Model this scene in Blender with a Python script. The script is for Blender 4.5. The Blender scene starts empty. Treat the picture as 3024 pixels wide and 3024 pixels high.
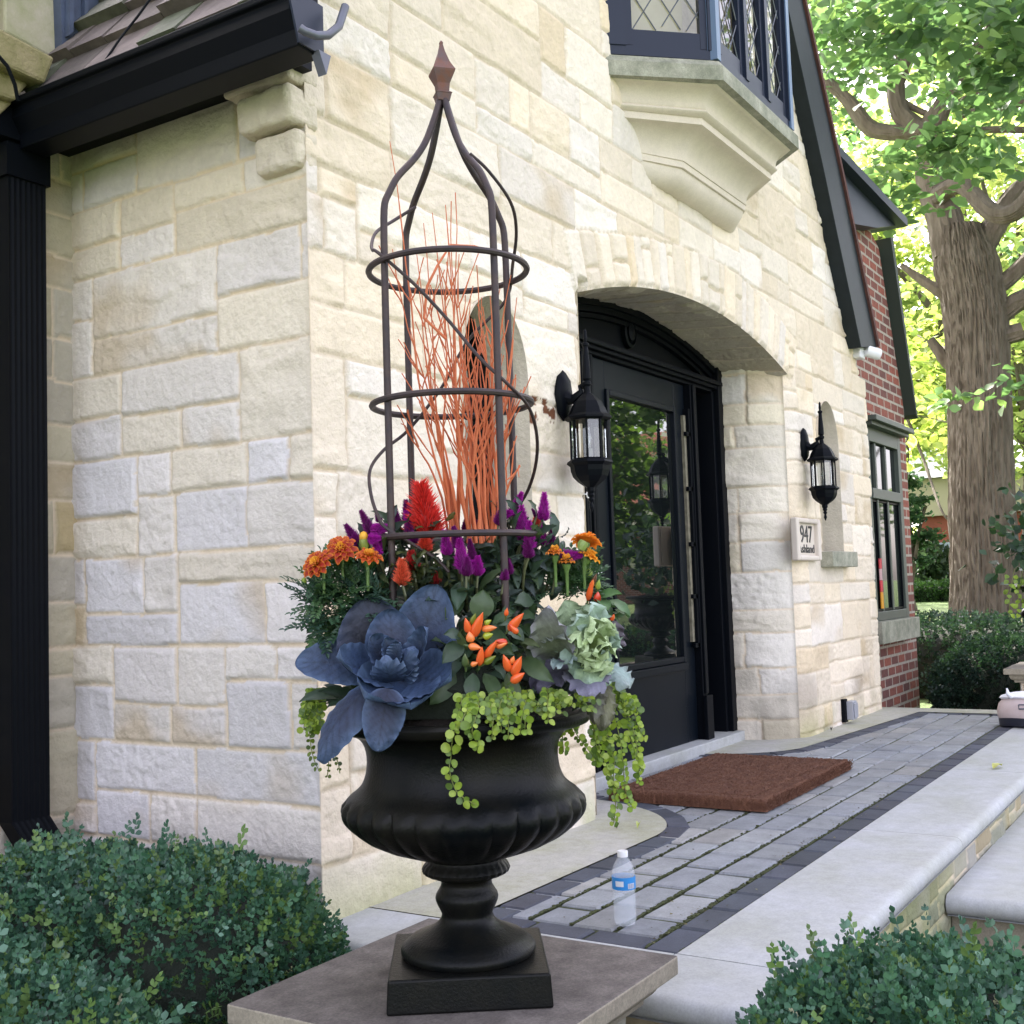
import bpy, math, random
import numpy as np
from mathutils import Vector, Matrix
C = bpy.context.scene.collection
SC = bpy.context.scene
PI = math.pi
rnd = random.Random(7)
rg = np.random.default_rng(11)

# ------------------------------------------------------------------ camera
H = 0.95                                   # lens height above the patio
YAW, PITCH, ROLL = [math.radians(a) for a in (57.63, 3.84, -1.926)]
cy, sy, cp, sp, cr, sr = math.cos(YAW), math.sin(YAW), math.cos(PITCH), math.sin(PITCH), math.cos(ROLL), math.sin(ROLL)
FW = np.array([sy*cp, cy*cp, sp]); RT = np.array([cy, -sy, 0.0]); UPV = np.cross(RT, FW)
RT2 = cr*RT + sr*UPV; UP2 = -sr*RT + cr*UPV
cam = bpy.data.cameras.new('camera'); co = bpy.data.objects.new('camera', cam); C.objects.link(co)
cam.sensor_width = 36; cam.lens = 36*3441/3024; cam.clip_end = 500; cam.clip_start = .05
co.matrix_world = Matrix(((RT2[0], UP2[0], -FW[0], 0), (RT2[1], UP2[1], -FW[1], 0), (RT2[2], UP2[2], -FW[2], H), (0, 0, 0, 1)))
SC.camera = co
SC.render.resolution_x = SC.render.resolution_y = 1024

# ------------------------------------------------------------------ sky, sun, exposure
SUN_EL, SUN_AZ = math.radians(44), math.radians(48)      # azimuth from +Y towards +X
w = bpy.data.worlds.new('World'); SC.world = w; w.use_nodes = True
nt = w.node_tree; bg = nt.nodes['Background']
sk = nt.nodes.new('ShaderNodeTexSky'); sk.sky_type = 'NISHITA'; sk.sun_disc = False
sk.sun_elevation = SUN_EL; sk.sun_rotation = SUN_AZ; sk.dust_density = 3.0; sk.air_density = 1.0; sk.ozone_density = 1.0
hs = nt.nodes.new('ShaderNodeHueSaturation'); hs.inputs['Saturation'].default_value = .42
nt.links.new(sk.outputs[0], hs.inputs['Color']); wb = nt.nodes.new('ShaderNodeMix'); wb.data_type = 'RGBA'; wb.blend_type = 'MULTIPLY'; wb.inputs[0].default_value = 1; wb.inputs[7].default_value = (1, .925, .985, 1)
nt.links.new(hs.outputs[0], wb.inputs[6]); nt.links.new(wb.outputs[2], bg.inputs[0])
bg.inputs[1].default_value = 0.15
sun = bpy.data.lights.new('sun', 'SUN'); sun.energy = 3.2; sun.angle = math.radians(.5); sun.color = (1, .93, .82)
so = bpy.data.objects.new('sun', sun); C.objects.link(so)
sd = Vector((math.sin(SUN_AZ)*math.cos(SUN_EL), math.cos(SUN_AZ)*math.cos(SUN_EL), math.sin(SUN_EL)))
so.rotation_euler = sd.to_track_quat('Z', 'Y').to_euler()
SC.view_settings.view_transform = 'Standard'; SC.view_settings.look = 'None'
SC.view_settings.exposure = 2.66; SC.view_settings.gamma = 1

# ------------------------------------------------------------------ measuring helpers (photo pixels at 1932 -> metres)
KS = 3024/1932
def ray(u, v):
    x, y = (u*KS-1512)/3441, (v*KS-1512)/3441
    return RT2*x - UP2*y + FW
def onY(u, v, y): d = ray(u, v); p = d*(y/d[1]); p[2] += H; return p
def onX(u, v, x): d = ray(u, v); p = d*(x/d[0]); p[2] += H; return p
def onZ(u, v, z): d = ray(u, v); p = d*((z-H)/d[2]); p[2] += H; return p
def onD(u, v, D): d = ray(u, v); p = d*(D/math.hypot(d[0], d[1])); p[2] += H; return p
ZC = 0.11                                   # top of the pedestal cap
AX = onZ(886, 1858, ZC)                     # urn axis
AD = math.hypot(AX[0], AX[1]); TC = np.array([-AX[0]/AD, -AX[1]/AD, 0.0]); TR = np.array([-TC[1], TC[0], 0.0])
if TR @ RT < 0: TR = -TR
def at(u, v, b=0.0):                        # point on the upright plane through the urn axis, b metres nearer the camera
    d = ray(u, v); fwd = -(d@TC); p = d*((AD-b)/fwd); p[2] += H; return p
K = KS/3441*AD                              # metres per photo pixel at the urn
def Q(x, y, b=0.0): return at(543.1+.3638*x, 862.5+.3638*y, b)

# ------------------------------------------------------------------ mesh helpers
def mk(name, V, F, mat=None, parent=None, smooth=False, col=None, kind=None):
    me = bpy.data.meshes.new(name)
    V = np.asarray(V, np.float32).reshape(-1, 3)
    if isinstance(F, np.ndarray):
        n, k = F.shape
        me.vertices.add(len(V)); me.vertices.foreach_set('co', V.ravel())
        me.loops.add(n*k); me.loops.foreach_set('vertex_index', F.astype(np.int32).ravel())
        me.polygons.add(n); me.polygons.foreach_set('loop_start', np.arange(0, n*k, k, dtype=np.int32))
        me.update(calc_edges=True)
    else:
        me.from_pydata([tuple(map(float, a)) for a in V], [], [tuple(int(i) for i in f) for f in F])
    if smooth: me.polygons.foreach_set('use_smooth', np.ones(len(me.polygons), bool))
    if col is not None:
        at_ = me.color_attributes.new('Col', 'FLOAT_COLOR', 'POINT')
        c = np.asarray(col, np.float32)
        if c.ndim == 1: c = np.tile(c, (len(V), 1))
        c4 = np.ones((len(V), 4), np.float32); c4[:, :3] = c[:, :3]
        at_.data.foreach_set('color', c4.ravel())
    me.validate(clean_customdata=False)
    o = bpy.data.objects.new(name, me); C.objects.link(o)
    if mat: me.materials.append(mat)
    if parent: o.parent = parent; o.matrix_parent_inverse = parent.matrix_world.inverted()
    if kind: o['kind'] = kind
    return o
def bevel(o, w=.004, seg=2):
    m = o.modifiers.new('bevel', 'BEVEL'); m.width = w; m.segments = seg; m.limit_method = 'ANGLE'; m.angle_limit = math.radians(40)
    return o
def tag(o, label=None, cat=None, group=None, kind=None):
    if label: o['label'] = label
    if cat: o['category'] = cat
    if group: o['group'] = group
    if kind: o['kind'] = kind
    return o
def thing(name, label, cat, loc=(0, 0, 0), group=None):
    o = bpy.data.objects.new(name, None); C.objects.link(o); o.location = tuple(map(float, loc)); o.empty_display_size = .05
    o.matrix_world = Matrix.Translation(o.location)
    return tag(o, label, cat, group)
class MB:
    def __init__(s): s.V = []; s.F = []; s.Cc = []
    def add(s, V, F, c=None):
        n = len(s.V); V = [tuple(v) for v in V]; s.V += V; s.F += [tuple(int(i)+n for i in f) for f in F]
        s.Cc += [tuple(c) if c is not None and not isinstance(c, list) else (1, 1, 1)]*len(V) if not isinstance(c, list) else [tuple(q) for q in c]
        return s
    def box(s, a, b, c=None):
        (x0, y0, z0), (x1, y1, z1) = a, b
        V = [(x, y, z) for x in (x0, x1) for y in (y0, y1) for z in (z0, z1)]
        return s.add(V, [(0, 1, 3, 2), (4, 6, 7, 5), (0, 4, 5, 1), (2, 3, 7, 6), (0, 2, 6, 4), (1, 5, 7, 3)], c)
    def hexa(s, P, c=None):                 # 8 points: bottom 4, top 4
        return s.add(P, [(0, 3, 2, 1), (4, 5, 6, 7), (0, 1, 5, 4), (1, 2, 6, 5), (2, 3, 7, 6), (3, 0, 4, 7)], c)
    def prism(s, poly, d, c=None):          # polygon (3D points) extruded by vector d
        n = len(poly); P = [np.array(p, float) for p in poly]; d = np.array(d, float)
        V = P+[p+d for p in P]
        F = [tuple(range(n-1, -1, -1)), tuple(range(n, 2*n))]+[(i, (i+1) % n, n+(i+1) % n, n+i) for i in range(n)]
        return s.add(V, F, c)
    def tube(s, P, R, seg=8, c=None, cap=True, rough=0.0):
        P = [np.array(p, float) for p in P]; n = len(P)
        if not hasattr(R, '__len__'): R = [R]*n
        V = []; F = []; prev = None
        for i in range(n):
            t = P[min(i+1, n-1)]-P[max(i-1, 0)]; t = t/(np.linalg.norm(t)+1e-9)
            if prev is None:
                a = np.array([0, 0, 1.]) if abs(t[2]) < .9 else np.array([1., 0, 0]); x = np.cross(t, a)
            else: x = prev-t*(prev@t)
            x = x/(np.linalg.norm(x)+1e-9); y = np.cross(t, x); prev = x
            for k in range(seg):
                a = 2*PI*k/seg; r = R[i]*(1+(rnd.uniform(-rough, rough) if rough else 0))
                V.append(P[i]+x*math.cos(a)*r+y*math.sin(a)*r)
        for i in range(n-1):
            for k in range(seg):
                k2 = (k+1) % seg; F.append((i*seg+k, i*seg+k2, (i+1)*seg+k2, (i+1)*seg+k))
        if cap: F.append(tuple(range(seg-1, -1, -1))); F.append(tuple((n-1)*seg+k for k in range(seg)))
        return s.add(V, F, c)
    def lathe(s, prof, o=(0, 0, 0), seg=48, mod=None, c=None, rot=0.0):   # prof: (r, z)
        V = []; F = []; n = len(prof)
        for i, (r, z) in enumerate(prof):
            for k in range(seg):
                a = 2*PI*k/seg+rot; rr = r*(mod(i, a, z) if mod else 1)
                V.append((o[0]+rr*math.cos(a), o[1]+rr*math.sin(a), o[2]+z))
        for i in range(n-1):
            for k in range(seg):
                k2 = (k+1) % seg; F.append((i*seg+k, i*seg+k2, (i+1)*seg+k2, (i+1)*seg+k))
        F.append(tuple(range(seg-1, -1, -1))); F.append(tuple((n-1)*seg+k for k in range(seg)))
        return s.add(V, F, c)
    def leaf(s, base, tip, nrm, W, bow=0.0, cup=0.0, ruf=0.0, nf=6, shape=1.0, c=(1, 1, 1), c2=None, nu=9, nv=7, rib=0.0, notch=0.0, ph=0.0, vein=0.0):
        base = np.array(base, float); tip = np.array(tip, float); ax = tip-base; L = np.linalg.norm(ax)+1e-9; t = ax/L
        n = np.array(nrm, float); n = n-t*(n@t); n = n/(np.linalg.norm(n)+1e-9); x = np.cross(n, t)
        V = []; col = []
        for i in range(nu):
            a = i/(nu-1)
            if shape < .9: a = .5-.5*math.cos(PI*a)
            wd = W*max(0.0, math.sin(PI*a**shape))**(.5 if shape < .9 else .8)
            if i == 0: wd = W*(.16 if shape < .9 else .05)
            if i == nu-1: wd = W*.01
            for j in range(nv):
                q = j/(nv-1)*2-1; e = abs(q)
                rr = ruf*(e**3)*min(1, a*2.5)*math.sin(nf*a*PI*2+ph+(1.3 if q > 0 else 0)+2*q)+ruf*.5*max(0, a-.6)*2*math.sin(q*4+ph)
                hgt = bow*4*a*(1-a)*L + cup*q*q*W*(1-.3*a)*min(1, a*3) + rr + rib*(1-e)*-.02*L 
                out = 1+notch*math.sin(nf*3.1*a*PI+ph)*e**6
                V.append(base+t*(a*L)+x*(q*wd*.5*out)+n*hgt)
                vd = 1.0
                if vein:
                    fr_ = (a*8-e*2.4) % 1; dv = min(fr_, 1-fr_); vd = 1-vein*math.exp(-(dv/.13)**2)*(1-e**4)-vein*.8*math.exp(-(e/.07)**2)
                if c2 is not None:
                    k = max(e**5, a**12) if c2[3] == -1 else max(e**3, a**4) if c2[3] == 0 else (1-e)**2*c2[3]
                    col.append(tuple((c[m]*(1-k)+c2[m]*k)*vd for m in range(3)))
                else: col.append(tuple(c[:3]))
        F = [(i*nv+j, i*nv+j+1, (i+1)*nv+j+1, (i+1)*nv+j) for i in range(nu-1) for j in range(nv-1)]
        return s.add(V, F, col)
    def ball(s, o, r, c=None, seg=10, sq=(1, 1, 1)):
        V = []; F = []; n = seg//2
        for i in range(n+1):
            th = PI*i/n
            for k in range(seg):
                a = 2*PI*k/seg; V.append((o[0]+r*sq[0]*math.sin(th)*math.cos(a), o[1]+r*sq[1]*math.sin(th)*math.sin(a), o[2]+r*sq[2]*math.cos(th)))
        for i in range(n):
            for k in range(seg):
                k2 = (k+1) % seg; F.append((i*seg+k, (i+1)*seg+k, (i+1)*seg+k2, i*seg+k2))
        return s.add(V, F, c)
    def build(s, name, mat, parent=None, smooth=True, kind=None):
        o = mk(name, s.V, s.F, mat, parent, smooth, col=s.Cc, kind=kind)
        if smooth:
            o.data.set_sharp_from_angle(angle=math.radians(38))
        return o

# numpy value noise
def vn(x, y, seed=0):
    xi = np.floor(x).astype(np.int64); yi = np.floor(y).astype(np.int64); fx = x-xi; fy = y-yi
    fx = fx*fx*(3-2*fx); fy = fy*fy*(3-2*fy)
    def h(a, b):
        k = (a*374761393+b*668265263+seed*974634777) & 0xffffffff
        k = ((k ^ (k >> 13))*1274126177) & 0xffffffff
        return ((k ^ (k >> 16)) & 0xffff)/65535.0
    return (h(xi, yi)*(1-fx)+h(xi+1, yi)*fx)*(1-fy)+(h(xi, yi+1)*(1-fx)+h(xi+1, yi+1)*fx)*fy
def fbm(x, y, o=4, seed=0):
    s = 0; a = .5
    for i in range(o): s = s+a*vn(x*2**i, y*2**i, seed+i*17); a *= .5
    return s/(1-.5**o)

# scatter a small template many times
def scatter(tv, tf, P, T, N, S, cols=None):
    tv = np.asarray(tv, float); P = np.asarray(P, float); T = np.asarray(T, float); N = np.asarray(N, float)
    T = T/(np.linalg.norm(T, axis=1, keepdims=True)+1e-9)
    N = N-T*(N*T).sum(1, keepdims=True); N = N/(np.linalg.norm(N, axis=1, keepdims=True)+1e-9)
    X = np.cross(N, T); S = np.asarray(S, float).reshape(-1, 1, 1)
    V = P[:, None, :]+S*(tv[None, :, 0:1]*X[:, None, :]+tv[None, :, 1:2]*T[:, None, :]+tv[None, :, 2:3]*N[:, None, :])
    nv = len(tv); tf = np.asarray(tf)
    F = (tf[None, :, :]+(np.arange(len(P))*nv)[:, None, None]).reshape(-1, tf.shape[1])
    cc = None if cols is None else np.repeat(np.asarray(cols), nv, axis=0)
    return V.reshape(-1, 3), F, cc
LEAF = ([(0, 0, 0), (.3, .35, .06), (.34, .62, .05), (0, 1, -.08), (-.34, .62, .05), (-.3, .35, .06), (0, .5, -.04)],
        [(0, 1, 6, 5), (1, 2, 3, 6), (6, 3, 4, 5)])
LEAF4 = ([(0, 0, 0), (.33, .5, .07), (0, 1, -.1), (-.33, .5, .07)], [(0, 1, 2, 3)])

# ------------------------------------------------------------------ materials
def mat(name, base=(.5, .5, .5), rough=.8, metal=0.0, vcol=False, bump=0.0, bscale=60.0, var=0.0, vscale=5.0, var2=None, trans=0.0, tcol=None, spec=.5, tint=None, bdist=.01, coat=0.0, grain=0.0):
    m = bpy.data.materials.new(name); m.use_nodes = True; n = m.node_tree.nodes; l = m.node_tree.links
    b = n['Principled BSDF']; out = n['Material Output']
    b.inputs['Roughness'].default_value = rough; b.inputs['Metallic'].default_value = metal
    b.inputs['Specular IOR Level'].default_value = spec; b.inputs['Coat Weight'].default_value = coat
    tc = n.new('ShaderNodeTexCoord')
    if vcol:
        a = n.new('ShaderNodeVertexColor'); a.layer_name = 'Col'; src = a.outputs[0]
    else:
        a = n.new('ShaderNodeRGB'); a.outputs[0].default_value = (*base, 1); src = a.outputs[0]
    if var:
        nz = n.new('ShaderNodeTexNoise'); nz.inputs['Scale'].default_value = vscale; nz.inputs['Detail'].default_value = 6; nz.inputs['Roughness'].default_value = .65
        l.new(tc.outputs['Object'], nz.inputs['Vector'])
        rp = n.new('ShaderNodeValToRGB'); rp.color_ramp.elements[0].position = .35; rp.color_ramp.elements[1].position = .68
        l.new(nz.outputs[0], rp.inputs[0])
        mx = n.new('ShaderNodeMix'); mx.data_type = 'RGBA'
        c2 = var2 if var2 else tuple(max(0, x*(1-var)) for x in base)
        if vcol and not var2:
            mx.blend_type = 'MULTIPLY'; rp.color_ramp.elements[0].color = (1-var, 1-var, 1-var, 1); rp.color_ramp.elements[1].color = (1, 1, 1, 1)
            mx.inputs[0].default_value = 1; l.new(src, mx.inputs[6]); l.new(rp.outputs[0], mx.inputs[7])
        else:
            rp.color_ramp.elements[0].color = (var, var, var, 1) if var2 else (1, 1, 1, 1); rp.color_ramp.elements[1].color = (0, 0, 0, 1)
            l.new(rp.outputs[0], mx.inputs[0]); l.new(src, mx.inputs[6]); mx.inputs[7].default_value = (*c2, 1)
        src = mx.outputs[2]
    if grain:
        gz_ = n.new('ShaderNodeTexNoise'); gz_.inputs['Scale'].default_value = 170; gz_.inputs['Detail'].default_value = 4; gz_.inputs['Roughness'].default_value = .75
        l.new(tc.outputs['Object'], gz_.inputs['Vector']); g2 = n.new('ShaderNodeTexNoise'); g2.inputs['Scale'].default_value = 19; g2.inputs['Detail'].default_value = 8; g2.inputs['Roughness'].default_value = .8; l.new(tc.outputs['Object'], g2.inputs['Vector'])
        for nn_, lo_, hi_ in ((gz_, .38, .62), (g2, .36, .60)):
            mr_ = n.new('ShaderNodeMapRange'); mr_.inputs[1].default_value = lo_; mr_.inputs[2].default_value = hi_; mr_.inputs[3].default_value = 1-grain; mr_.inputs[4].default_value = 1+grain*.25; l.new(nn_.outputs[0], mr_.inputs[0])
            mm = n.new('ShaderNodeMix'); mm.data_type = 'RGBA'; mm.blend_type = 'MULTIPLY'; mm.inputs[0].default_value = 1; l.new(src, mm.inputs[6]); l.new(mr_.outputs[0], mm.inputs[7]); src = mm.outputs[2]
    l.new(src, b.inputs['Base Color'])
    if bump:
        nb = n.new('ShaderNodeTexNoise'); nb.inputs['Scale'].default_value = bscale; nb.inputs['Detail'].default_value = 5; nb.inputs['Roughness'].default_value = .6
        l.new(tc.outputs['Object'], nb.inputs['Vector'])
        bp = n.new('ShaderNodeBump'); bp.inputs['Strength'].default_value = bump; bp.inputs['Distance'].default_value = bdist
        l.new(nb.outputs[0], bp.inputs['Height']); l.new(bp.outputs[0], b.inputs['Normal'])
    if trans:
        tr = n.new('ShaderNodeBsdfTranslucent'); ms = n.new('ShaderNodeMixShader'); ms.inputs[0].default_value = trans
        if tcol: tr.inputs[0].default_value = (*tcol, 1)
        else: l.new(src, tr.inputs[0])
        if tcol and vcol:
            m3 = n.new('ShaderNodeMix'); m3.data_type = 'RGBA'; m3.blend_type = 'MULTIPLY'; m3.inputs[0].default_value = 1
            m3.inputs[7].default_value = (*tcol, 1); l.new(src, m3.inputs[6]); l.new(m3.outputs[2], tr.inputs[0])
        l.new(b.outputs[0], ms.inputs[1]); l.new(tr.outputs[0], ms.inputs[2]); l.new(ms.outputs[0], out.inputs[0])
    return m
def thinglass(name, refl=.12, tint=(1, 1, 1)):
    m = bpy.data.materials.new(name); m.use_nodes = True; n = m.node_tree.nodes; l = m.node_tree.links
    n.remove(n['Principled BSDF']); tr = n.new('ShaderNodeBsdfTransparent'); tr.inputs[0].default_value = (*tint, 1)
    gl = n.new('ShaderNodeBsdfGlossy'); gl.inputs['Roughness'].default_value = .02
    fr = n.new('ShaderNodeFresnel'); fr.inputs[0].default_value = 1.45
    ad = n.new('ShaderNodeMath'); ad.operation = 'ADD'; ad.inputs[1].default_value = refl; ad.use_clamp = True
    ms = n.new('ShaderNodeMixShader'); l.new(fr.outputs[0], ad.inputs[0]); l.new(ad.outputs[0], ms.inputs[0])
    l.new(tr.outputs[0], ms.inputs[1]); l.new(gl.outputs[0], ms.inputs[2]); l.new(ms.outputs[0], n['Material Output'].inputs[0])
    return m
M = {}
M['stone'] = mat('rock_faced_stone', vcol=True, rough=.92, bump=.75, bscale=58, bdist=.009, var=.10, vscale=34, spec=.2)
M['lime'] = mat('cut_limestone', (.68, .60, .49), .85, var=.35, vscale=4, var2=(.52, .46, .35), bump=.15, bscale=150, bdist=.004, spec=.3, grain=0.07)
M['sill'] = mat('weathered_sill', (.42, .41, .32), .9, var=.9, vscale=9, var2=(.20, .21, .15), bump=.2, bscale=120, bdist=.004, grain=0.22)
M['coping'] = mat('patio_stone', (.44, .455, .47), .75, var=.85, vscale=3.4, var2=(.35, .36, .32), bump=.1, bscale=200, bdist=.003, grain=0.13)
M['cap'] = mat('pedestal_stone', (.100, .085, .074), .8, var=.85, vscale=9, var2=(.20, .175, .155), bump=.25, bscale=140, bdist=.004, grain=0.3)
M['capedge'] = mat('pedestal_edge_stone', (.36, .32, .24), .85, var=.7, vscale=14, var2=(.27, .24, .18), bump=.2, bscale=140, bdist=.004, grain=0.22)
M['black'] = mat('black_paint', (.0026, .0036, .0056), .45, spec=.08)
M['doorblack'] = mat('door_paint', (.0030, .0052, .0088), .36, spec=.13)
M['winblue'] = mat('window_paint', (.008, .014, .030), .4, spec=.3)
M['iron'] = mat('trellis_iron', (.028, .022, .026), .55, metal=.3, var=.6, vscale=30, var2=(.075, .045, .035), bump=.1, bscale=300, bdist=.002)
M['rust'] = mat('rusty_iron', (.10, .075, .075), .7, metal=.2, var=.9, vscale=28, var2=(.17, .06, .03), bump=.2, bscale=200, bdist=.002)
M['urn'] = mat('cast_iron', (.0016, .0028, .0038), .36, metal=.0, spec=.14, var=.75, vscale=7, var2=(.011, .010, .007), bump=.35, bscale=160, bdist=.003)
M['mat'] = mat('coir', (.115, .045, .024), .95, var=.9, vscale=16, var2=(.19, .085, .045), bump=1.0, bscale=260, bdist=.01)
M['paver'] = mat('paver', vcol=True, rough=.85, grain=.14, var=.28, vscale=7, bump=.25, bscale=220, bdist=.003)
M['moss'] = mat('moss', (.06, .075, .02), .95, var=.8, vscale=25, var2=(.025, .03, .012), bump=.8, bscale=180, bdist=.01)
M['soil'] = mat('soil', (.02, .015, .01), .95, bump=.8, bscale=60, bdist=.02)
M['mulch'] = mat('mulch', (.035, .025, .018), .95, bump=.9, bscale=50, bdist=.03, var=.6, vscale=20)
M['bark'] = mat('bark', (.150, .125, .095), .92, var=.85, vscale=9, var2=(.070, .054, .036), bump=.8, bscale=26, bdist=.03)
for nd in list(M['bark'].node_tree.nodes):
    if nd.type == 'TEX_NOISE':
        mp = M['bark'].node_tree.nodes.new('ShaderNodeMapping'); mp.inputs['Scale'].default_value = (1, 1, .22)
        src_ = nd.inputs['Vector'].links[0].from_socket; M['bark'].node_tree.links.new(src_, mp.inputs[0]); M['bark'].node_tree.links.new(mp.outputs[0], nd.inputs['Vector'])
M['box'] = mat('boxwood_leaf', vcol=True, rough=.42, trans=.14, tcol=(1.6, 1.8, .8))
M['core_twig'] = mat('dark_core_twigs', (.012, .018, .010), .9, bump=.8, bscale=80)
M['tleaf'] = mat('tree_leaf', vcol=True, rough=.5, trans=.45, tcol=(2.5, 2.4, 1.8))
M['fleaf'] = mat('far_tree_leaf', vcol=True, rough=.6, trans=.6, tcol=(2.7, 2.4, 2.0))
M['leaf'] = mat('plant_leaf', vcol=True, rough=.45, trans=.18, tcol=(1.5, 1.7, .8), var=.25, vscale=60)
M['cab'] = mat('cabbage_leaf', vcol=True, rough=.55, trans=.06, var=.35, vscale=35, bump=.5, bscale=70, bdist=.006, spec=.35)
M['petal'] = mat('petal', vcol=True, rough=.6, trans=.3)
M['pepper'] = mat('pepper_skin', vcol=True, rough=.22, spec=.6)
M['branch'] = mat('orange_willow', (.50, .115, .035), .65, var=.5, vscale=20, var2=(.62, .20, .085))
M['grass'] = mat('grass', (.10, .16, .035), .9, var=.7, vscale=3, var2=(.05, .09, .02), bump=.6, bscale=90, bdist=.03)
M['wframe'] = mat('green_grey_paint', (.065, .078, .062), .5)
M['whiteplastic'] = mat('white_plastic', (.7, .7, .7), .35)
M['plaque'] = mat('plaque_cast', (.60, .53, .45), .6, bump=.1, bscale=100, bdist=.002)
M['ink'] = mat('dark_letters', (.02, .02, .022), .5)
M['shingle'] = mat('slate', vcol=True, rough=.85, bump=.4, bscale=40, bdist=.006, var=.5, vscale=9)
M['dglass'] = mat('dark_window_glass', (.006, .008, .008), .015, spec=1.0); M['dglass'].node_tree.nodes['Principled BSDF'].inputs['IOR'].default_value = 1.75
M['wglass'] = mat('window_glass', (.012, .016, .014), .03, spec=.5); M['wglass'].node_tree.nodes['Principled BSDF'].inputs['IOR'].default_value = 1.32
M['cream'] = mat('cream_curtain', (.62, .55, .36), .8, var=.4, vscale=12, var2=(.5, .42, .24))
M['white'] = mat('matte_white', (.75, .76, .80), .8)
M['glass'] = thinglass('lantern_glass', .06, (.93, .95, .94))
M['lead'] = mat('lead_came', (.12, .13, .15), .45, metal=.4)
M['galv'] = mat('grey_metal', (.12, .13, .16), .45, metal=.4, var=.5, vscale=20, var2=(.10, .09, .10))
def brickmat():
    m = bpy.data.materials.new('red_brick'); m.use_nodes = True; n = m.node_tree.nodes; l = m.node_tree.links; b = n['Principled BSDF']
    tc = n.new('ShaderNodeTexCoord'); mp = n.new('ShaderNodeMapping'); mp.inputs['Rotation'].default_value = (math.radians(-90), 0, 0)
    sx = n.new('ShaderNodeSeparateXYZ'); cx = n.new('ShaderNodeCombineXYZ'); ad = n.new('ShaderNodeMath'); ad.operation = 'ADD'
    l.new(tc.outputs['Object'], sx.inputs[0]); l.new(sx.outputs[0], ad.inputs[0]); l.new(sx.outputs[1], ad.inputs[1]); l.new(ad.outputs[0], cx.inputs[0]); l.new(sx.outputs[2], cx.inputs[1])
    br = n.new('ShaderNodeTexBrick'); l.new(cx.outputs[0], br.inputs['Vector']); br.inputs['Scale'].default_value = 1
    br.inputs['Brick Width'].default_value = .215; br.inputs['Row Height'].default_value = .081; br.inputs['Mortar Size'].default_value = .011; br.inputs['Mortar Smooth'].default_value = .1; br.inputs['Bias'].default_value = -.1
    br.inputs['Color1'].default_value = (.25, .072, .045, 1); br.inputs['Color2'].default_value = (.11, .045, .038, 1); br.inputs['Mortar'].default_value = (.36, .31, .25, 1)
    nz = n.new('ShaderNodeTexNoise'); nz.inputs['Scale'].default_value = 30; l.new(tc.outputs['Object'], nz.inputs['Vector'])
    mx = n.new('ShaderNodeMix'); mx.data_type = 'RGBA'; mx.blend_type = 'OVERLAY'; mx.inputs[0].default_value = .5; l.new(br.outputs[0], mx.inputs[6]); l.new(nz.outputs[0], mx.inputs[7]); l.new(mx.outputs[2], b.inputs['Base Color'])
    bp = n.new('ShaderNodeBump'); bp.invert = True; bp.inputs['Distance'].default_value = .01; bp.inputs['Strength'].default_value = .8; l.new(br.outputs['Fac'], bp.inputs['Height']); l.new(bp.outputs[0], b.inputs['Normal'])
    b.inputs['Roughness'].default_value = .9
    return m
M['brick'] = brickmat()
# ================================================================== THE HOUSE
YF = 2.34; XC = 2.595; XR = 8.60; YL = 3.445
house = thing('stone_house', 'cream rock-faced stone house with gabled front, black arched door and bay window', 'house', (5.6, YF, 0))

def cells_make(x0, x1, z0, z1, seed, hb=(.24, .40), wb=(.26, .74)):
    r = random.Random(seed); out = []; z = z0
    while z < z1:
        h = r.uniform(*hb); h = min(h, z1-z+.02); x = x0-r.uniform(0, .2)
        while x < x1:
            wd = r.uniform(*wb); k = r.random()
            if h < .18 or k < .14: out.append((x, x+wd, z, z+h))
            else:
                f = r.choice([.36, .45, .5, .58, .66, .4]); zz = [z, z+f*h, z+h]
                if k > .86 and h > .33: zz = [z, z+h*.3, z+h*.68, z+h]
                for a, b in zip(zz[:-1], zz[1:]):
                    if r.random() < .45 and wd > .3:
                        m = x+wd*r.uniform(.3, .7); out.append((x, m, a, b)); out.append((m, x+wd, a, b))
                    else: out.append((x, x+wd, a, b))
            x += wd
        z += h
    return out
PAL_F = [((.775, .675, .53), 6), ((.785, .70, .575), 6), ((.76, .65, .49), 4), ((.765, .695, .60), 3), ((.745, .615, .43), 1), ((.735, .66, .565), 1)]
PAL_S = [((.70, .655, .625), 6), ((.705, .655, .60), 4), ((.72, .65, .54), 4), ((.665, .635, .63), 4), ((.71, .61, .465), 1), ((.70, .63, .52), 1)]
MORT = (.69, .585, .44)
def pick(r, pal):
    t = r.uniform(0, sum(w_ for _, w_ in pal))
    for c, w_ in pal:
        t -= w_
        if t <= 0: return np.array(c)
    return np.array(pal[0][0])
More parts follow.
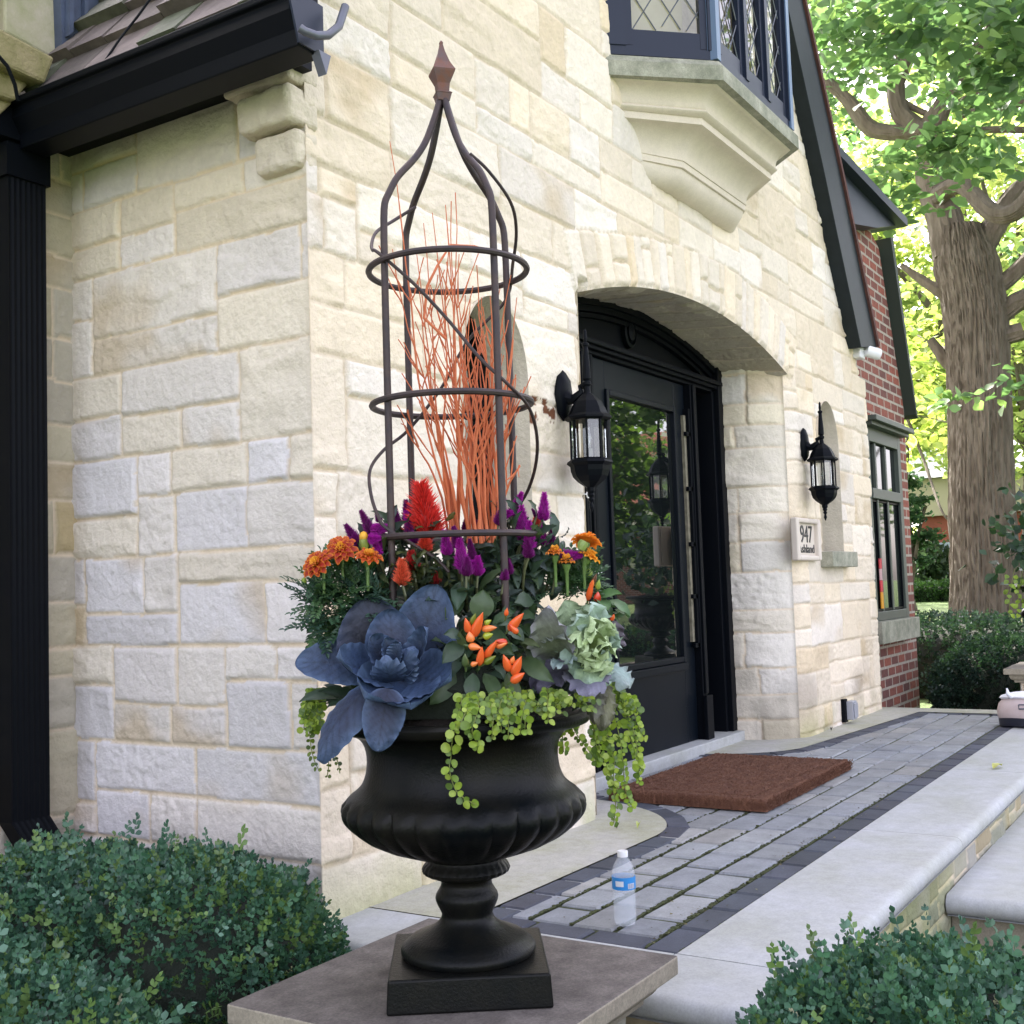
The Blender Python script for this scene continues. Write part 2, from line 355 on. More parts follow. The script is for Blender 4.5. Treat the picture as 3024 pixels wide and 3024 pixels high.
def stones(us, vs, cells, pal, seed, amp=1.0, mort=.0055, extra=None, warp=True):
    """height and colour of a sheet of rock-faced stones over the grid us x vs"""
    U, V = np.meshgrid(us, vs, indexing='ij')
    wu = (fbm(U*9, V*9, 3, seed)-.5)*.014; wv = (fbm(U*7+9, V*7, 3, seed+5)-.5)*.016
    Uw, Vw = U+wu*warp, V+wv*warp
    D = np.full(U.shape, -1.0); Hh = np.zeros(U.shape); Cc = np.zeros(U.shape+(3,)); Cc[:] = MORT
    r = random.Random(seed*3+1)
    pu, pv = np.array(us), np.array(vs)
    for cc in cells:
        i0, i1 = np.searchsorted(pu, [cc[0]-.03, cc[1]+.03]); j0, j1 = np.searchsorted(pv, [cc[2]-.03, cc[3]+.03])
        if i1 <= i0 or j1 <= j0: 
            [r.random() for _ in range(6)]; continue
        uu = Uw[i0:i1, j0:j1]; vv = Vw[i0:i1, j0:j1]
        d = np.minimum(np.minimum(uu-cc[0], cc[1]-uu), np.minimum(vv-cc[2], cc[3]-vv))
        ok = d > 0
        base = r.uniform(.000, .005); tx = r.uniform(-.03, .03); tz = r.uniform(-.05, .03); kind = r.random(); cs = pick(r, pal)*r.uniform(.90, 1.08); sd = r.randrange(999)
        mu, mv = (cc[0]+cc[1])/2, (cc[2]+cc[3])/2
        a = fbm(uu*7, vv*9, 3, sd); f = np.abs(fbm(uu*5+3, vv*8, 2, sd+3)-.5)*2
        fine = fbm(uu*38, vv*46, 3, sd+8)
        step = np.clip((fbm(uu*4, vv*11, 2, sd+21)-.52)*14, 0, 1)
        if kind < .35: h = base+.012*(a-.3)+.005*fine
        elif kind < .75: h = base+.014*(a-.4)-.012*f+.006*fine+.007*step
        else: h = base+.006*(a-.5)+.012*(fine-.5)-.003*(fine < .36)
        h = h+(uu-mu)*tx+(vv-mv)*tz
        ew = .004+.009*np.clip(fbm(uu*13, vv*13, 2, sd+50)-.35, 0, 1)*2; edge = np.clip((d-mort)/ew, 0, 1)**.6
        h = (np.maximum(h, -.001)*amp*.72+.0018)*edge
        col = cs[None, None, :]*(1+.10*(fbm(uu*14, vv*14, 3, sd+2)-.5)[..., None])
        st = np.clip((fbm(uu*3.2, vv*4.1, 3, sd+33)-.55)*5, 0, 1)[..., None]
        col = col*(1-st*.55)+st*.55*np.array((.53, .40, .22))*.95 if r.random() < .3 else col
        body = ok & (d > mort)
        Hs = Hh[i0:i1, j0:j1]; Cs = Cc[i0:i1, j0:j1]; Ds = D[i0:i1, j0:j1]
        Hs[ok] = h[ok]; Cs[body] = col[body]; Ds[ok] = d[ok]
    Hh = Hh-.004*(D < mort)+.002*(vn(U*60, V*60, 3)-.5)
    if extra is not None: extra(U, V, Hh, Cc)
    return U, V, Hh, Cc
def grid_faces(nu, nv, keep=None, flip=False):
    i, j = np.meshgrid(np.arange(nu-1), np.arange(nv-1), indexing='ij'); a = i*nv+j
    F = np.stack([a, a+nv, a+nv+1, a+1], -1)
    if flip: F = F[..., ::-1]
    return F[keep] if keep is not None else F.reshape(-1, 4)
def compact(V, F, Cc):
    u = np.unique(F); m = np.full(len(V), -1); m[u] = np.arange(len(u)); return V[u], m[F], Cc[u]

# --- main opening and the two slit windows (front arch lower and narrower than the back arch: the soffit splays)
OX0, OX1, OZS, OZC = 4.325, 6.90, 2.215, 2.405
def arch_z(x, x0=OX0, x1=OX1, zs=OZS, zc=OZC):
    hw = (x1-x0)/2; rise = zc-zs; R = (hw*hw+rise*rise)/(2*rise); xm = (x0+x1)/2
    return zs+np.sqrt(np.maximum(R*R-(x-xm)**2, 0))-(R-rise)
SL = [(3.375, 3.815, .93, 2.045), (7.385, 7.825, 1.135, 2.13)]      # slit windows x0,x1,z0,z top (round head)
def in_main(x, z): return (x > OX0) & (x < OX1) & (z < arch_z(x))
def in_slit(x, z, s):
    r_ = (s[1]-s[0])/2; xm = (s[0]+s[1])/2; zc = s[3]-r_*1.35
    return (x > s[0]) & (x < s[1]) & (z > s[2]) & ((z < zc) | (((x-xm)/r_)**2+((z-zc)/(r_*1.35))**2 < 1))
gx = [XC-.012]
while gx[-1] < XR: gx.append(gx[-1]+.0062+.0011*(gx[-1]-XC))
gx[-1] = XR
gx = np.array(gx); gz = np.arange(-.62, 5.2, .0085)
XM = (OX0+OX1)/2; RA = ((OX1-OX0)/2)**2/(2*(OZC-OZS))+(OZC-OZS)/2; ZA = OZC-RA
vr = random.Random(5); vb = [-1.42]
while vb[-1] < 1.42: vb.append(vb[-1]+vr.choice([.075, .10, .13, .085, .155]))
vsplit = {i: vr.uniform(.09, .19) if vr.random() < .3 else None for i in range(len(vb))}
vcol = [pick(vr, PAL_F)*vr.uniform(.9, 1.06) for _ in vb]; voff = [vr.uniform(0, .012) for _ in vb]
def front_extra(U, V, Hh, Cc):
    rad = np.hypot(U-XM, V-ZA)-RA; s = np.arctan2(U-XM, V-ZA)*RA
    rad = rad+(fbm(U*8, V*8, 2, 77)-.5)*.02; sw = s+(fbm(U*9, V*9, 2, 78)-.5)*.014
    hr = .27+.03*np.sin(s*2.2)
    ring = (rad > -.05) & (rad < hr) & (np.abs(s) < 1.40) & (V > ZA)
    k = np.clip(np.searchsorted(vb, sw)-1, 0, len(vb)-2)
    vb_ = np.array(vb); d = np.minimum(sw-vb_[k], vb_[k+1]-sw); d = np.minimum(d, np.minimum(hr-rad, rad+.05))
    sp = np.array([vsplit[i] if vsplit[i] else 9 for i in range(len(vb))])[k]
    d = np.minimum(d, np.abs(rad-sp))
    e = np.clip((d-.005)/.014, 0, 1)**.6
    off = np.array(voff)[k]
    h = ((off+.012*(fbm(sw*9+k*3.1, rad*6, 3, 41)-.35)+.005*fbm(U*40, V*40, 2, 9)+.004)*e-.004*(d < .005))*np.clip(rad/.02, .0, 1)
    Hh[ring] = h[ring]
    cv = np.array(vcol)[k]*(1+.12*(fbm(U*15, V*15, 3, 12)-.5)[..., None]); cv[d < .005] = MORT
    Cc[ring] = cv[ring]
    # stones roll back into the doorway at the jambs
    for sgn, xj in ((1, OX1), (-1, OX0)):
        dd = (U-xj)*sgn; m = (dd > -.02) & (dd < .11) & (V < OZS+.05)
        Hh[m] -= (.055*(1-np.clip(dd/.11, 0, 1))**2)[m]
    # damp green-grey staining low on the wall
    low = np.clip((.24-V)*4, 0, 1)*np.clip((fbm(U*5, V*3.5, 4, 99)-.35)*3, 0, 1)
    Cc *= (1-low[..., None]*.62*np.array((.55, .45, .75)))
    low2 = np.clip((.75-V)*1.6, 0, 1)*np.clip((fbm(U*3, V*4, 4, 31)-.5)*4, 0, 1)*(U > 6.6)
    Cc *= (1-low2[..., None]*np.array((.38, .40, .42)))
    # the dark rusty patch on the stone beside the left lantern
    px_, pz_ = onY(1019, 775, YF)[[0, 2]]
    m = (np.abs(U-px_) < .115) & (np.abs(V-pz_) < .055) & (fbm(U*22, V*26, 3, 5) > .53)
    Cc[m] = (.17, .07, .035); Hh[m] -= .003
fc = cells_make(XC-.1, XR+.1, -.66, 5.3, 21)
U, V, Hh, Cc = stones(gx, gz, fc, PAL_F, 3, extra=front_extra)
e_ = np.clip((U-(XC-.012))/.022, 0, 1); Hh = Hh*e_+.010*(1-e_)
Xs, Zs = U.copy(), V.copy()
ins = in_main(Xs, Zs); insl = [in_slit(Xs, Zs, s) for s in SL]
allin = ins | insl[0] | insl[1]
RAKE = [onY(1485, 0, YF-.09), onY(1625, 655, YF-.09)]          # the gable's right edge
def rake_x(z, off=0.0):                                          # x of the raking edge at height z
    a, b = RAKE; return b[0]+(z-b[2])*(a[0]-b[0])/(a[2]-b[2])+off
GSL = (RAKE[0][2]-RAKE[1][2])/(RAKE[1][0]-RAKE[0][0])           # slope dz/dx of the gable
allin |= (Xs > rake_x(Zs)+.10) & (Zs > 2.4)
allin |= (XC+OX1+OX0-2*0 < -9)
allin |= Zs > 2.75+.2+(Xs-XC)*GSL                                # left edge of the gable
k4 = allin[:-1, :-1] & allin[1:, :-1] & allin[1:, 1:] & allin[:-1, 1:]
# snap the ring of inside points onto the outline
m = ins; az = arch_z(Xs); dL, dR, dT = Xs-OX0, OX1-Xs, az-Zs
best = np.minimum(np.minimum(dL, dR), dT)
Xs = np.where(m & (best == dL), OX0, Xs); Xs = np.where(m & (best == dR), OX1, Xs); Zs = np.where(m & (best == dT) & (dT < dL) & (dT < dR), az, Zs)
for s, m in zip(SL, insl):
    r_ = (s[1]-s[0])/2; xm = (s[0]+s[1])/2; zc = s[3]-r_*1.35
    lo = m & (Zs < zc); hi = m & (Zs >= zc)
    a_, b_, c_ = Xs-s[0], s[1]-Xs, Zs-s[2]; bb = np.minimum(np.minimum(a_, b_), c_)
    nx = np.where(lo & (bb == a_), s[0], np.where(lo & (bb == b_), s[1], Xs)); nz = np.where(lo & (bb == c_), s[2], Zs)
    q = np.sqrt(((Xs-xm)/r_)**2+((Zs-zc)/(r_*1.35))**2)+1e-6
    nx = np.where(hi, xm+(Xs-xm)/q, nx); nz = np.where(hi, zc+(Zs-zc)/q, nz); Xs, Zs = nx, nz
Vv = np.stack([Xs, YF-Hh, Zs], -1).reshape(-1, 3)
F = grid_faces(len(gx), len(gz), ~k4)
Vv, F, Cf = compact(Vv, F, Cc.reshape(-1, 3))
mk('front_wall', Vv, F, M['stone'], house, False, Cf)

# --- right-hand return beside the urn
gy = np.arange(YF-.0105, YL+.01, .0065); gzz = np.arange(-.62, 2.75, .0072)
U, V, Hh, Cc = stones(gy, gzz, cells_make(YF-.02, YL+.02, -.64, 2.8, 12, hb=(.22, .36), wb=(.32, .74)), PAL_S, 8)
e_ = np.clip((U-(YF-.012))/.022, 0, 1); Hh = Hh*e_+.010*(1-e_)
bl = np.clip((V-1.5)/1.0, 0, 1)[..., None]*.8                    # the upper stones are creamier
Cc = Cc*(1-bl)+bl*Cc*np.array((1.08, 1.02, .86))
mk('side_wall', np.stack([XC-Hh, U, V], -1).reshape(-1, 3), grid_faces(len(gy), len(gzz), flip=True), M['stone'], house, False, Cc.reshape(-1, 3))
# --- wall running left behind the downspout
gl = np.arange(1.2, XC+.02, .009); gzl = np.arange(-.62, 3.3, .010)
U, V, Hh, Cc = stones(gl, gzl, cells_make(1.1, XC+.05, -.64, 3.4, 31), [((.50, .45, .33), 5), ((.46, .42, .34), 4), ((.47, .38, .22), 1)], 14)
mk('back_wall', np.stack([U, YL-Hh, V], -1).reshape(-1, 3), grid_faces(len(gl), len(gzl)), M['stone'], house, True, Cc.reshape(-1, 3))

# --- door reveals and arched soffit
DY = 2.75
def reveal(x, xe, sgn, seed):
    ys = np.concatenate([[YF-.012], np.arange(YF-.005, DY+.05, .010)]); zs = np.arange(-.02, OZS+.12, .010)
    r = random.Random(seed); cl = []; z = -.02
    while z < OZS+.2:
        h = r.uniform(.13, .24); m = r.choice([YF+.22, YF+.30, YF+.9]); cl += [(YF-.2, m, z, z+h), (m, DY+.3, z, z+h)]; z += h
    U, V, Hh, Cc = stones(ys, zs, cl, [((.68, .61, .46), 5), ((.70, .64, .53), 4), ((.66, .62, .55), 2)], seed, amp=1.6)
    low = np.clip((.62-V)*2, 0, 1)*np.clip((fbm(U*6, V*5, 4, 31)-.33)*3, 0, 1); Cc = Cc*(1-low[..., None]*np.array((.42, .42, .42)))
    t = np.clip((U-YF)/(DY-YF), 0, 1)                    # the jamb rolls round like a drum from the wall face to the frame
    X = xe+(x-xe)*(1-t**1.0)+sgn*0.0-sgn*.05*np.sin(PI*t)*1.0
    mk('door_reveal', np.stack([X-sgn*Hh*np.clip(t*8, 0, 1), U+0*V+.045*(1-t)**4, V], -1).reshape(-1, 3), grid_faces(len(ys), len(zs), flip=sgn < 0), M['stone'], house, True, Cc.reshape(-1, 3))
reveal(OX1-.0, 6.735, 1, 55); reveal(OX0, 4.42, -1, 56)
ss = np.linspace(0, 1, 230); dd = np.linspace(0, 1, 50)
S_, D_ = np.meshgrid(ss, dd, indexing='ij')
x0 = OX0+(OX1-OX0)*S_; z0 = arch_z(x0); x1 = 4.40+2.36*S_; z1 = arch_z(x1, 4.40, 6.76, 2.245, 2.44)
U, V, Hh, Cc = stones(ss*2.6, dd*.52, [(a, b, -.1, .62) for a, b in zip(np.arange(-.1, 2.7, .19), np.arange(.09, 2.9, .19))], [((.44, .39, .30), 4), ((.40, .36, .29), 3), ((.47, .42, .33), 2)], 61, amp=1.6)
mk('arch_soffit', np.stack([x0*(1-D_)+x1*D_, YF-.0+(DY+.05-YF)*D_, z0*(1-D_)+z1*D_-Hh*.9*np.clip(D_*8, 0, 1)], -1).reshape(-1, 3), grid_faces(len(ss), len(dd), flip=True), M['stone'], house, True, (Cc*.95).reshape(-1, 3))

M['slitcloth'] = mat('grey_blind', (.33, .31, .25), .8, var=.6, vscale=9, var2=(.20, .20, .17))
# --- slit window reveals, frames and glass
def slit(s, seed, sillz):
    x0_, x1_, zb, zt = s; r_ = (x1_-x0_)/2; xm = (x0_+x1_)/2; zc = zt-r_*1.35
    P = [(x0_, z) for z in np.linspace(zb, zc, 22)]+[(xm-r_*math.cos(a), zc+r_*1.35*math.sin(a)) for a in np.linspace(0, PI, 26)[1:-1]]+[(x1_, z) for z in np.linspace(zc, zb, 22)]
    P = np.array(P); ys = np.concatenate([[YF-.016], np.linspace(YF-.004, YF+.30, 30)])
    n1, n2 = len(P), len(ys)
    hh = (fbm(np.arange(n1)[:, None]*.55+0*ys, 14*ys[None, :]+0*P[:, :1], 3, seed)-.5)*.014*np.clip((ys-YF)/.03, 0, 1)[None, :]
    cx, cz = xm-P[:, 0], (zc-P[:, 1])*(P[:, 1] > zc)
    L = np.hypot(cx, cz); cx, cz = cx/L, cz/L
    V = np.stack([P[:, 0:1]+cx[:, None]*hh, np.tile(ys, (n1, 1)), P[:, 1:2]+cz[:, None]*hh], -1)
    cc = np.array((.66, .59, .47))*(1+.15*(fbm(V[..., 2]*9, V[..., 1]*20, 3, seed+1)-.5))[..., None]
    mk('window_reveal', V.reshape(-1, 3), grid_faces(n1, n2, flip=True), M['stone'], house, True, cc.reshape(-1, 3))
    fr = MB(); yg = YF+.16
    inner = [(xm+(p[0]-xm)*.80, zb+.035+(p[1]-zb-.035)*.955) for p in P]
    n = len(P); V = []
    for y in (yg, yg+.06):
        V += [(p[0], y, p[1]) for p in P]+[(q[0], y, q[1]) for q in inner]
    F = []
    for i in range(n-1):
        F += [(i, i+1, n+i+1, n+i), (2*n+i+1, 2*n+i, 3*n+i, 3*n+i+1), (n+i, n+i+1, 3*n+i+1, 3*n+i), (i+1, i, 2*n+i, 2*n+i+1)]
    fr.add(V, F); fr.box((x0_, yg+.001, zb), (x1_, yg+.059, zb+.045))
    for f in (.42, .63): z = zb+(zt-zb)*f; fr.box((x0_+.03, yg+.01, z-.013), (x1_-.03, yg+.05, z+.013))
    fo = fr.build('slit_window', M['black'], house, False)
    g = MB(); g.add([(q[0], yg+.035, q[1]) for q in inner], [tuple(range(n))]); g.build('pane', M['glass'], fo, False)
    c = MB(); c.box((x0_-.02, yg+.20, zb), (x1_+.30, yg+.21, zb+(zt-zb)*.60)); c.build('blind', M['slitcloth'], fo, False)
    c = MB(); c.prism([(x0_+.16, yg+.12, zb+(zt-zb)*.60), (x0_+.40, yg+.12, zb+(zt-zb)*.60), (x0_+.33, yg+.12, zb+(zt-zb)*.78), (x0_+.22, yg+.12, zb+(zt-zb)*.90), (x0_+.16, yg+.12, zb+(zt-zb)*.86)], (0, .012, 0)); c.build('white_patch', M['white'], fo, False)  # white piece standing behind the pane
    c = MB(); c.box((x0_-.3, yg+.25, zb-.1), (x1_+.8, yg+.27, zt+.3)); c.build('dark_room', mat('dark_interior', (.01, .011, .012), .9), fo, False)
    if sillz:
        a = MB(); a.box((x0_-.03, YF-.085, zb-.105), (x1_+.075, YF+.24, zb-.004)); bevel(a.build('window_sill', M['sill'], house, False), .006)
slit(SL[0], 5, False); slit(SL[1], 6, True)

# --- limestone kneelers stepping out under the gutter
kn = MB(); krn = random.Random(3)
for (x_, ya, yb, za, zb) in ((2.505, YF-.02, 2.61, 2.492, 2.62), (2.505, YF-.015, 2.555, 2.365, 2.488), (2.545, YF-.01, 2.52, 2.24, 2.361)):
    n1, n2 = 16, 10
    ym = ya+(yb-ya)*krn.uniform(.6, .75) if za > 2.3 else ya+.12
    kn.box((x_+.006, ya+.004, za+.004), (XC+.05, yb-.004, zb-.002), (.66, .58, .45))
ko = kn.build('kneeler_stones', M['stone'], house, False); bevel(ko, .018, 4)
su = ko.modifiers.new('fine', 'SUBSURF'); su.subdivision_type = 'SIMPLE'; su.levels = 3; su.render_levels = 3
tx = bpy.data.textures.new('rock', 'CLOUDS'); tx.noise_scale = .07
dm = ko.modifiers.new('rough', 'DISPLACE'); dm.texture = tx; dm.strength = .022; dm.texture_coords = 'GLOBAL'

# --- gutter, fascia, roof, downspout
GX0, GX1, GY0, GY1 = 2.285, 2.415, 2.11, 3.34
g = MB()
prof = [(GX1, 2.595), (GX0-.012, 2.605), (GX0-.012, 2.585), (GX0+.004, 2.580), (GX0+.002, 2.545), (GX0+.030, 2.500), (GX0+.034, 2.455), (GX1, 2.452)]
g.prism([(x, GY0, z) for x, z in prof], (0, GY1-GY0, 0)); go = g.build('gutter', M['black'], house, False); bevel(go, .004)
g = MB(); g.box((GX1+.001, GY0+.03, 2.50), (2.437, YL-.02, 2.70)); g.box((2.4375, YF-.05, 2.525), (XC-.02, YL-.015, 2.56)); g.build('eaves_board', M['black'], house, False)
g = MB(); c0 = np.array((GX0-.01, GY0-.012, 2.53))
g.tube([(2.30, 2.085, 2.487), (2.31, 2.075, 2.478), (2.34, 2.062, 2.475), (2.38, 2.055, 2.49), (2.42, 2.05, 2.53), (2.45, 2.05, 2.60)], .012, 10)
ge_ = MB(); ge_.prism([(GX0+.03, GY0-.008, 2.46), (GX1, GY0-.008, 2.456), (GX1, GY0-.008, 2.60), (GX0-.012, GY0-.008, 2.606)], (0, .007, 0)); ge_.build('gutter_end', M['winblue'], house, False)
g.prism([(2.38, 2.09, 2.46), (2.41, 2.09, 2.40), (2.43, 2.09, 2.46)], (0, .03, 0))
g.build('gutter_pipe', M['galv'], house)
# downspout: fluted rectangular pipe with a kick at the foot
dsa = onY(17, 600, YL-.09); dsb = onY(88, 600, YL-.09); dx0, dx1 = dsa[0], dsb[0]; wds = dx1-dx0
d = MB(); fl = []
n = 7
for i in range(n+1):
    x = dx0+wds*i/n; fl.append((x, YL-.09)); 
    if i < n: fl += [(x+wds*.42/n, YL-.0875), (x+wds*.58/n, YL-.0875)]
secp = fl+[(dx1, YL-.02), (dx0, YL-.02)]
zk = onY(88, 1540, YL-.09)[2]; kick = onY(118, 1690, YL-.20)
d.prism([(x, y, zk) for x, y in secp], (0, 0, 2.48-zk))
nn = len(secp); off = np.array((.13, -.14, -.34))
A_ = [np.array((x, y, zk)) for x, y in secp]; d.add(A_+[a+off for a in A_], [(i, (i+1) % nn, nn+(i+1) % nn, nn+i) for i in range(nn)])
d.box((dx0-.012, YL-.10, 2.36), (dx1+.012, YL-.01, 2.47))
d.build('downspout', M['black'], house, False)
r_ = MB(); r_.box((dx0-.05, YL-.11, 2.48), (GX1+.02, YL-.001, 2.60)); r_.build('gutter_end_box', M['black'], house, False)
# slate slope above the gutter
sl = MB(); RS = 1.6; sr2 = random.Random(9)
ang = math.atan(RS); ca, sa = math.cos(ang), math.sin(ang)
for k in range(34):
    s0 = k*.17; xa = 2.36+s0*ca; za = 2.625+s0*sa; y = GY0+.01+(k % 2)*-.06
    while y < (YL-.12 if k < 6 else 8.5):
        wd = sr2.uniform(.16, .30) if k < 14 else 1.2; ye = min(y+wd, YL-.12 if k < 6 else 8.6); th = sr2.uniform(.012, .024)
        if ye-y > .03 and (k < 6 or True):
            y_ = max(y, GY0+.01); c = sr2.choice([(.13, .105, .09), (.16, .16, .11), (.10, .085, .085), (.17, .135, .12), (.13, .14, .09)]); q = sr2.uniform(.75, 1.15); c = tuple(a*q for a in c)
            nx_, nz_ = -sa*th*1.6, ca*th*1.6
            b1 = (xa, y_+.002, za); b2 = (xa, ye-.002, za); t1 = (xa+.2*ca, y_+.002, za+.2*sa); t2 = (xa+.2*ca, ye-.002, za+.2*sa)
            up = [(p[0]+nx_*f, p[1], p[2]+nz_*f) for p, f in ((b1, 1.6), (b2, 1.6), (t2, .4), (t1, .4))]
            sl.hexa([b1, b2, t2, t1]+up, c)
        y += wd
sl.build('slate_roof', M['shingle'], house, False)
# plain body of the gable roof, its right slope and the walls behind (block the sun like the real house)
pk = (XC+XR)/2+.05
rb = MB(); zl = 2.60; px0, px1 = 2.42, 8.85
peak = 2.62+(pk-2.42)*RS
rb.prism([(2.44, 2.26, 2.60), (pk, 2.26, peak-.06), (8.80, 2.26, peak-.06-(8.80-pk)*GSL*.97), (8.80, 2.26, 2.3), (8.78, 2.26, 2.3), (pk, 2.26, peak-.22), (2.50, 2.26, 2.52)], (0, .06, 0))
rb = MB()
rb.add([(pk, 2.36, peak-.06), (8.62, 2.36, 2.62), (8.62, 9, 2.62), (pk, 9, peak-.06)], [(0, 1, 2, 3)])
rb.add([(2.60, 2.5, 2.66), (pk, 2.5, peak-.1), (pk, 9, peak-.1), (2.60, 9, 2.66)], [(0, 1, 2, 3)])
rb.add([(8.58, 2.5, -.6), (8.58, 9, -.6), (8.58, 9, 2.6), (8.58, 2.5, 2.6)], [(0, 1, 2, 3)])
rb.add([(1.2, 3.62, -.6), (1.2, 9, -.6), (1.2, 9, 7.0), (1.2, 3.62, 7.0)], [(0, 1, 2, 3)])
rb.add([(-4, 3.60, 3.9), (2.62, 3.60, 3.9), (2.62, 3.60, 7.0), (-4, 3.60, 7.0)], [(0, 1, 2, 3)])
rb.add([(-4, 3.60, -.6), (1.22, 3.60, -.6), (1.22, 3.60, 3.9), (-4, 3.60, 3.9)], [(0, 1, 2, 3)])
rb.add([(1.2, 9, -.6), (8.58, 9, -.6), (8.58, 9, 2.6), (pk, 9, peak-.1), (1.2, 9, 7.0)], [(0, 1, 2, 3, 4)])
rb.add([(2.7, 2.62, 3.1), (8.55, 2.62, 3.1), (pk, 2.62, peak-.2)], [(0, 1, 2)])
rb.build('roof_body', M['shingle'], house, False)
gb = MB(); gb.add([(3.6, YF+.02, 5.15), (rake_x(5.15)+.12, YF+.02, 5.15), (pk, YF+.02, peak-.1)], [(0, 1, 2)], (.5, .46, .36)); gb.build('gable_top', M['stone'], house, False)
# rake board on the right edge of the gable
ra, rb1 = onY(1484, 0, YF-.10), onY(1625, 655, YF-.10); rc, rd = onY(1514, 0, YF-.10), onY(1654, 655, YF-.10)
k_ = 1.9
ext = lambda p, q: p+(p-q)*k_
g = MB()
mid_i = onY(1556, 327, YF-.10); mid_o = onY(1588, 340, YF-.10)
poly = [rb1, mid_i, ra, ext(ra, mid_i), ext(rc, mid_o), rc, mid_o, rd]
g.prism(poly, (0, .10, 0)); bevel(g.build('rake_board', mat('dark_barge_board', (.014, .020, .023), .5, var=.5, vscale=12, var2=(.008, .011, .012), spec=.2), house, False), .004)
g = MB()
for a, b in ((rd, mid_o), (mid_o, rc), (rc, ext(rc, mid_o))):
    o1 = np.array((.03, -.02, .0)); o2 = np.array((.05, .12, 0))
    g.hexa([a+np.array((.0, -.018, 0)), b+np.array((0, -.018, 0)), b+np.array((.032, -.018, .02)), a+np.array((.032, -.018, .02)), a+np.array((.0, .14, 0)), b+np.array((0, .14, 0)), b+np.array((.032, .14, .02)), a+np.array((.032, .14, .02))], (.12, .045, .035))
g.build('verge_tiles', M['shingle'], house, False)

# --- splayed bay window on its stepped limestone corbel
def bay_poly(p, z, e=0.0):                      # p = projection from the wall
    xl, xr = 5.0, 6.06; k = .41-p
    return [(xl-.40+k*.98+e, YF+.02, z), (xl+k*.55, YF-p, z), (xr-k*.28, YF-p, z), (xr+.40-k*.95-e, YF+.02, z)]
def loft(mb, rings, cap=True, c=None):
    V = []; F = []
    for r in rings: V += r
    m_ = len(rings[0])
    for i in range(len(rings)-1):
        for k in range(m_-1): a = i*m_+k; F.append((a, a+1, a+m_+1, a+m_))
    if cap: F.append(tuple(range(m_))); F.append(tuple(range(len(V)-1, len(V)-1-m_, -1)))
    mb.add(V, F, c)
g = MB(); loft(g, [bay_poly(.41, 3.275), bay_poly(.41, 3.345), bay_poly(.385, 3.378), bay_poly(.02, 3.39)]); g.build('bay_sill', M['sill'], house, False)
g = MB(); R_ = [(.0, 2.885)]
for i in range(9): a = i/8*PI/2; R_.append((.005+.105*math.sin(a), 2.885+.085*(1-math.cos(a))))
R_ += [(.122, 2.972), (.122, 3.003)]
for i in range(11): a = i/10*PI/2; R_.append((.128+.125*(1-math.cos(a)), 3.004+.120*math.sin(a)))
R_ += [(.262, 3.126), (.262, 3.158), (.272, 3.160)]
for i in range(7): a = i/6*PI; R_.append((.276+.016*math.sin(a)+.01*i/6, 3.162+.026*i/6))
for i in range(9): a = i/8*PI/2; R_.append((.288+.075*(1-math.cos(a)), 3.190+.08*math.sin(a)))
R_.append((.368, 3.2745))
loft(g, [bay_poly(p, z) for p, z in R_], cap=False); g.build('bay_corbel', M['lime'], house, True)
fp = bay_poly(.375, 3.385); zt = 5.3
xa, xb, xc_, xd = [np.array(p) for p in fp]
bw = MB()
def wall_frame(mb, a, b, posts, z0, z1, t=.05, w=.055, rail=.09):
    """frame in the upright plane from a to b: posts = list of fractions"""
    a = np.array(a); b = np.array(b); ax = (b-a)/np.linalg.norm((b-a)[:2]); L = np.linalg.norm((b-a)[:2]); nn_ = np.array((ax[1], -ax[0], 0)); 
    if nn_[1] > 0: nn_ = -nn_
    def bar(s0, s1, za, zb, d0=0, d1=t):
        P = [a+ax*s0+nn_*-d0, a+ax*s1+nn_*-d0, a+ax*s1-nn_*d1, a+ax*s0-nn_*d1]
        mb.hexa([np.array((p[0], p[1], za)) for p in P]+[np.array((p[0], p[1], zb)) for p in P])
    return bar, L, a, ax, nn_
wins = MB(); panes = MB(); leads = MB(); curt = MB(); post = MB()
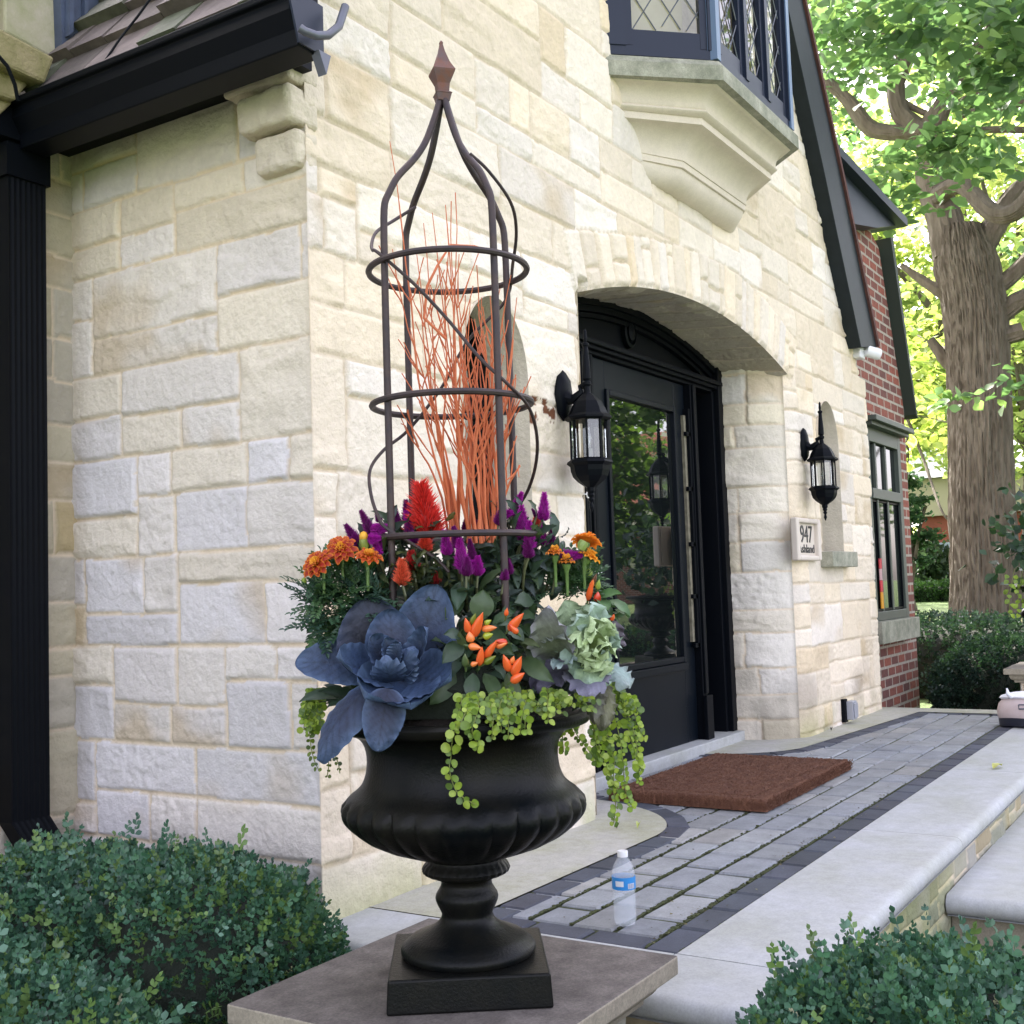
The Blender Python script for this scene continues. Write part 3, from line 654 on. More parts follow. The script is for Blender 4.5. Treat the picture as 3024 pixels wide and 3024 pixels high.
for (a, b, sashes) in ((xa, xb, [(.20, .93)]), (xb, xc_, [(.05, .36), (.40, .66), (.70, .97)]), (xd, xc_, [(.07, .93)])):
    bar, L, a0, ax, nn_ = wall_frame(wins, a, b, [], 3.385, zt)
    bar(0, L, 3.3855, 3.43)
    edges = [0]+[x for s_ in sashes for x in s_]+[1]
    for s0, s1 in zip(edges[0::2], edges[1::2]): bar(s0*L, s1*L, 3.43, zt, -.006, .05)
    for s0, s1 in sashes:
        sw = .035
        bar(s0*L, s0*L+sw, 3.44, zt, .010, .045); bar(s1*L-sw, s1*L, 3.44, zt, .010, .045); bar(s0*L, s1*L, 3.431, 3.515, .012, .044)
        P0 = a0+ax*(s0*L+sw)-nn_*.03; P1 = a0+ax*(s1*L-sw)-nn_*.03
        panes.add([(P0[0], P0[1], 3.51), (P1[0], P1[1], 3.51), (P1[0], P1[1], zt), (P0[0], P0[1], zt)], [(0, 1, 2, 3)])
        wl = (s1-s0)*L-2*sw; sp = .115
        for sg in (1, -1):
            c_ = -3.0
            while c_ < 3.0:
                pts = []
                for s in np.linspace(0, wl, 12):
                    z = 3.51+c_+sg*s*1.55
                    if 3.51 <= z <= zt: pts.append(P0+ax*s+np.array((0, 0, z-P0[2]))+nn_*.006)
                if len(pts) > 1: leads.tube(pts, .0032, 5)
                c_ += .20
    Q0 = a0+ax*.1-nn_*.16; Q1 = a0+ax*(L-.1)-nn_*.16
    if L < 1: curt.add([(Q0[0], Q0[1], 3.3), (Q1[0], Q1[1], 3.3), (Q1[0], Q1[1], zt), (Q0[0], Q0[1], zt)], [(0, 1, 2, 3)])

wo = wins.build('bay_window', M['winblue'], house, False)
leads.build('lead_lattice', M['lead'], wo); panes.build('pane', M['glass'], wo, False); curt.build('curtain', M['cream'], wo, False)
pm = mat('corner_post_paint', (.10, .16, .26), .4)
for p in (xb, xc_): post = MB(); post.box((p[0]-.022, p[1]-.012, 3.3855), (p[0]+.022, p[1]+.035, zt)); post.build('corner_post', pm, wo, False)
g = MB(); g.box((4.75, YF+.25, 3.3), (6.3, YF+.30, 5.4)); g.build('dark_room', mat('dark_interior', (.01, .011, .012), .9), wo, False)

# --- door: arched frame, fanlight panel, leaf with glass, narrow sidelight
fx0, fx1 = 4.36, 6.745
def archb(x, e=0.0): return arch_z(x, 4.40, 6.76, 2.245, 2.44)-e
g = MB(); xs_ = np.linspace(fx0, fx1, 40); V = []
for i, x in enumerate(xs_): V += [(x, DY+.03, 2.19), (x, DY+.03, archb(x)+.03)]
g.add(V, [(2*i, 2*i+2, 2*i+3, 2*i+1) for i in range(39)])
for e, y0_, wd in ((.0, DY-.035, .042), (.052, DY-.015, .020), (.088, DY+.0, .012)):
    top = [(x, archb(x, e)) for x in xs_]
    for i in range(39):
        (xa_, za_), (xb_, zb_) = top[i], top[i+1]
        g.hexa([(xa_, y0_, za_-wd), (xb_, y0_, zb_-wd), (xb_, DY+.035, zb_-wd), (xa_, DY+.035, za_-wd), (xa_, y0_, za_+.01), (xb_, y0_, zb_+.01), (xb_, DY+.035, zb_+.01), (xa_, DY+.035, za_+.01)])
fo = g.build('fanlight_panel', M['black'], house, False)
g = MB(); cx_, cz_ = 5.60, 2.315
n = 28
for r0, r1, d0, d1 in ((.088, .070, .0, .03), (.070, .058, .03, .012), (.050, .0, .004, .040)):
    V = []
    for r_, d_ in ((r0, d0), (r0*.96, d1*.8+d0*.2), (r1, d1 if r1 else d1)): V += [(cx_+r_*.8*math.cos(a), DY+.028-d_, cz_+r_*math.sin(a)) for a in np.linspace(0, 2*PI, n+1)[:-1]]
    g.add(V, [(i*n+k, i*n+(k+1) % n, (i+1)*n+(k+1) % n, (i+1)*n+k)[::-1] for i in range(2) for k in range(n)])
g.build('carved_boss', M['black'], fo)
g = MB()
g.box((fx0, DY-.045, 2.137), (fx1-.05, DY+.06, 2.156)); g.box((fx0, DY-.065, 2.1565), (fx1-.04, DY+.06, 2.18)); g.box((fx0, DY-.03, 2.1805), (fx1-.04, DY+.06, 2.20)); g.box((fx0, DY-.02, 2.118), (fx1-.05, DY+.06, 2.1365))
g.box((6.665, DY-.05, .06), (6.74, DY+.06, 2.33)); g.box((6.635, DY-.02, .06), (6.6645, DY+.14, 2.157))
g.box((fx0, DY-.05, .06), (fx0+.10, DY+.06, 2.33))
for k_, x in enumerate((5.125, 5.09, 5.055, 5.02)): g.box((x-.030, DY-.015-.006*(k_ % 2), .06), (x-.008, DY+.06, 2.117))
g.box((6.27, DY-.035, .06), (6.34, DY+.06, 2.117)); g.box((6.285, DY-.048, .32), (6.325, DY-.0352, 2.117)); g.box((6.26, DY-.06, .06), (6.35, DY-.0355, .31))
g.box((6.3405, DY+.10, .06), (6.6345, DY+.13, 2.117))
bevel(g.build('door_frame', M['black'], house, False), .003)
lx0, lx1 = 5.15, 6.265; gx0, gx1, gz0, gz1 = 5.27, 6.12, .515, 1.965
g = MB(); yl = DY+.005
for (a, b, c_, d_) in ((lx0, gx0, .06, 2.115), (gx1, lx1, .06, 2.115), (gx0, gx1, gz1, 2.115), (gx0, gx1, .06, gz0)): g.box((a, yl, c_), (b, yl+.045, d_))
for (a, b, c_, d_) in ((gx0, gx0+.03, gz0, gz1), (gx1-.03, gx1, gz0, gz1), (gx0+.0305, gx1-.0305, gz1-.03, gz1), (gx0+.0305, gx1-.0305, gz0, gz0+.03)): g.box((a+.001, yl-.014, c_), (b-.001, yl+.03, d_))
g.box((gx0, yl-.022, gz0-.045), (gx1, yl-.0005, gz0-.004))
do = g.build('door', M['doorblack'], house, False); bevel(do, .004)
g = MB(); g.box((gx0+.031, yl+.012, gz0+.031), (gx1-.031, yl+.018, gz1-.031)); g.build('pane', M['dglass'], do, False)
g = MB(); sa_, sb_ = onY(1294, 900, DY-.012)[0], onY(1298, 900, DY-.012)[0]; g.box((sa_, DY-.012, .62), (sb_, DY+.03, 1.93)); sg = g.build('sidelight', mat('leaded_sidelight', (.24, .22, .16), .5, var=.9, vscale=30, var2=(.10, .09, .06)), house, False)
g = MB()
for z in (.60, .88, 1.18, 1.50, 1.82): g.box((sa_-.004, DY-.03, z-.012), (sb_+.03, DY-.0125, z+.012))
g.box((sb_+.001, DY-.03, .59), (sb_+.028, DY+.04, 1.97)); g.build('sidelight_bar', M['black'], sg, False)

# --- brick wing beyond the gable
YB = 2.50
pts = [(8.5, -.6), (10.38, -.6), (10.40, 2.42), (9.86, 3.72), (8.62, 4.22), (8.5, 4.22)]
g = MB(); g.prism([(x, YB, z) for x, z in pts], (0, .3, 0)); g.build('brick_wall', M['brick'], house, False)
g = MB(); g.box((10.10, 2.801, -.6), (10.36, 7, 2.7)); g.build('brick_side', M['brick'], house, False)
g = MB()
a, b, c_ = np.array((10.42, YB-.10, 2.36)), np.array((9.87, YB-.10, 3.80)), np.array((9.33, YB-.10, 5.4))
for p, q in ((a, b),):
    g.prism([p, q, q+np.array((.085, 0, .02)), p+np.array((.05, 0, -.03))], (0, .5, 0))
g.build('wing_barge_board', mat('green_grey_board', (.035, .045, .035), .6, spec=.2), house, False)
g = MB()                                             # boxed eaves running out from behind the gable
p1, p2 = onY(1572, 262, 2.3), onY(1712, 412, 2.3)
g.prism([p1, p2, p2+np.array((0, 0, -.07)), p1+np.array((.0, 0, -.07))], (0, .35, 0))
g.prism([p1+np.array((0, .08, -.071)), p2+np.array((-.1, .08, -.071)), onY(1655, 430, 2.38), onY(1600, 420, 2.38)], (0, .25, 0))
g.build('wing_eaves', mat('eaves_paint', (.014, .020, .034), .5, spec=.3), house, False)
# window of the wing
wx0, wx1 = 8.95, 9.98; wz0, wz1 = .62, 2.12
g = MB(); y0_ = YB-.055
g.box((wx0, y0_, wz0), (wx0+.09, YB+.02, wz1)); g.box((wx1-.09, y0_, wz0), (wx1, YB+.02, wz1)); g.box((wx0+.0905, y0_, wz1-.11), (wx1-.0905, YB+.02, wz1)); g.box((wx0+.0905, y0_, wz0), (wx1-.0905, YB+.02, wz0+.07))
g.box((wx0+.0905, y0_-.01, 1.565), (wx1-.0905, YB+.02, 1.645))
g.box((wx0-.03, y0_-.06, wz1+.001), (wx1+.07, YB+.02, wz1+.03)); g.box((wx0-.05, y0_-.10, wz1+.0305), (wx1+.10, YB+.02, wz1+.07))
for x in (9.25, 9.55): g.box((x-.022, y0_+.012, wz0+.07), (x+.022, YB+.015, 1.565)); g.box((x-.02, y0_+.014, 1.645), (x+.02, YB+.015, wz1-.11))
wv = g.build('casement_window', M['wframe'], house, False); bevel(wv, .004)
g = MB()
for x0_, x1_ in ((wx0+.09, 9.228), (9.272, 9.528), (9.572, wx1-.09)):
    g.box((x0_+.004, y0_+.032, wz0+.072), (x1_-.004, y0_+.038, 1.563)); g.box((x0_+.004, y0_+.034, 1.647), (x1_-.004, y0_+.040, wz1-.112))
g.build('pane', M['wglass'], wv, False)
g = MB()
for x0_, x1_ in ((wx0+.09, 9.228), (9.272, 9.528), (9.572, wx1-.09)):
    for xx in (x0_+.003, x1_-.015): g.box((xx, y0_+.018, wz0+.075), (xx+.012, y0_+.031, 1.56))
    g.box((x0_+.016, y0_+.018, wz0+.075), (x1_-.016, y0_+.031, wz0+.09)); g.box((x0_+.016, y0_+.018, 1.545), (x1_-.016, y0_+.031, 1.56))
g.build('sash', M['black'], wv, False)
g = MB(); zz = [1.10, 1.02, .93, .84, .71]; cc = [(.75, .08, .10), (.75, .5, .5), (.75, .06, .08), (.9, .45, .04)]
for i in range(4): g.box((9.18, y0_+.010, zz[i+1]+.002), (9.245, y0_+.017, zz[i]), cc[i])
g.build('striped_strip', M['petal'], wv, False)  # red, pink and orange strip set in front of the panes
g = MB(); g.box((wx0-.06, YB-.12, wz0-.17), (wx1+.06, YB-.0005, wz0-.002)); bevel(g.build('stone_sill', M['sill'], house, False), .006)

# --- stone mullion, red sash, mossy sloping ledges and torn flashing high on the left
y_ = YL-.12
def q4(mb, uv, y, d, c=None): mb.prism([onY(u, v, y) for u, v in uv], (0, d, 0), c)
g = MB(); q4(g, [(-40, 130), (-40, -40), (8, -40), (9, 50), (11, 64)], y_+.05, .05); g.build('red_sash', mat('red_brown_paint', (.16, .035, .030), .6), house, False)
g = MB(); q4(g, [(9, 60), (8, -40), (112, -40), (113, 100), (105, 112)], y_+.02, .12); bevel(g.build('stone_mullion', mat('mossy_jamb', (.42, .37, .28), .85, var=.9, vscale=7, var2=(.25, .26, .12), bump=.2, bscale=80), house, False), .008)
g = MB(); q4(g, [(-60, 20), (105, 108), (86, 158), (-60, 92)], y_-.10, .14); q4(g, [(-60, 94), (62, 150), (30, 190), (-60, 160)], y_-.05, .12); q4(g, [(-60, 162), (28, 192), (0, 218), (-60, 215)], y_-.02, .12)
bevel(g.build('mossy_ledge', mat('moss_covered_stone', (.19, .175, .065), .95, var=.9, vscale=12, var2=(.30, .25, .13), bump=.6, bscale=60, bdist=.01), house, False), .012)
g = MB(); q4(g, [(113, -40), (190, -40), (182, 45), (160, 52), (150, 92), (118, 100)], y_-.02, .05)
q4(g, [(132, -40), (140, -40), (139, 60), (131, 66)], y_-.045, .024); q4(g, [(160, -40), (168, -40), (166, 46), (160, 49)], y_-.04, .019)
g.build('lead_flashing', mat('lead_sheet', (.06, .08, .13), .5, var=.6, vscale=15, var2=(.03, .035, .05)), house, False)
g = MB(); g.tube([onY(-12, 95, y_-.16), onY(14, 125, y_-.17), onY(28, 160, y_-.17), onY(34, 190, y_-.16)], .006, 6); g.build('cable', M['black'], house); g = MB()
g.tube([onX(300, -25, 2.46), onX(262, 28, 2.42), onX(225, 75, 2.38), onX(195, 120, 2.33)], .004, 6); g.build('cable', M['black'], house)
# ================================================================== GROUND, PATIO, STEPS
def ground_z(x, y):
    d = np.hypot(x, y); return -.56+.30*np.clip((d-9)/2, 0, 1)+.52*np.clip((d-14)/22, 0, 1)
xs = np.concatenate([np.linspace(-70, -6, 16), np.linspace(-4, 16, 60), np.linspace(17, 60, 40), np.linspace(65, 260, 20)])
ys = np.concatenate([np.linspace(-160, -10, 24), np.linspace(-8, 8, 50), np.linspace(9, 40, 30), np.linspace(45, 160, 16)])
X, Y = np.meshgrid(xs, ys, indexing='ij'); Z = ground_z(X, Y)
mk('lawn', np.stack([X, Y, Z], -1).reshape(-1, 3), grid_faces(len(xs), len(ys)), M['grass'], None, True, kind='structure')
g = MB(); X_ = np.linspace(-1.5, 9, 60); Y_ = np.linspace(-1.5, 3.5, 40)
XX, YY = np.meshgrid(X_, Y_, indexing='ij'); ZZ = -.545+.03*(fbm(XX*3, YY*3, 4, 6)-.4)
mk('mulch_bed', np.stack([XX, YY, ZZ], -1).reshape(-1, 3), grid_faces(60, 40), M['mulch'], None, True, kind='structure')

patio = thing('patio', 'raised patio of grey pavers with mossy joints, dark border and pale stone edging', 'patio', (5, 1.7, 0)); patio['kind'] = 'structure'
XE, XP0 = 2.80, 2.91
def back_y(x):
    x = np.asarray(x, float)
    y = np.where(x < 4.05, 1.985-.01*(x-3), 0)
    t = np.clip((x-4.05)/.62, 0, 1); y = np.where((x >= 4.05) & (x < 4.67), 1.975+.78*(1-np.sqrt(np.maximum(0, 1-t*t))), y)
    y = np.where((x >= 4.67) & (x < 6.1), 2.70, y)
    t = np.clip((x-6.1)/.5, 0, 1); y = np.where((x >= 6.1) & (x < 6.6), 2.755-.54*np.sqrt(1-(1-t)**2), y)
    y = np.where(x >= 6.6, 2.215-.09*(x-6.6), y); return y
sb = MB(); sb.box((XE-.02, 1.30, -.5), (8.62, 2.9, -.0075)); sb.build('moss_joints', M['moss'], patio, False)
pr = random.Random(4); pv = MB(); y = 1.425; row = 0
while y < 2.75:
    hrow = .138; x = XP0+(0 if row % 2 else -.11)
    while x < 8.42:
        ln = pr.choice([.25, .28, .28, .30, .21]); xa_, xb_ = max(x, XP0), min(x+ln, 8.42); xm_ = (xa_+xb_)/2
        if xb_-xa_ > .04 and y+hrow*.35 < back_y(xm_):
            wob = lambda: pr.uniform(-.003, .003); j = .0085 if xm_ < 4.2 else (.0065 if xm_ < 5.5 else .005)
            c = pr.choice([(.295, .312, .325), (.325, .338, .345), (.275, .292, .315), (.325, .325, .315), (.29, .30, .305)]); q = pr.uniform(.88, 1.1); c = tuple(a*q for a in c)
            z = pr.uniform(-.003, .002); e = .006
            jj = j*1.35; P = [(xa_+jj+wob(), y+j+wob()), (xb_-jj+wob(), y+j+wob()), (xb_-jj+wob(), y+hrow-j+wob()), (xa_+jj+wob(), y+hrow-j+wob())]
            mx_, my_ = sum(p[0] for p in P)/4, sum(p[1] for p in P)/4
            V = [(p[0], p[1], -.02) for p in P]+[(p[0], p[1], z-e) for p in P]+[(p[0]+(e if p[0] < mx_ else -e), p[1]+(e if p[1] < my_ else -e), z) for p in P]
            pv.add(V, [(4*k+i, 4*k+(i+1) % 4, 4*k+4+(i+1) % 4, 4*k+4+i) for k in (0, 1) for i in range(4)]+[(8, 9, 10, 11)], c)
        x += ln
    y += hrow; row += 1
pv.build('paver_field', M['paver'], patio, False)
# dark border blocks: front row, near-end row, and the curving back row
bd = MB()
def bar_(P0, P1, P2, P3, z, c):
    P = [np.array(p) for p in (P0, P1, P2, P3)]; m_ = sum(P)/4; e = .006
    V = [(p[0], p[1], -.03) for p in P]+[(p[0], p[1], z-e) for p in P]+[(*(p+(m_-p)/np.linalg.norm(m_-p)*e*1.4), z) for p in P]
    bd.add(V, [(4*k+i, 4*k+(i+1) % 4, 4*k+4+(i+1) % 4, 4*k+4+i) for k in (0, 1) for i in range(4)]+[(8, 9, 10, 11)], c)
dk = lambda: (lambda q: tuple(a*q*pr.uniform(.97, 1.03) for a in (.066, .073, .095)))(pr.uniform(.8, 1.25))
x = XE
while x < 8.5: ln = pr.uniform(.19, .23); bar_((x+.007, 1.322), (x+ln-.007, 1.322), (x+ln-.007, 1.412), (x+.007, 1.412), .001, dk()); x += ln
y = 1.418
while y < 1.90: ln = .19; bar_((XE+.004, y+.006), (XP0-.006, y+.006), (XP0-.006, y+ln-.006), (XE+.004, y+ln-.006), .001, dk()); y += ln
# param along the back curve
bx = [2.80]
pts_ = []
xx = np.concatenate([np.linspace(2.80, 4.05, 30), 4.05+.62*np.sin(np.linspace(0, PI/2*.995, 40)), np.linspace(4.68, 6.09, 30), 6.1+.5*(1-np.cos(np.linspace(0, PI/2, 40))), np.linspace(6.62, 8.48, 50)])
cur = np.stack([xx, back_y(xx)], -1); seg = np.hypot(*np.diff(cur, axis=0).T); sl_ = np.concatenate([[0], np.cumsum(seg)])
def cpt(s): return np.array([np.interp(s, sl_, cur[:, 0]), np.interp(s, sl_, cur[:, 1])])
def cnr(s): t = cpt(s+.01)-cpt(s-.01); t /= np.linalg.norm(t)+1e-9; return np.array([t[1], -t[0]])
s = .0
while s < sl_[-1]-.12:
    a, b = cpt(s+.006), cpt(s+.18-.006)
    if not (4.70 < a[0] < 6.05): na, nb = cnr(s+.01), cnr(s+.17); bar_(a+na*.088, b+nb*.088, b, a, .004, dk())
    s += .18
y = 1.40
while y < 2.0: bar_((8.425, y), (8.49, y), (8.49, y+.17), (8.425, y+.17), .001, dk()); y += .18
bd.build('dark_border', M['paver'], patio, False)
# pale aprons between the paving and the wall
ap = MB()
n = len(cur)
zt_ = .0045
for i in range(n-1):
    a, b = cur[i], cur[i+1]
    if 4.68 <= a[0] < 6.1: continue
    V = [(a[0], a[1]+.004, zt_), (b[0], b[1]+.004, zt_), (b[0], max(b[1]+.01, 2.80 if 4.3 < b[0] < 7.0 else 2.36), zt_), (a[0], max(a[1]+.01, 2.80 if 4.3 < a[0] < 7.0 else 2.36), zt_)]
    ap.add(V, [(0, 1, 2, 3)])
ap.add([(8.48, 1.32, zt_), (8.72, 1.32, zt_), (8.72, 2.6, zt_), (8.48, 2.6, zt_)], [(0, 1, 2, 3)])
ap.add([(8.72, 1.32, zt_), (8.72, 1.32, -.2), (8.72, 2.6, -.2), (8.72, 2.6, zt_)], [(0, 1, 2, 3)])
apm = mat('apron_stone', (.46, .45, .42), .85, var=.85, vscale=2.6, var2=(.34, .345, .22), bump=.12, bscale=150, bdist=.003, grain=.16)
ap.build('apron', apm, patio, False)
th = MB(); th.box((4.40, 2.655, -.01), (6.80, 3.0, .059)); bevel(th.build('threshold', M['coping'], patio, False), .006)
# rounded coping slabs along the front and the near end
def coping(a, b, zt=0.003, th_=.06, r=.024, name='coping', m='coping'):
    g = MB(); g.box((a[0], a[1], zt-th_), (b[0], b[1], zt)); o = g.build(name, M[m], patio, False); bevel(o, r, 5); return o
jx = onZ(1638, 1567, 0)[0]
def slab(prof_axis, lo, hi, edge, inner, zt=.003, th_=.060, r=.028):
    """slab with one rounded long edge. axis 'x': runs in x, rounded edge at y=edge"""
    P = [(inner, zt-th_), (edge+.01, zt-th_)]+[(edge+r-r*math.sin(a)*1.0, zt-th_/2-(th_/2)*math.cos(a)) for a in np.linspace(.15, PI-.15, 9)]+[(edge+r+.01, zt), (inner, zt)]
    g = MB()
    if prof_axis == 'x': g.prism([(lo, p, z) for p, z in P], (hi-lo, 0, 0))
    else: g.prism([(p, lo, z) for p, z in P], (0, hi-lo, 0))
    return g
xj = [2.80, jx, jx+1.55, jx+3.1, 8.72]
for a, b in zip(xj[:-1], xj[1:]): slab('x', a+.002, b-.002, .955, 1.318).build('coping', M['coping'], patio)
g = slab('y', .955, 1.32, 2.485, 2.797); g.build('coping', M['coping'], patio)
g = slab('y', 1.324, 2.335, 2.485, 2.797); g.build('coping', M['coping'], patio)
# risers of rubble stone
ux = np.arange(2.53, 8.7, .011); uz = np.arange(-.62, -.055, .009)
PALR = [((.36, .345, .27), 4), ((.40, .37, .28), 3), ((.33, .32, .28), 3), ((.40, .34, .22), 1)]
U, V, Hh, Cc = stones(ux, uz, cells_make(2.45, 8.8, -.64, -.03, 71, hb=(.18, .30), wb=(.12, .34)), PALR, 18, amp=1.1)
mg = np.clip((fbm(U*4, V*4, 3, 8)-.4)*3, 0, 1)[..., None]*np.clip(1-(U-3)/4, .2, 1)[..., None]; Cc = Cc*(1-mg*np.array((.35, .25, .55)))
mk('riser', np.stack([U, .995-Hh, V], -1).reshape(-1, 3), grid_faces(len(ux), len(uz)), M['stone'], patio, True, Cc.reshape(-1, 3))
uy = np.arange(.99, 2.35, .011)
U, V, Hh, Cc = stones(uy, uz, cells_make(.9, 2.4, -.64, -.03, 72, hb=(.18, .30), wb=(.15, .34)), PALR, 19)
mk('riser', np.stack([2.53-Hh, U, V], -1).reshape(-1, 3), grid_faces(len(uy), len(uz), flip=True), M['stone'], patio, True, Cc.reshape(-1, 3))
# lower landing
lp = onZ(1782, 1690, -.165); 
g = slab('y', -2.2, .985, lp[0], 10.5, zt=-.165, th_=.07, r=.035)
landing = thing('lower_landing', 'pale stone landing one step below the patio', 'landing', (6, 0, -.165)); landing['kind'] = 'structure'
g.build('landing_slab', M['coping'], landing)
g = MB(); g.box((lp[0]+.06, -2.2, -.6), (10.5, .98, -.236)); g.build('landing_base', M['capedge'], landing, False)

# ================================================================== PEDESTALS
def pedestal(label, cx, cy_, z, s=.70, group=None):
    t = thing('pedestal', label, 'pedestal', (cx, cy_, -.56))
    h = s/2; g = MB(); g.box((cx-h, cy_-h, z-.042), (cx+h, cy_+h, z)); o = g.build('cap_slab', M['cap'], t, False); bevel(o, .004)
    o.data.materials.append(M['capedge'])
    for p in o.data.polygons:
        if abs(p.normal.z) < .5: p.material_index = 1
    g = MB(); R_ = []
    for i in range(8): a = i/7*PI/2; R_.append((.030+.020*math.sin(a)*1.0, z-.042-.034*(1-math.cos(a))))
    R_ = [(.030, z-.0425)]+[(.032+.028*(1-math.cos(a)), z-.046-.038*math.sin(a)) for a in np.linspace(0, PI/2, 7)]+[(.062, z-.10)]
    V = []
    for e, zz in R_: k = h-e; V += [(cx-k, cy_-k, zz), (cx+k, cy_-k, zz), (cx+k, cy_+k, zz), (cx-k, cy_+k, zz)]
    g.add(V, [(4*i+k, 4*i+(k+1) % 4, 4*i+4+(k+1) % 4, 4*i+4+k)[::-1] for i in range(len(R_)-1) for k in range(4)]); g.build('cap_moulding', M['capedge'], t)
    k = h-.095; A = np.arange(-k, k+.001, .011); Zs_ = np.arange(-.62, z-.095, .011)
    mb = MB(); allV = []; allF = []; allC = []; nn_ = 0
    for f in range(4):
        U, V_, Hh, Cc = stones(A, Zs_, cells_make(-k-.02, k+.02, -.66, z, 81+f, hb=(.12, .22), wb=(.16, .36)), PALR, 22+f, amp=1.2)
        cc_, ss_ = [(1, 0), (0, 1), (-1, 0), (0, -1)][f]
        P = np.stack([U, -k-Hh, V_], -1).reshape(-1, 3); Pr = np.stack([cx+P[:, 0]*cc_-P[:, 1]*ss_, cy_+P[:, 0]*ss_+P[:, 1]*cc_, P[:, 2]], -1)
        allV.append(Pr); allF.append(grid_faces(len(A), len(Zs_))+nn_); allC.append(Cc.reshape(-1, 3)); nn_ += len(Pr)
    mk('stone_shaft', np.concatenate(allV), np.concatenate(allF), M['stone'], t, True, np.concatenate(allC))
    return t
pc = (onZ(437, 1892, ZC)+onZ(1272, 1804, ZC))/2
pedestal('square stone pedestal with brown mottled cap under the black urn', pc[0], pc[1], ZC, s=.705)
p2 = onZ(1890, 1262, .08)
pedestal('small grey stone pedestal at the far right end of the patio edging', 9.16, 1.19, .283, s=.70)

# ================================================================== URN
def zof(v): return at(885, v)[2]
prof_uv = [(47, 1720), (48, 1717), (58, 1696), (58.5, 1690), (58, 1684), (47, 1669), (46, 1662), (47, 1656), (60, 1651), (80, 1643), (83, 1637), (79, 1628), (70, 1621), (66, 1617),
           (78, 1611), (105, 1604), (150, 1588), (180, 1572), (205, 1552), (219, 1536), (224.5, 1520), (223, 1508), (216, 1496), (211, 1491), (203, 1487), (188, 1472), (180, 1452), (177, 1425), (180, 1400), (190, 1382), (212, 1371), (236, 1366), (244, 1358), (245, 1350), (240, 1343), (226, 1340), (215, 1352), (190, 1362)]
k = K
zp = lambda v: zof(v)
ur = [(r*k, zp(v)) for r, v in prof_uv]
zb = ZC+.0695
foot = [(.140, zb), (.145, zb+.005), (.146, zb+.014), (.141, zb+.021), (.133, zb+.024), (.131, zb+.029), (.122, zb+.036)]
ztop = zp(1722)
for i in range(1, 9): f = i/8; foot.append((47*k+(.122-47*k)*(1-f)**2.0, zb+.036+(ztop-zb-.036)*f))
body_prof = foot+ur
zlo, zhi = zp(1600), zp(1498)
def gad(i, a, z):
    if zlo-.03 < z < zhi: 
        e = min(1, (z-zlo+.03)/.03, (zhi-z)/.012); return 1+.052*e*(abs(math.sin(a*15))**.6-.6)
    if zp(1650) < z < zp(1618) and z < zp(1622): return 1+.012*math.sin(a*30)
    return 1
def urn_parts(t, o):
    g = MB(); P = []
    for i in range(len(body_prof)-1):           # refine
        (r0, z0), (r1, z1) = body_prof[i], body_prof[i+1]; n = max(1, int(math.hypot(r1-r0, z1-z0)/.008))
        P += [(r0+(r1-r0)*j/n, z0+(z1-z0)*j/n) for j in range(n)]
    P.append(body_prof[-1])
    rs = np.array([p[0] for p in P]); zs = np.array([p[1] for p in P])
    for _ in range(1): rs[1:-1] = (rs[:-2]+rs[2:]+2*rs[1:-1])/4; zs[1:-1] = (zs[:-2]+zs[2:]+2*zs[1:-1])/4
    g.lathe(list(zip(rs, zs)), (o[0], o[1], 0), 204, gad); b = g.build('urn_bowl', M['urn'], t)
    g = MB(); h = .168; R3 = [TR*-1, TR]
    def c4(e, z): return [np.array((o[0], o[1], z))+TR*sx*(h-e)+TC*sy_*(h-e) for sx, sy_ in ((-1, 1), (1, 1), (1, -1), (-1, -1))]
    g.hexa(c4(0, ZC+.0005)+c4(.004, ZC+.0685)); bevel(g.build('plinth', M['urn'], t, False), .005, 3)
    g = MB(); g.lathe([(.0, 0), (.19*1, 0), (.17, .02), (.0, .05)], (o[0], o[1], zp(1356)), 40); g.build('potting_soil', M['soil'], t)
    return t
urn = thing('urn', 'tall black cast-iron urn with ribbed bowl on the near stone pedestal', 'urn', (AX[0], AX[1], ZC)); urn_parts(urn, AX)

# ================================================================== TRELLIS
tr = thing('trellis', 'rusty dark iron obelisk trellis with rings and pointed finial, standing in the urn', 'trellis', (AX[0], AX[1], zp(1356)))
def cyl(phi, r, z): return np.array((AX[0], AX[1], 0))+TR*r*math.cos(phi)-TC*r*math.sin(phi)*1.0+np.array((0, 0, z))
# phi: 0 = right, +90 = away from the camera
RR = .168; TILT = at(825, 200)-at(885, 1500)
def lean(z): return TR*(-.0)     # stands plumb
legs = [180+36, -54, 36, 126]
og = [(1.0, 1000), (1.0, 483), (.985, 430), (.975, 405), (.92, 393), (.865, 378), (.80, 361), (.72, 347), (.63, 334), (.53, 320), (.44, 305), (.34, 286), (.27, 268), (.19, 243), (.12, 218), (.07, 200), (.05, 190)]
tops = zof(190)
for a in legs:
    P = [cyl(math.radians(a), RR, zp(1352))]+[cyl(math.radians(a), RR*f, zof(v)) for f, v in og]
    Ps = [P[0]]
    for i in range(1, len(P)): 
        Ps += [P[i-1]+(P[i]-P[i-1])*q for q in ((.5, 1.0) if i > 1 else (.33, .66, 1))]
    for _ in range(2): Ps = [Ps[0]]+[(Ps[i-1]+2*Ps[i]+Ps[i+1])/4 for i in range(1, len(Ps)-1)]+[Ps[-1]]
    g = MB(); g.tube(Ps, .0078, 10); g.build('leg', M['iron'], tr)
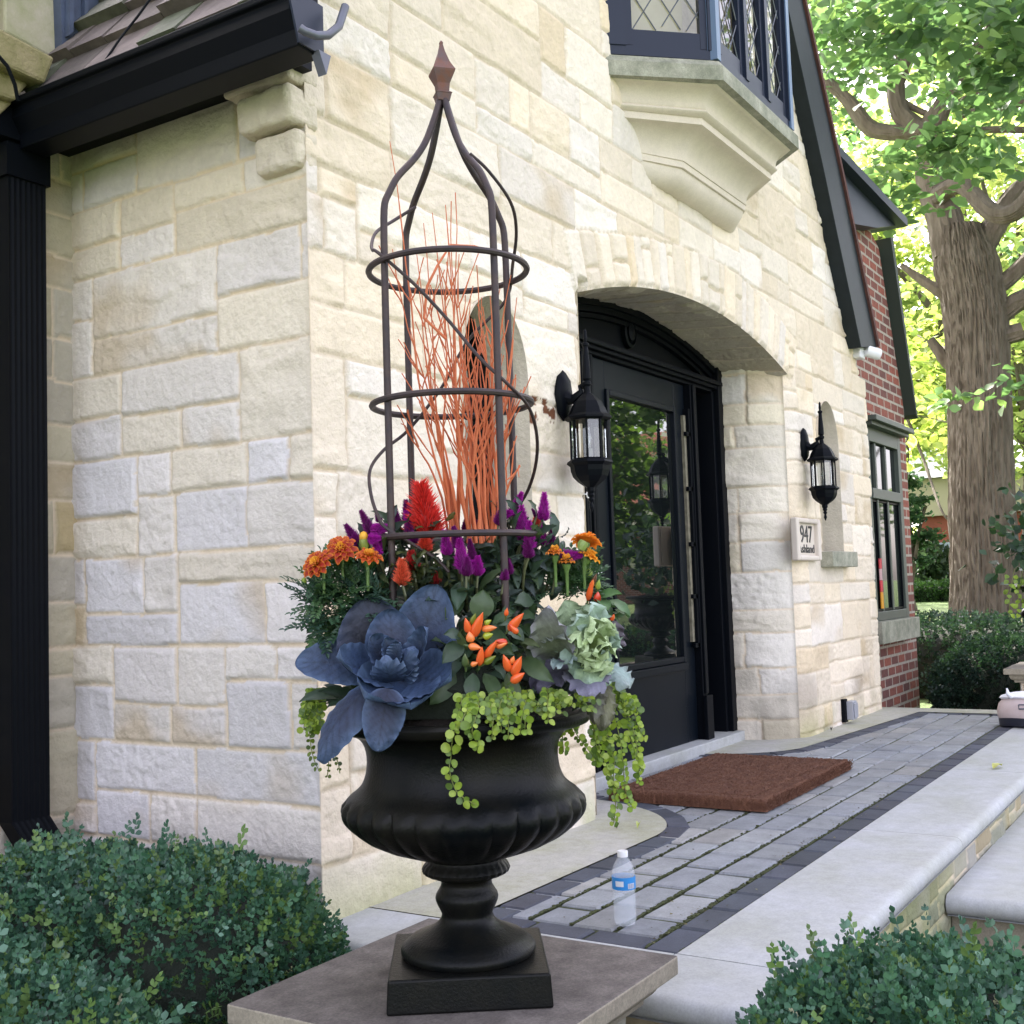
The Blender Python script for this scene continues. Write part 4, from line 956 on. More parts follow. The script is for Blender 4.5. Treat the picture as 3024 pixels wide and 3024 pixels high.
def ring(z, r=.176, tk=.0072):
    g = MB(); n = 64; V = []; F = []
    for i in range(n):
        a = 2*PI*i/n; c = cyl(a, r, z); rd = c-cyl(a, 0, z); rd /= np.linalg.norm(rd)
        for j in range(8): b = 2*PI*j/8; V.append(c+rd*tk*math.cos(b)+np.array((0, 0, tk*math.sin(b))))
    for i in range(n):
        for j in range(8): F.append((i*8+j, ((i+1) % n)*8+j, ((i+1) % n)*8+(j+1) % 8, i*8+(j+1) % 8))
    g.add(V, F); g.build('ring', M['iron'], tr)
for v in (512, 763, 1013): ring(zof(v))
def helix(ph, z0, dz, n=60, sgn=1):
    pass
def wire(pts):
    P = [cyl(math.radians(a), r, zof(v)) for a, r, v in pts]; S = []
    for i in range(len(P)-1):
        p0, p1, p2, p3 = P[max(i-1, 0)], P[i], P[i+1], P[min(i+2, len(P)-1)]
        for t in np.linspace(0, 1, 7)[:-1]:
            S.append(.5*((2*p1)+(-p0+p2)*t+(2*p0-5*p1+4*p2-p3)*t*t+(-p0+3*p1-3*p2+p3)*t**3))
    S.append(P[-1]); g = MB(); g.tube(S, .0038, 8); g.build('spiral_rod', M['iron'], tr)
wire([(126, .120, 362), (150, .140, 395), (175, .157, 430), (190, .168, 462), (205, .178, 487), (216, .182, 500), (238, .135, 560), (270, .112, 628), (296, .145, 700), (312, .180, 748), (334, .185, 785), (356, .186, 840), (376, .184, 900), (396, .180, 950), (420, .15, 1000)])
wire([(-54, .095, 314), (-35, .118, 345), (-10, .146, 390), (10, .160, 430), (28, .170, 480), (40, .172, 545), (70, .125, 620), (100, .125, 710), (126, .172, 790), (150, .183, 835), (175, .186, 880), (190, .184, 930), (205, .180, 975), (216, .174, 1000), (245, .12, 1050), (262, .12, 1080)])
g = MB(); c0 = cyl(0, 0, zof(192)); 
def sq(r, z, a=PI/4+.25): return [cyl(a+i*PI/2, r, z) for i in range(4)]
R_ = [(.019, zof(192)), (.024, zof(180)), (.026, zof(178)), (.018, zof(174)), (.020, zof(160)), (.034, zof(140)), (.036, zof(136)), (.022, zof(120)), (.010, zof(98)), (.005, zof(84)), (.0055, zof(80)), (.001, zof(76))]
V = []
for r, z in R_: V += sq(r, z)
g.add(V, [(4*i+k_, 4*i+(k_+1) % 4, 4*i+4+(k_+1) % 4, 4*i+4+k_) for i in range(len(R_)-1) for k_ in range(4)]); g.build('finial', M['rust'], tr, False)
# ================================================================== PLANTS IN THE URN
V3 = lambda *a: np.array(a, float)
def dirv(r, c, z): return TR*r+TC*c+V3(0, 0, z)      # right, towards camera, up
pr = random.Random(12)
# --- orange painted willow branches
br = thing('willow_branches', 'bundle of bare orange painted branches rising inside the trellis', 'branches', at(900, 1010))
g = MB(); tops_ = [(735, 265), (750, 470), (760, 620), (775, 530), (790, 470), (800, 420), (812, 560), (820, 400), (828, 500), (840, 385), (850, 365), (846, 460), (858, 380), (860, 520), (866, 600), (872, 480), (880, 560), (888, 640), (895, 600), (905, 560), (912, 500), (918, 620), (925, 560), (932, 640), (938, 700), (945, 545), (950, 600), (960, 520), (968, 640), (975, 560), (855, 700), (885, 720), (900, 690), (930, 760), (955, 800), (990, 900), (745, 800)]
for i, (u, v) in enumerate(tops_):
    b0 = pr.uniform(-.05, .06); u0 = 893+(u-860)*.36+pr.uniform(-30, 30); a = at(u0, 1025, b0); b = at(u, v, b0+pr.uniform(-.05, .05))
    n = 14; P = []; R = []; ph = pr.uniform(0, 6); amp = .006
    mid = at(u0+(u-u0)*.42, 820, b0*.8)
    for j in range(n):
        t = j/(n-1); p = a*(1-t)**2+2*mid*t*(1-t)+b*t*t
        p = p+TR*amp*math.sin(t*9+ph)+TC*amp*math.cos(t*8+ph)+TR*pr.uniform(-.0018, .0018); P.append(p+TR*.010*math.sin(t*5+ph*2)*t); R.append((.0024*(1-t)+.0010)*(1.35 if pr.random() < .14 else 1))
    g.tube(P, R, 6)
    for _ in range(pr.randint(2, 5)):
        j = pr.randint(4, n-3); sgn = pr.choice((-1, 1)); L = pr.uniform(.04, .13)
        d = (P[j+1]-P[j]); d = d/np.linalg.norm(d)*.9+TR*sgn*pr.uniform(.2, .5)+TC*pr.uniform(-.3, .3); d /= np.linalg.norm(d)
        Q_ = [P[j]+d*L*q+V3(0, 0, .02*q*q)+TR*pr.uniform(-.002, .002) for q in np.linspace(0, 1, 6)]; g.tube(Q_, [.0019, .0016, .0022, .0013, .0011, .0014], 5)
g.tube([at(842, 640, .03), at(800, 600, .03), at(806, 540, .03), at(826, 500, .02), at(850, 462, 0), at(895, 464, -.02), at(940, 478, .02), at(975, 492, .05)], [.0036, .0036, .0034, .003, .0025, .002, .0016, .0012], 6)
g.build('bare_stems', M['branch'], br)

# --- red-blue cabbage
CB = (.018, .031, .066); CG = (.075, .115, .215); CD = (.022, .024, .036)
def leafq(mb, bx, by, bb, tx, ty, tb, W, n=(0, 1, .2), bow=.1, cup=.2, ruf=.0, nf=5, shape=.8, c=CB, c2=None, rib=.0, nu=30, nv=19, notch=.05, ph=0, vein=0.0):
    L_ = np.linalg.norm(Q(tx, ty, tb)-Q(bx, by, bb))
    mb.leaf(Q(bx, by, bb), Q(tx, ty, tb), dirv(*n), W*.3638*K, bow, cup, ruf, nf, shape, c, c2, nu, nv, rib, notch, ph, vein)
cab = thing('purple_cabbage', 'large slate-blue ornamental cabbage hanging over the left rim of the urn', 'cabbage plant', Q(540, 1130, .2))
def cleaf(*a, **k):
    g = MB(); k.setdefault('c2', (.085, .135, .24, 0)); k.setdefault('ruf', .0022); k.setdefault('nf', 6); k.setdefault('notch', .008); k.setdefault('rib', .22); k.setdefault('vein', .36); k['nu'] = 44; k['nv'] = 25; leafq(g, *a, **k); return g.build('leaf', M['cab'], cab)
CX, CY = 540, 1130
LP_LIT = (.034, .060, .125); BK_SHADE = (.016, .018, .028)  # front leaves coloured lighter as if lit, back leaf darker as if shaded
cleaf(450, 1085, .10, 38, 1070, .11, 255, n=(.05, .9, .5), bow=.08, cup=.08, shape=.70, ph=1, c=(.034, .056, .115))
cleaf(450, 1180, .19, 150, 1570, .22, 225, n=(-.5, .75, .5), bow=.12, cup=-.22, shape=.85, ph=2, c=(.024, .036, .078))
cleaf(520, 1200, .235, 465, 1525, .27, 200, n=(.1, .9, .4), bow=.08, cup=-.15, shape=.75, ph=.5, c=(.020, .028, .060))
cleaf(480, 1120, .13, 410, 730, .13, 370, n=(.1, .95, -.15), bow=.10, cup=.18, shape=.72, ph=.8, c=BK_SHADE, c2=(.05, .065, .11, 0))
cleaf(650, 1160, .13, 775, 660, .14, 320, n=(-.15, .95, -.1), bow=.06, cup=.16, shape=.80, ph=2.2, c=(.026, .040, .082))
cleaf(620, 1160, .14, 850, 940, .19, 190, n=(-.5, .6, .5), bow=-.08, cup=-.22, shape=.80, ph=1.5)
cleaf(560, 1110, .15, 250, 1035, .25, 260, n=(.2, .75, .65), bow=-.10, cup=.18, shape=.72, ph=3, c=LP_LIT)
cleaf(590, 1120, .16, 400, 1255, .29, 300, n=(.25, .75, .7), bow=-.12, cup=.20, shape=.68, ph=.3, c=LP_LIT)
cleaf(600, 1110, .16, 640, 1310, .29, 330, n=(-.05, .75, .75), bow=-.12, cup=.18, shape=.66, ph=2.1, c=LP_LIT)
cleaf(610, 1110, .16, 850, 1160, .25, 290, n=(-.3, .7, .6), bow=-.10, cup=.18, shape=.70, ph=1.1, c=LP_LIT)
cleaf(590, 1120, .19, 730, 885, .23, 150, n=(-.8, .6, .1), bow=-.10, cup=.30, shape=.8, ph=2)
cleaf(545, 1080, .17, 530, 795, .15, 250, n=(.05, .97, -.05), bow=.10, cup=.28, shape=.70, ph=2.5, c=(.028, .040, .078))
cleaf(530, 1090, .19, 420, 930, .20, 175, n=(.65, .75, .1), bow=-.08, cup=.30, shape=.75, ph=1.9)
cleaf(548, 1165, .185, 505, 1068, .245, 205, n=(-.05, .9, -.25), bow=.14, cup=-.26, shape=.50, ph=0, c=(.024, .040, .084), ruf=.005)
cleaf(585, 1150, .18, 640, 1000, .225, 150, n=(-.55, .8, -.2), bow=.14, cup=-.26, shape=.6, ph=2, c=(.022, .036, .076), ruf=.004)
cleaf(545, 1060, .19, 500, 935, .20, 105, n=(.4, .9, 0), bow=.05, cup=.35, shape=.8, ph=.7)
cleaf(555, 1060, .20, 585, 960, .21, 90, n=(-.5, .9, .0), bow=.05, cup=.3, shape=.8, ph=1.2)

# --- pale green flowering kale
kale = thing('green_kale', 'frilly pale green ornamental kale with mauve outer leaves on the right of the urn', 'kale plant', Q(1560, 1000, .15))
def kleaf(*a, **k):
    g = MB(); k.setdefault('ruf', .008); k.setdefault('nf', 5); k.setdefault('notch', .10); k.setdefault('rib', .12); k.setdefault('vein', -.22); leafq(g, *a, **k); return g.build('leaf', M['cab'], kale)
KG = (.25, .36, .20); KY = (.36, .47, .17); KP = (.11, .10, .14); KB = (.19, .28, .26)
kleaf(1440, 1050, .14, 1350, 765, .24, 230, n=(-.4, .9, .1), bow=.14, cup=.25, c=(.19, .22, .14), c2=(.24, .24, .27, 0), ph=1)
kleaf(1400, 1020, .14, 1440, 940, .25, 130, n=(-.1, .9, .5), bow=.2, cup=.2, c=(.17, .2, .17), c2=(.25, .28, .24, 0))
kleaf(1480, 1060, .06, 1290, 1190, .18, 240, n=(-.2, .6, .8), bow=.1, cup=-.1, c=(.075, .075, .11), c2=(.11, .10, .15, 0), ph=2)
kleaf(1540, 1100, .12, 1560, 1235, .24, 230, n=(0, .6, .8), bow=.16, cup=-.12, c=(.12, .12, .17), c2=(.20, .19, .26, 0), ph=.5)
kleaf(1600, 1060, .10, 1770, 1190, .16, 220, n=(.5, .6, .7), bow=.12, cup=-.1, c=KB, c2=(.28, .33, .33, 0), ph=3)
kleaf(1600, 1000, .04, 1680, 830, .05, 220, n=(.5, .7, 0), bow=.1, cup=.2, c=(.10, .085, .10), c2=(.14, .12, .15, 0), ph=2)
kleaf(1620, 1160, .10, 1640, 1400, .16, 150, n=(.2, .9, .2), bow=.1, cup=-.2, c=(.17, .17, .09), c2=(.13, .13, .09, 0), ph=1)
kleaf(1600, 1160, .12, 1590, 1370, .18, 120, n=(-.4, .9, .2), bow=.1, cup=-.2, c=(.12, .125, .10), c2=(.16, .15, .11, 0), ph=1.7)
kleaf(1500, 950, .10, 1440, 740, .12, 190, n=(0, .95, -.1), bow=.1, cup=.25, c=(.24, .32, .17), c2=(.33, .42, .26, 0), ph=1)
kleaf(1540, 950, .12, 1570, 760, .12, 200, n=(.1, .95, 0), bow=.12, cup=.25, c=(.26, .34, .21), c2=(.36, .45, .30, 0), ph=2)
kleaf(1500, 1080, .16, 1395, 1090, .24, 150, n=(-.4, .5, .8), bow=.1, cup=.1, c=KB, c2=(.30, .38, .36, 0), ph=2)
for i in range(19):
    t = i/18; ang = i*2.399+.4; r = 50+130*t**.7; cx_, cy_ = 1560+18*math.sin(t*4), 985
    tx, ty = cx_+r*math.cos(ang)*.72, cy_+r*math.sin(ang)*1.35; f_ = 1-t
    c_ = tuple(KY[m]*f_+KG[m]*t for m in range(3)) if t < .7 else tuple(KG[m]*.5+KB[m]*.5 for m in range(3))
    kleaf(cx_+.1*(tx-cx_), cy_+.1*(ty-cy_), .13+.07*f_, tx, ty, .20+.06*f_, 130+130*t, n=(math.cos(ang)*.5+pr.uniform(-.2, .2), 1, -math.sin(ang)*.5+pr.uniform(-.2, .2)), bow=.10, cup=-.10 if t > .4 else .25, c=c_, c2=(.44, .56, .30, 0) if t < .6 else (.33, .44, .36, 0), ph=ang, nu=24, nv=21, ruf=.011, nf=3.2, notch=.10, shape=.7)

# --- ornamental pepper: leaves and upright fruits
GL = [(.045, .085, .040), (.055, .095, .038), (.038, .070, .036), (.075, .105, .040), (.05, .09, .055)]
def green_leaf(mb, x0, y0, b0, x1, y1, b1, W, n=(0, .9, .4), c=None, cup=.12, bow=.12, ruf=.002):
    c = c or pr.choice(GL); c2 = tuple(q*1.5 for q in c)+(.0,)
    leafq(mb, x0, y0, b0, x1, y1, b1, W, n=n, bow=bow, cup=cup, ruf=ruf, nf=3, shape=.95, c=c, c2=(c[0]*1.35+.01, c[1]*1.3+.01, c[2]*1.3+.01, .35), nu=9, nv=7, notch=0, rib=.25)
def pepper(mb, x, y, b, L, ang, W, c, b2=.02):
    d = TR*math.cos(ang)+V3(0, 0, math.sin(ang))+TC*.55; d /= np.linalg.norm(d); p0 = Q(x, y, b); L = L*.3638*K*1.15; W = W*.3638*K*.5
    P = [p0+d*(L*(t-.5)) for t in np.linspace(0, 1, 9)]; R = [W*f for f in (.45, .88, 1, .98, .88, .74, .55, .32, .07)]
    cs = []
    mb.tube(P, R, 10, c)
    mb.tube([P[0]-d*.012, P[0]+d*.002], [.0016, .003], 6, (.08, .12, .04))
OR = (.72, .115, .025); ORL = (.75, .20, .05); RD = (.55, .05, .02); GO = (.14, .17, .02); GY = (.30, .36, .03)
PEP = [(930, 872, 70, 1.8, 38, OR), (985, 868, 120, 1.15, 52, OR), (945, 930, 46, 1.7, 44, ORL), (1046, 888, 66, .1, 36, ORL), (1040, 925, 44, .3, 36, GY), (963, 838, 54, 1.2, 30, GO), (1038, 855, 34, .5, 26, GY), (1185, 852, 100, .85, 46, OR), (1160, 882, 44, 2.2, 30, RD), (1172, 893, 48, 2.3, 30, OR), (972, 985, 56, -.2, 38, ORL), (1000, 1030, 86, 1.4, 40, OR), (1054, 994, 96, .95, 38, OR), (1105, 958, 56, 2.9, 36, RD), (1108, 974, 50, .3, 32, ORL), (1050, 1050, 62, .6, 34, GO), (920, 1052, 60, 1.6, 38, (.06, .09, .03)), (1133, 1066, 80, 1.9, 42, OR), (1190, 1080, 92, 1.15, 48, OR), (1194, 1142, 72, .6, 44, OR), (1166, 1050, 34, 1.2, 26, ORL), (968, 1072, 32, .3, 26, ORL), (1134, 802, 36, 1.4, 22, OR)]
pp = thing('pepper_plant', 'ornamental pepper plant with orange fruits at the front centre of the urn', 'pepper plant', Q(1050, 1150, .2), 'ornamental pepper plants in the urn')
for x, y, L, a, W, c in PEP:
    g = MB(); pepper(g, x, y, .26, L, a, W, c); g.build('pepper', M['pepper'], pp)
g = MB()
for a in [(900, 930, .20, 805, 922, .24, 62), (905, 960, .2, 800, 1075, .24, 90), (1000, 850, .17, 1015, 685, .17, 120), (900, 720, .12, 815, 845, .16, 85), (920, 640, .1, 880, 800, .17, 90), (1060, 860, .2, 1170, 822, .24, 55), (1060, 900, .2, 1180, 1030, .26, 90),
          (1130, 880, .18, 1225, 960, .2, 70), (1200, 960, .18, 1310, 990, .24, 45), (1215, 1045, .2, 1385, 1170, .27, 85), (1020, 1120, .2, 1080, 1275, .24, 85), (960, 1120, .2, 960, 1270, .22, 80), (1140, 1120, .2, 1160, 1310, .24, 90), (870, 1120, .18, 735, 1285, .2, 100),
          (1060, 1080, .2, 1120, 1150, .26, 60), (860, 1000, .14, 830, 1110, .2, 80), (930, 1000, .2, 890, 900, .22, 50), (1010, 960, .2, 1130, 1010, .24, 60), (1200, 830, .12, 1290, 840, .2, 60), (1180, 760, .1, 1090, 830, .16, 60), (1230, 900, .1, 1240, 1010, .16, 70), (1280, 760, .08, 1170, 760, .14, 100),
          (1100, 1000, .2, 1200, 1000, .22, 60), (1090, 1180, .18, 1100, 1390, .2, 60), (900, 1060, .18, 820, 1170, .22, 70), (1000, 790, .14, 940, 720, .16, 60), (1060, 800, .14, 1090, 740, .16, 60), (1250, 1000, .12, 1330, 1080, .14, 80)]:
    green_leaf(g, *a, n=(pr.uniform(-.5, .5), .8, pr.uniform(.1, .7)))
for i in range(80):
    x, y = pr.uniform(880, 1290), pr.uniform(800, 1240); a = pr.uniform(0, 2*PI); L = pr.uniform(60, 120)
    green_leaf(g, x, y, .12, x+L*math.cos(a), y+L*math.sin(a)*.9+15, .15+pr.uniform(0, .05), L*.45, n=(pr.uniform(-.6, .6), .8, pr.uniform(0, .8)))
g.build('foliage', M['leaf'], pp)
pq = thing('pepper_plant', 'ornamental pepper plant with few fruits on the right edge, above the kale', 'pepper plant', Q(1640, 760, 0), 'ornamental pepper plants in the urn')
for x, y, L, a, W, c in [(1568, 690, 100, 1.35, 34, OR), (1578, 655, 40, 1.3, 26, ORL), (1606, 722, 46, 1.5, 40, RD), (1590, 632, 60, 1.2, 26, (.12, .05, .03)), (1610, 660, 50, 1.4, 30, (.22, .30, .05)), (1655, 822, 36, 1.5, 22, RD), (1685, 830, 34, 1.2, 24, OR), (1668, 862, 34, 1.8, 24, OR)]:
    g = MB(); pepper(g, x, y, .06, L, a, W, c); g.build('pepper', M['pepper'], pq)
g = MB()
for a in [(1580, 750, .03, 1735, 712, .08, 85), (1600, 740, .04, 1660, 800, .10, 80), (1660, 740, .02, 1775, 830, .06, 70), (1620, 720, .0, 1640, 690, .04, 70), (1690, 790, .02, 1770, 835, .06, 45), (1640, 800, .02, 1720, 900, .03, 45), (1600, 780, .02, 1700, 780, .05, 70), (1560, 720, .0, 1540, 640, .0, 50)]:
    green_leaf(g, *a, n=(.3, .7, .6), c=(.07, .15, .05))
for i in range(26):
    x, y = pr.uniform(1540, 1680), pr.uniform(690, 850); a = pr.uniform(-.8, 1.6); L = pr.uniform(45, 90); green_leaf(g, x, y, .0, x+L*math.cos(a), y+L*math.sin(a), .02, L*.42, n=(.2, .7, .5), c=(.05, .10, .04))
g.build('foliage', M['leaf'], pq)

# --- marigolds
def marigold(mb, x, y, b, R, nr, c_in, c_out, rings=3):
    n = np.array(dirv(*nr)); n /= np.linalg.norm(n); a = V3(0, 0, 1)-n*n[2]; a /= np.linalg.norm(a); e = np.cross(a, n); o = Q(x, y, b); R = R*.3638*K
    for k in range(rings):
        m_ = (11, 9, 7)[k]; rr = R*(1, .78, .52)[k]
        for i in range(m_):
            t = 2*PI*(i+.37*k)/m_+pr.uniform(-.1, .1); d = e*math.cos(t)+a*math.sin(t); q = rr*pr.uniform(.88, 1.06)
            mb.leaf(o+d*R*.08+n*.004*k, o+d*q+n*(.004*k+R*(.10, .22, .38)[k]*pr.uniform(.5, 1.2)-R*.12), n, rr*.58, .12, .10, .003, 2, .62, c_in, (*c_out, -1), 9, 9)
    for i in range(26):
        t = i*2.4; r_ = R*.22*math.sqrt(i/26); d = e*math.cos(t)+a*math.sin(t)
        mb.leaf(o+d*r_*.6+n*.006, o+d*(r_+.004)+n*(.020-.006*i/26), d, .008, .1, .2, 0, 2, .8, (.78, .33, .02), (.85, .45, .05, 0), 4, 3)
def mari_plant(t, flowers, leaves):
    for x, y, b, R, nr, ci, co_ in flowers:
        g = MB(); marigold(g, x, y, b, R, nr, ci, co_); f = g.build('flower', M['petal'], t)
        g = MB(); P = Q(x, y, b); n = dirv(*nr); n /= np.linalg.norm(n); q = P-n*.022; g.tube([P-n*.004, P-n*.012, q, q-V3(0, 0, .05)], [.010, .008, .004, .003], 8, (.14, .24, .06)); g.build('calyx', M['leaf'], f)
    g = MB(); leaves(g); g.build('foliage', M['leaf'], t)
def feather(mb, p, d, up, L, c):
    """pinnate marigold leaf"""
    d = d/np.linalg.norm(d); up = up-d*(up@d); up /= np.linalg.norm(up)+1e-9; s = np.cross(d, up); n = 6
    mb.tube([p, p+d*L*.5+up*L*.06, p+d*L], [.0012, .001, .0006], 4, c)
    for i in range(n):
        t = .22+.78*i/(n-1); o = p+d*L*t+up*L*.06*4*t*(1-t)
        if i == n-1: mb.leaf(o, o+d*L*.28, up, L*.16, .1, .2, 0, 2, .9, c, None, 4, 3); continue
        for sg in (1, -1):
            q = s*sg*.85+d*.65+up*pr.uniform(-.15, .25); q /= np.linalg.norm(q); mb.leaf(o, o+q*L*.34*(1-.35*abs(t-.5)), up, L*.16, .1, .2, 0, 2, .9, c, None, 4, 3)
DB = (.33, .014, .005); OG = (.82, .26, .02)
ml = thing('marigold', 'marigold plant with dark red and orange flowers over the left rim of the urn', 'marigold', Q(300, 800, .1), 'marigold plants in the urn')
def lv(g):
    for i in range(330):
        x = pr.gauss(300, 105); y = pr.gauss(740, 105)
        if not (90 < x < 510 and 575 < y < 960) or (x < 180 and y < 640): continue
        b = pr.uniform(.0, .12); d = dirv(pr.uniform(-1, 1)+(x-300)/260, pr.uniform(-.2, 1), pr.uniform(-.5, .9)-(y-740)/220); c = pr.choice([(.045, .11, .055), (.06, .135, .065), (.04, .09, .06), (.08, .16, .06)])
        feather(g, Q(x, y, b), d, dirv(0, .5, 1), pr.uniform(.035, .062), c)
    for a in [(140, 640, .02, 105, 720, .02, 30), (180, 790, .0, 85, 835, .0, 36), (200, 850, .0, 95, 905, .0, 36), (150, 620, 0, 120, 660, 0, 30)]: green_leaf(g, *a, c=(.02, .045, .03))
    for i in range(9): x, y = pr.uniform(110, 260), pr.uniform(860, 940); green_leaf(g, x+60, y-10, .05, x, y+20, .07, 60, c=(.16, .26, .08))
    g.tube([Q(85, 650, .1), Q(110, 672, .1), Q(150, 700, .08), Q(200, 720, .05)], [.003, .002, .002, .002], 5, (.12, .2, .06)); g.ball(Q(84, 645, .1), .006, (.3, .4, .05), sq=(1, 1, 1.5))
    g.tube([Q(400, 490, .08), Q(398, 455, .08), Q(394, 430, .08), Q(390, 400, .08)], [.006, .011, .010, .004], 8, (.30, .36, .06)); g.tube([Q(400, 560, .05), Q(400, 490, .08)], .003, 5, (.12, .2, .06)); g.ball(Q(393, 415, .08), .010, (.85, .45, .03), sq=(1, 1, 1.3))
mari_plant(ml, [(155, 555, .14, 88, (-.45, .75, .5), DB, OG), (275, 480, .12, 86, (-.05, .85, .55), DB, OG), (418, 520, .14, 74, (.15, .45, .9), (.45, .05, .01), OG)], lv)
mr = thing('marigold', 'marigold plant with plain orange flowers seen from behind on the right of the urn', 'marigold', Q(1500, 650, -.1), 'marigold plants in the urn')
def lv(g):
    for i in range(230):
        x = pr.gauss(1470, 75); y = pr.gauss(625, 50)
        if not (1340 < x < 1590 and 550 < y < 730): continue
        d = dirv(pr.uniform(-1, 1), pr.uniform(-.5, .6), pr.uniform(-.3, 1)); feather(g, Q(x, y, pr.uniform(-.1, .03)), d, dirv(0, .3, 1), pr.uniform(.03, .055), pr.choice([(.06, .14, .05), (.045, .10, .045), (.09, .18, .07)]))
    for a, b in (((1525, 600), (1525, 480)), ((1560, 660), (1560, 540)), ((1500, 640), (1470, 560))): g.tube([Q(*a, -.05), Q(*b, -.05)], [.003, .006], 7, (.14, .22, .07))
    g.tube([Q(1518, 480, .05), Q(1528, 455, .05), Q(1538, 436, .05)], [.008, .012, .010], 8, (.28, .38, .10)); g.ball(Q(1560, 600, 0), .009, (.30, .42, .08), sq=(1, 1, 1.4))
mari_plant(mr, [(1548, 440, .03, 88, (.25, -.35, .9), (.80, .22, .02), (.85, .30, .03)), (1560, 520, .04, 66, (.5, .1, .9), (.85, .33, .02), (.9, .45, .04)), (1385, 500, .06, 50, (0, .1, 1), (.7, .2, .03), (.8, .3, .04)), (1445, 545, .06, 46, (0, .1, 1), (.7, .2, .03), (.85, .35, .04))], lv)

# --- celosia spikes
def spike(mb, x0, y0, x1, y1, b, W, c, plume=False):
    a, e = Q(x0, y0, b), Q(x1, y1, b); ax = e-a; L = np.linalg.norm(ax); t = ax/L; W = W*.3638*K*.66; a = a-ax*.12; ax = e-a; L = np.linalg.norm(ax)
    s1 = np.cross(t, TC); s1 /= np.linalg.norm(s1); s2 = np.cross(t, s1)
    mb.tube([a+ax*q for q in np.linspace(0, 1, 7)], [W*.15, W*.46, W*.48, W*.4, W*.3, W*.17, W*.03], 8, tuple(q*.55 for q in c))
    n = 420 if not plume else 700
    for i in range(n):
        h = (i+.5)/n; ph = i*2.399; r = W*(.62*min(1, .35+h*5)*(1-h)**.75+.05)
        d = s1*math.cos(ph)+s2*math.sin(ph); p = a+ax*h*.98+d*r*.7; q = d*1.0+t*(.55+.5*h)+V3(*[pr.uniform(-.25, .25) for _ in range(3)]); q /= np.linalg.norm(q)
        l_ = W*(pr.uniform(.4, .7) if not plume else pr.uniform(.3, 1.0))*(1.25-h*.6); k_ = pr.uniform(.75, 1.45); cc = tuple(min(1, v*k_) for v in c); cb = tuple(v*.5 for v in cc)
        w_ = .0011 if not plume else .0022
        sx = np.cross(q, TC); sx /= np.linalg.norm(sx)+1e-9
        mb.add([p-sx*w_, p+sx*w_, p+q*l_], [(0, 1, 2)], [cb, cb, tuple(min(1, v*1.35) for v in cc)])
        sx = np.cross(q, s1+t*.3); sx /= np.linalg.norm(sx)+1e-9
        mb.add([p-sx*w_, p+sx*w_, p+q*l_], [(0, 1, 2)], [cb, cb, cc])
PU = (.42, .012, .36); PD = (.20, .010, .17)
LFT = [(430, 385, 378, 278, 58, PD, .05), (440, 378, 545, 362, 62, PU, .07), (568, 355, 552, 258, 56, PD, .0), (622, 335, 612, 222, 62, PD, .0), (632, 405, 628, 335, 52, PD, .05), (350, 425, 298, 350, 56, PD, .03), (460, 475, 465, 385, 62, PU, .06), (475, 330, 458, 280, 36, PD, -.03), (372, 440, 340, 400, 45, PD, .05), (290, 560, 240, 545, 50, PU, .04)]
CEN = [(828, 495, 812, 380, 60, PU, .12), (885, 450, 858, 360, 54, PD, .1), (905, 570, 888, 425, 72, PU, .14), (958, 530, 942, 425, 46, PD, .1), (985, 605, 985, 515, 62, PU, .12), (978, 390, 975, 328, 40, PD, -.05), (918, 375, 926, 305, 36, PD, -.05), (1145, 600, 1140, 528, 50, PD, .12), (940, 560, 980, 540, 40, PU, .12)]
RGT = [(1092, 330, 1118, 178, 66, PU, .02), (1120, 300, 1165, 285, 50, PU, .02), (1165, 290, 1215, 182, 58, PU, .0), (1225, 400, 1212, 252, 72, PU, .04), (1252, 470, 1250, 330, 66, PU, .06), (1325, 315, 1330, 185, 68, PU, .0), (1290, 305, 1266, 268, 24, PD, .0), (1325, 450, 1322, 340, 52, PU, .0), (1368, 450, 1368, 332, 48, PD, -.03), (1425, 515, 1538, 505, 62, PU, .03), (1392, 490, 1422, 448, 40, PD, -.02), (1190, 380, 1180, 300, 50, PD, .0), (1350, 500, 1400, 440, 36, PD, -.03)]
ex_ = random.Random(77)
for L_ in (LFT, CEN, RGT):
    for q_ in list(L_):
        if ex_.random() < .55 and q_[4] > 45:
            dx_, dy_ = ex_.uniform(-38, 38), ex_.uniform(10, 60); sc_ = ex_.uniform(.55, .85)
            L_.append((q_[0]+dx_, q_[1]+dy_, q_[0]+dx_+(q_[2]-q_[0])*sc_+ex_.uniform(-15, 15), q_[1]+dy_+(q_[3]-q_[1])*sc_, q_[4]*.85, PD if ex_.random() < .4 else PU, q_[6]+.02))
def stems(g, L):
    for x0, y0, x1, y1, W, c, b in L:
        xe = x0+(960-x0)*.12; g.tube([Q(x0, y0, b), Q((x0+xe)/2-4, y0+70, b), Q(xe, y0+200, b*.5)], [.0028, .003, .0035], 5, (.12, .13, .06))
def narrow(g, cx, cy, sx, sy, n, b0, cols, L0=92):
    for i in range(n):
        x, y = pr.gauss(cx, sx), pr.gauss(cy, sy); a = pr.uniform(-PI, PI) if pr.random() < .4 else pr.uniform(-2.6, -.5); L = pr.uniform(.7, 1.6)*L0
        green_leaf(g, x, y, b0, x+L*math.cos(a), y+L*math.sin(a)*.9, b0+pr.uniform(-.02, .08), L*.38, n=(pr.uniform(-.8, .8), .7, pr.uniform(-.1, .8)), c=pr.choice(cols), bow=pr.uniform(.05, .25))
DG = [(.045, .08, .055), (.055, .095, .06), (.08, .12, .085), (.035, .06, .045), (.05, .07, .065), (.07, .11, .05)]
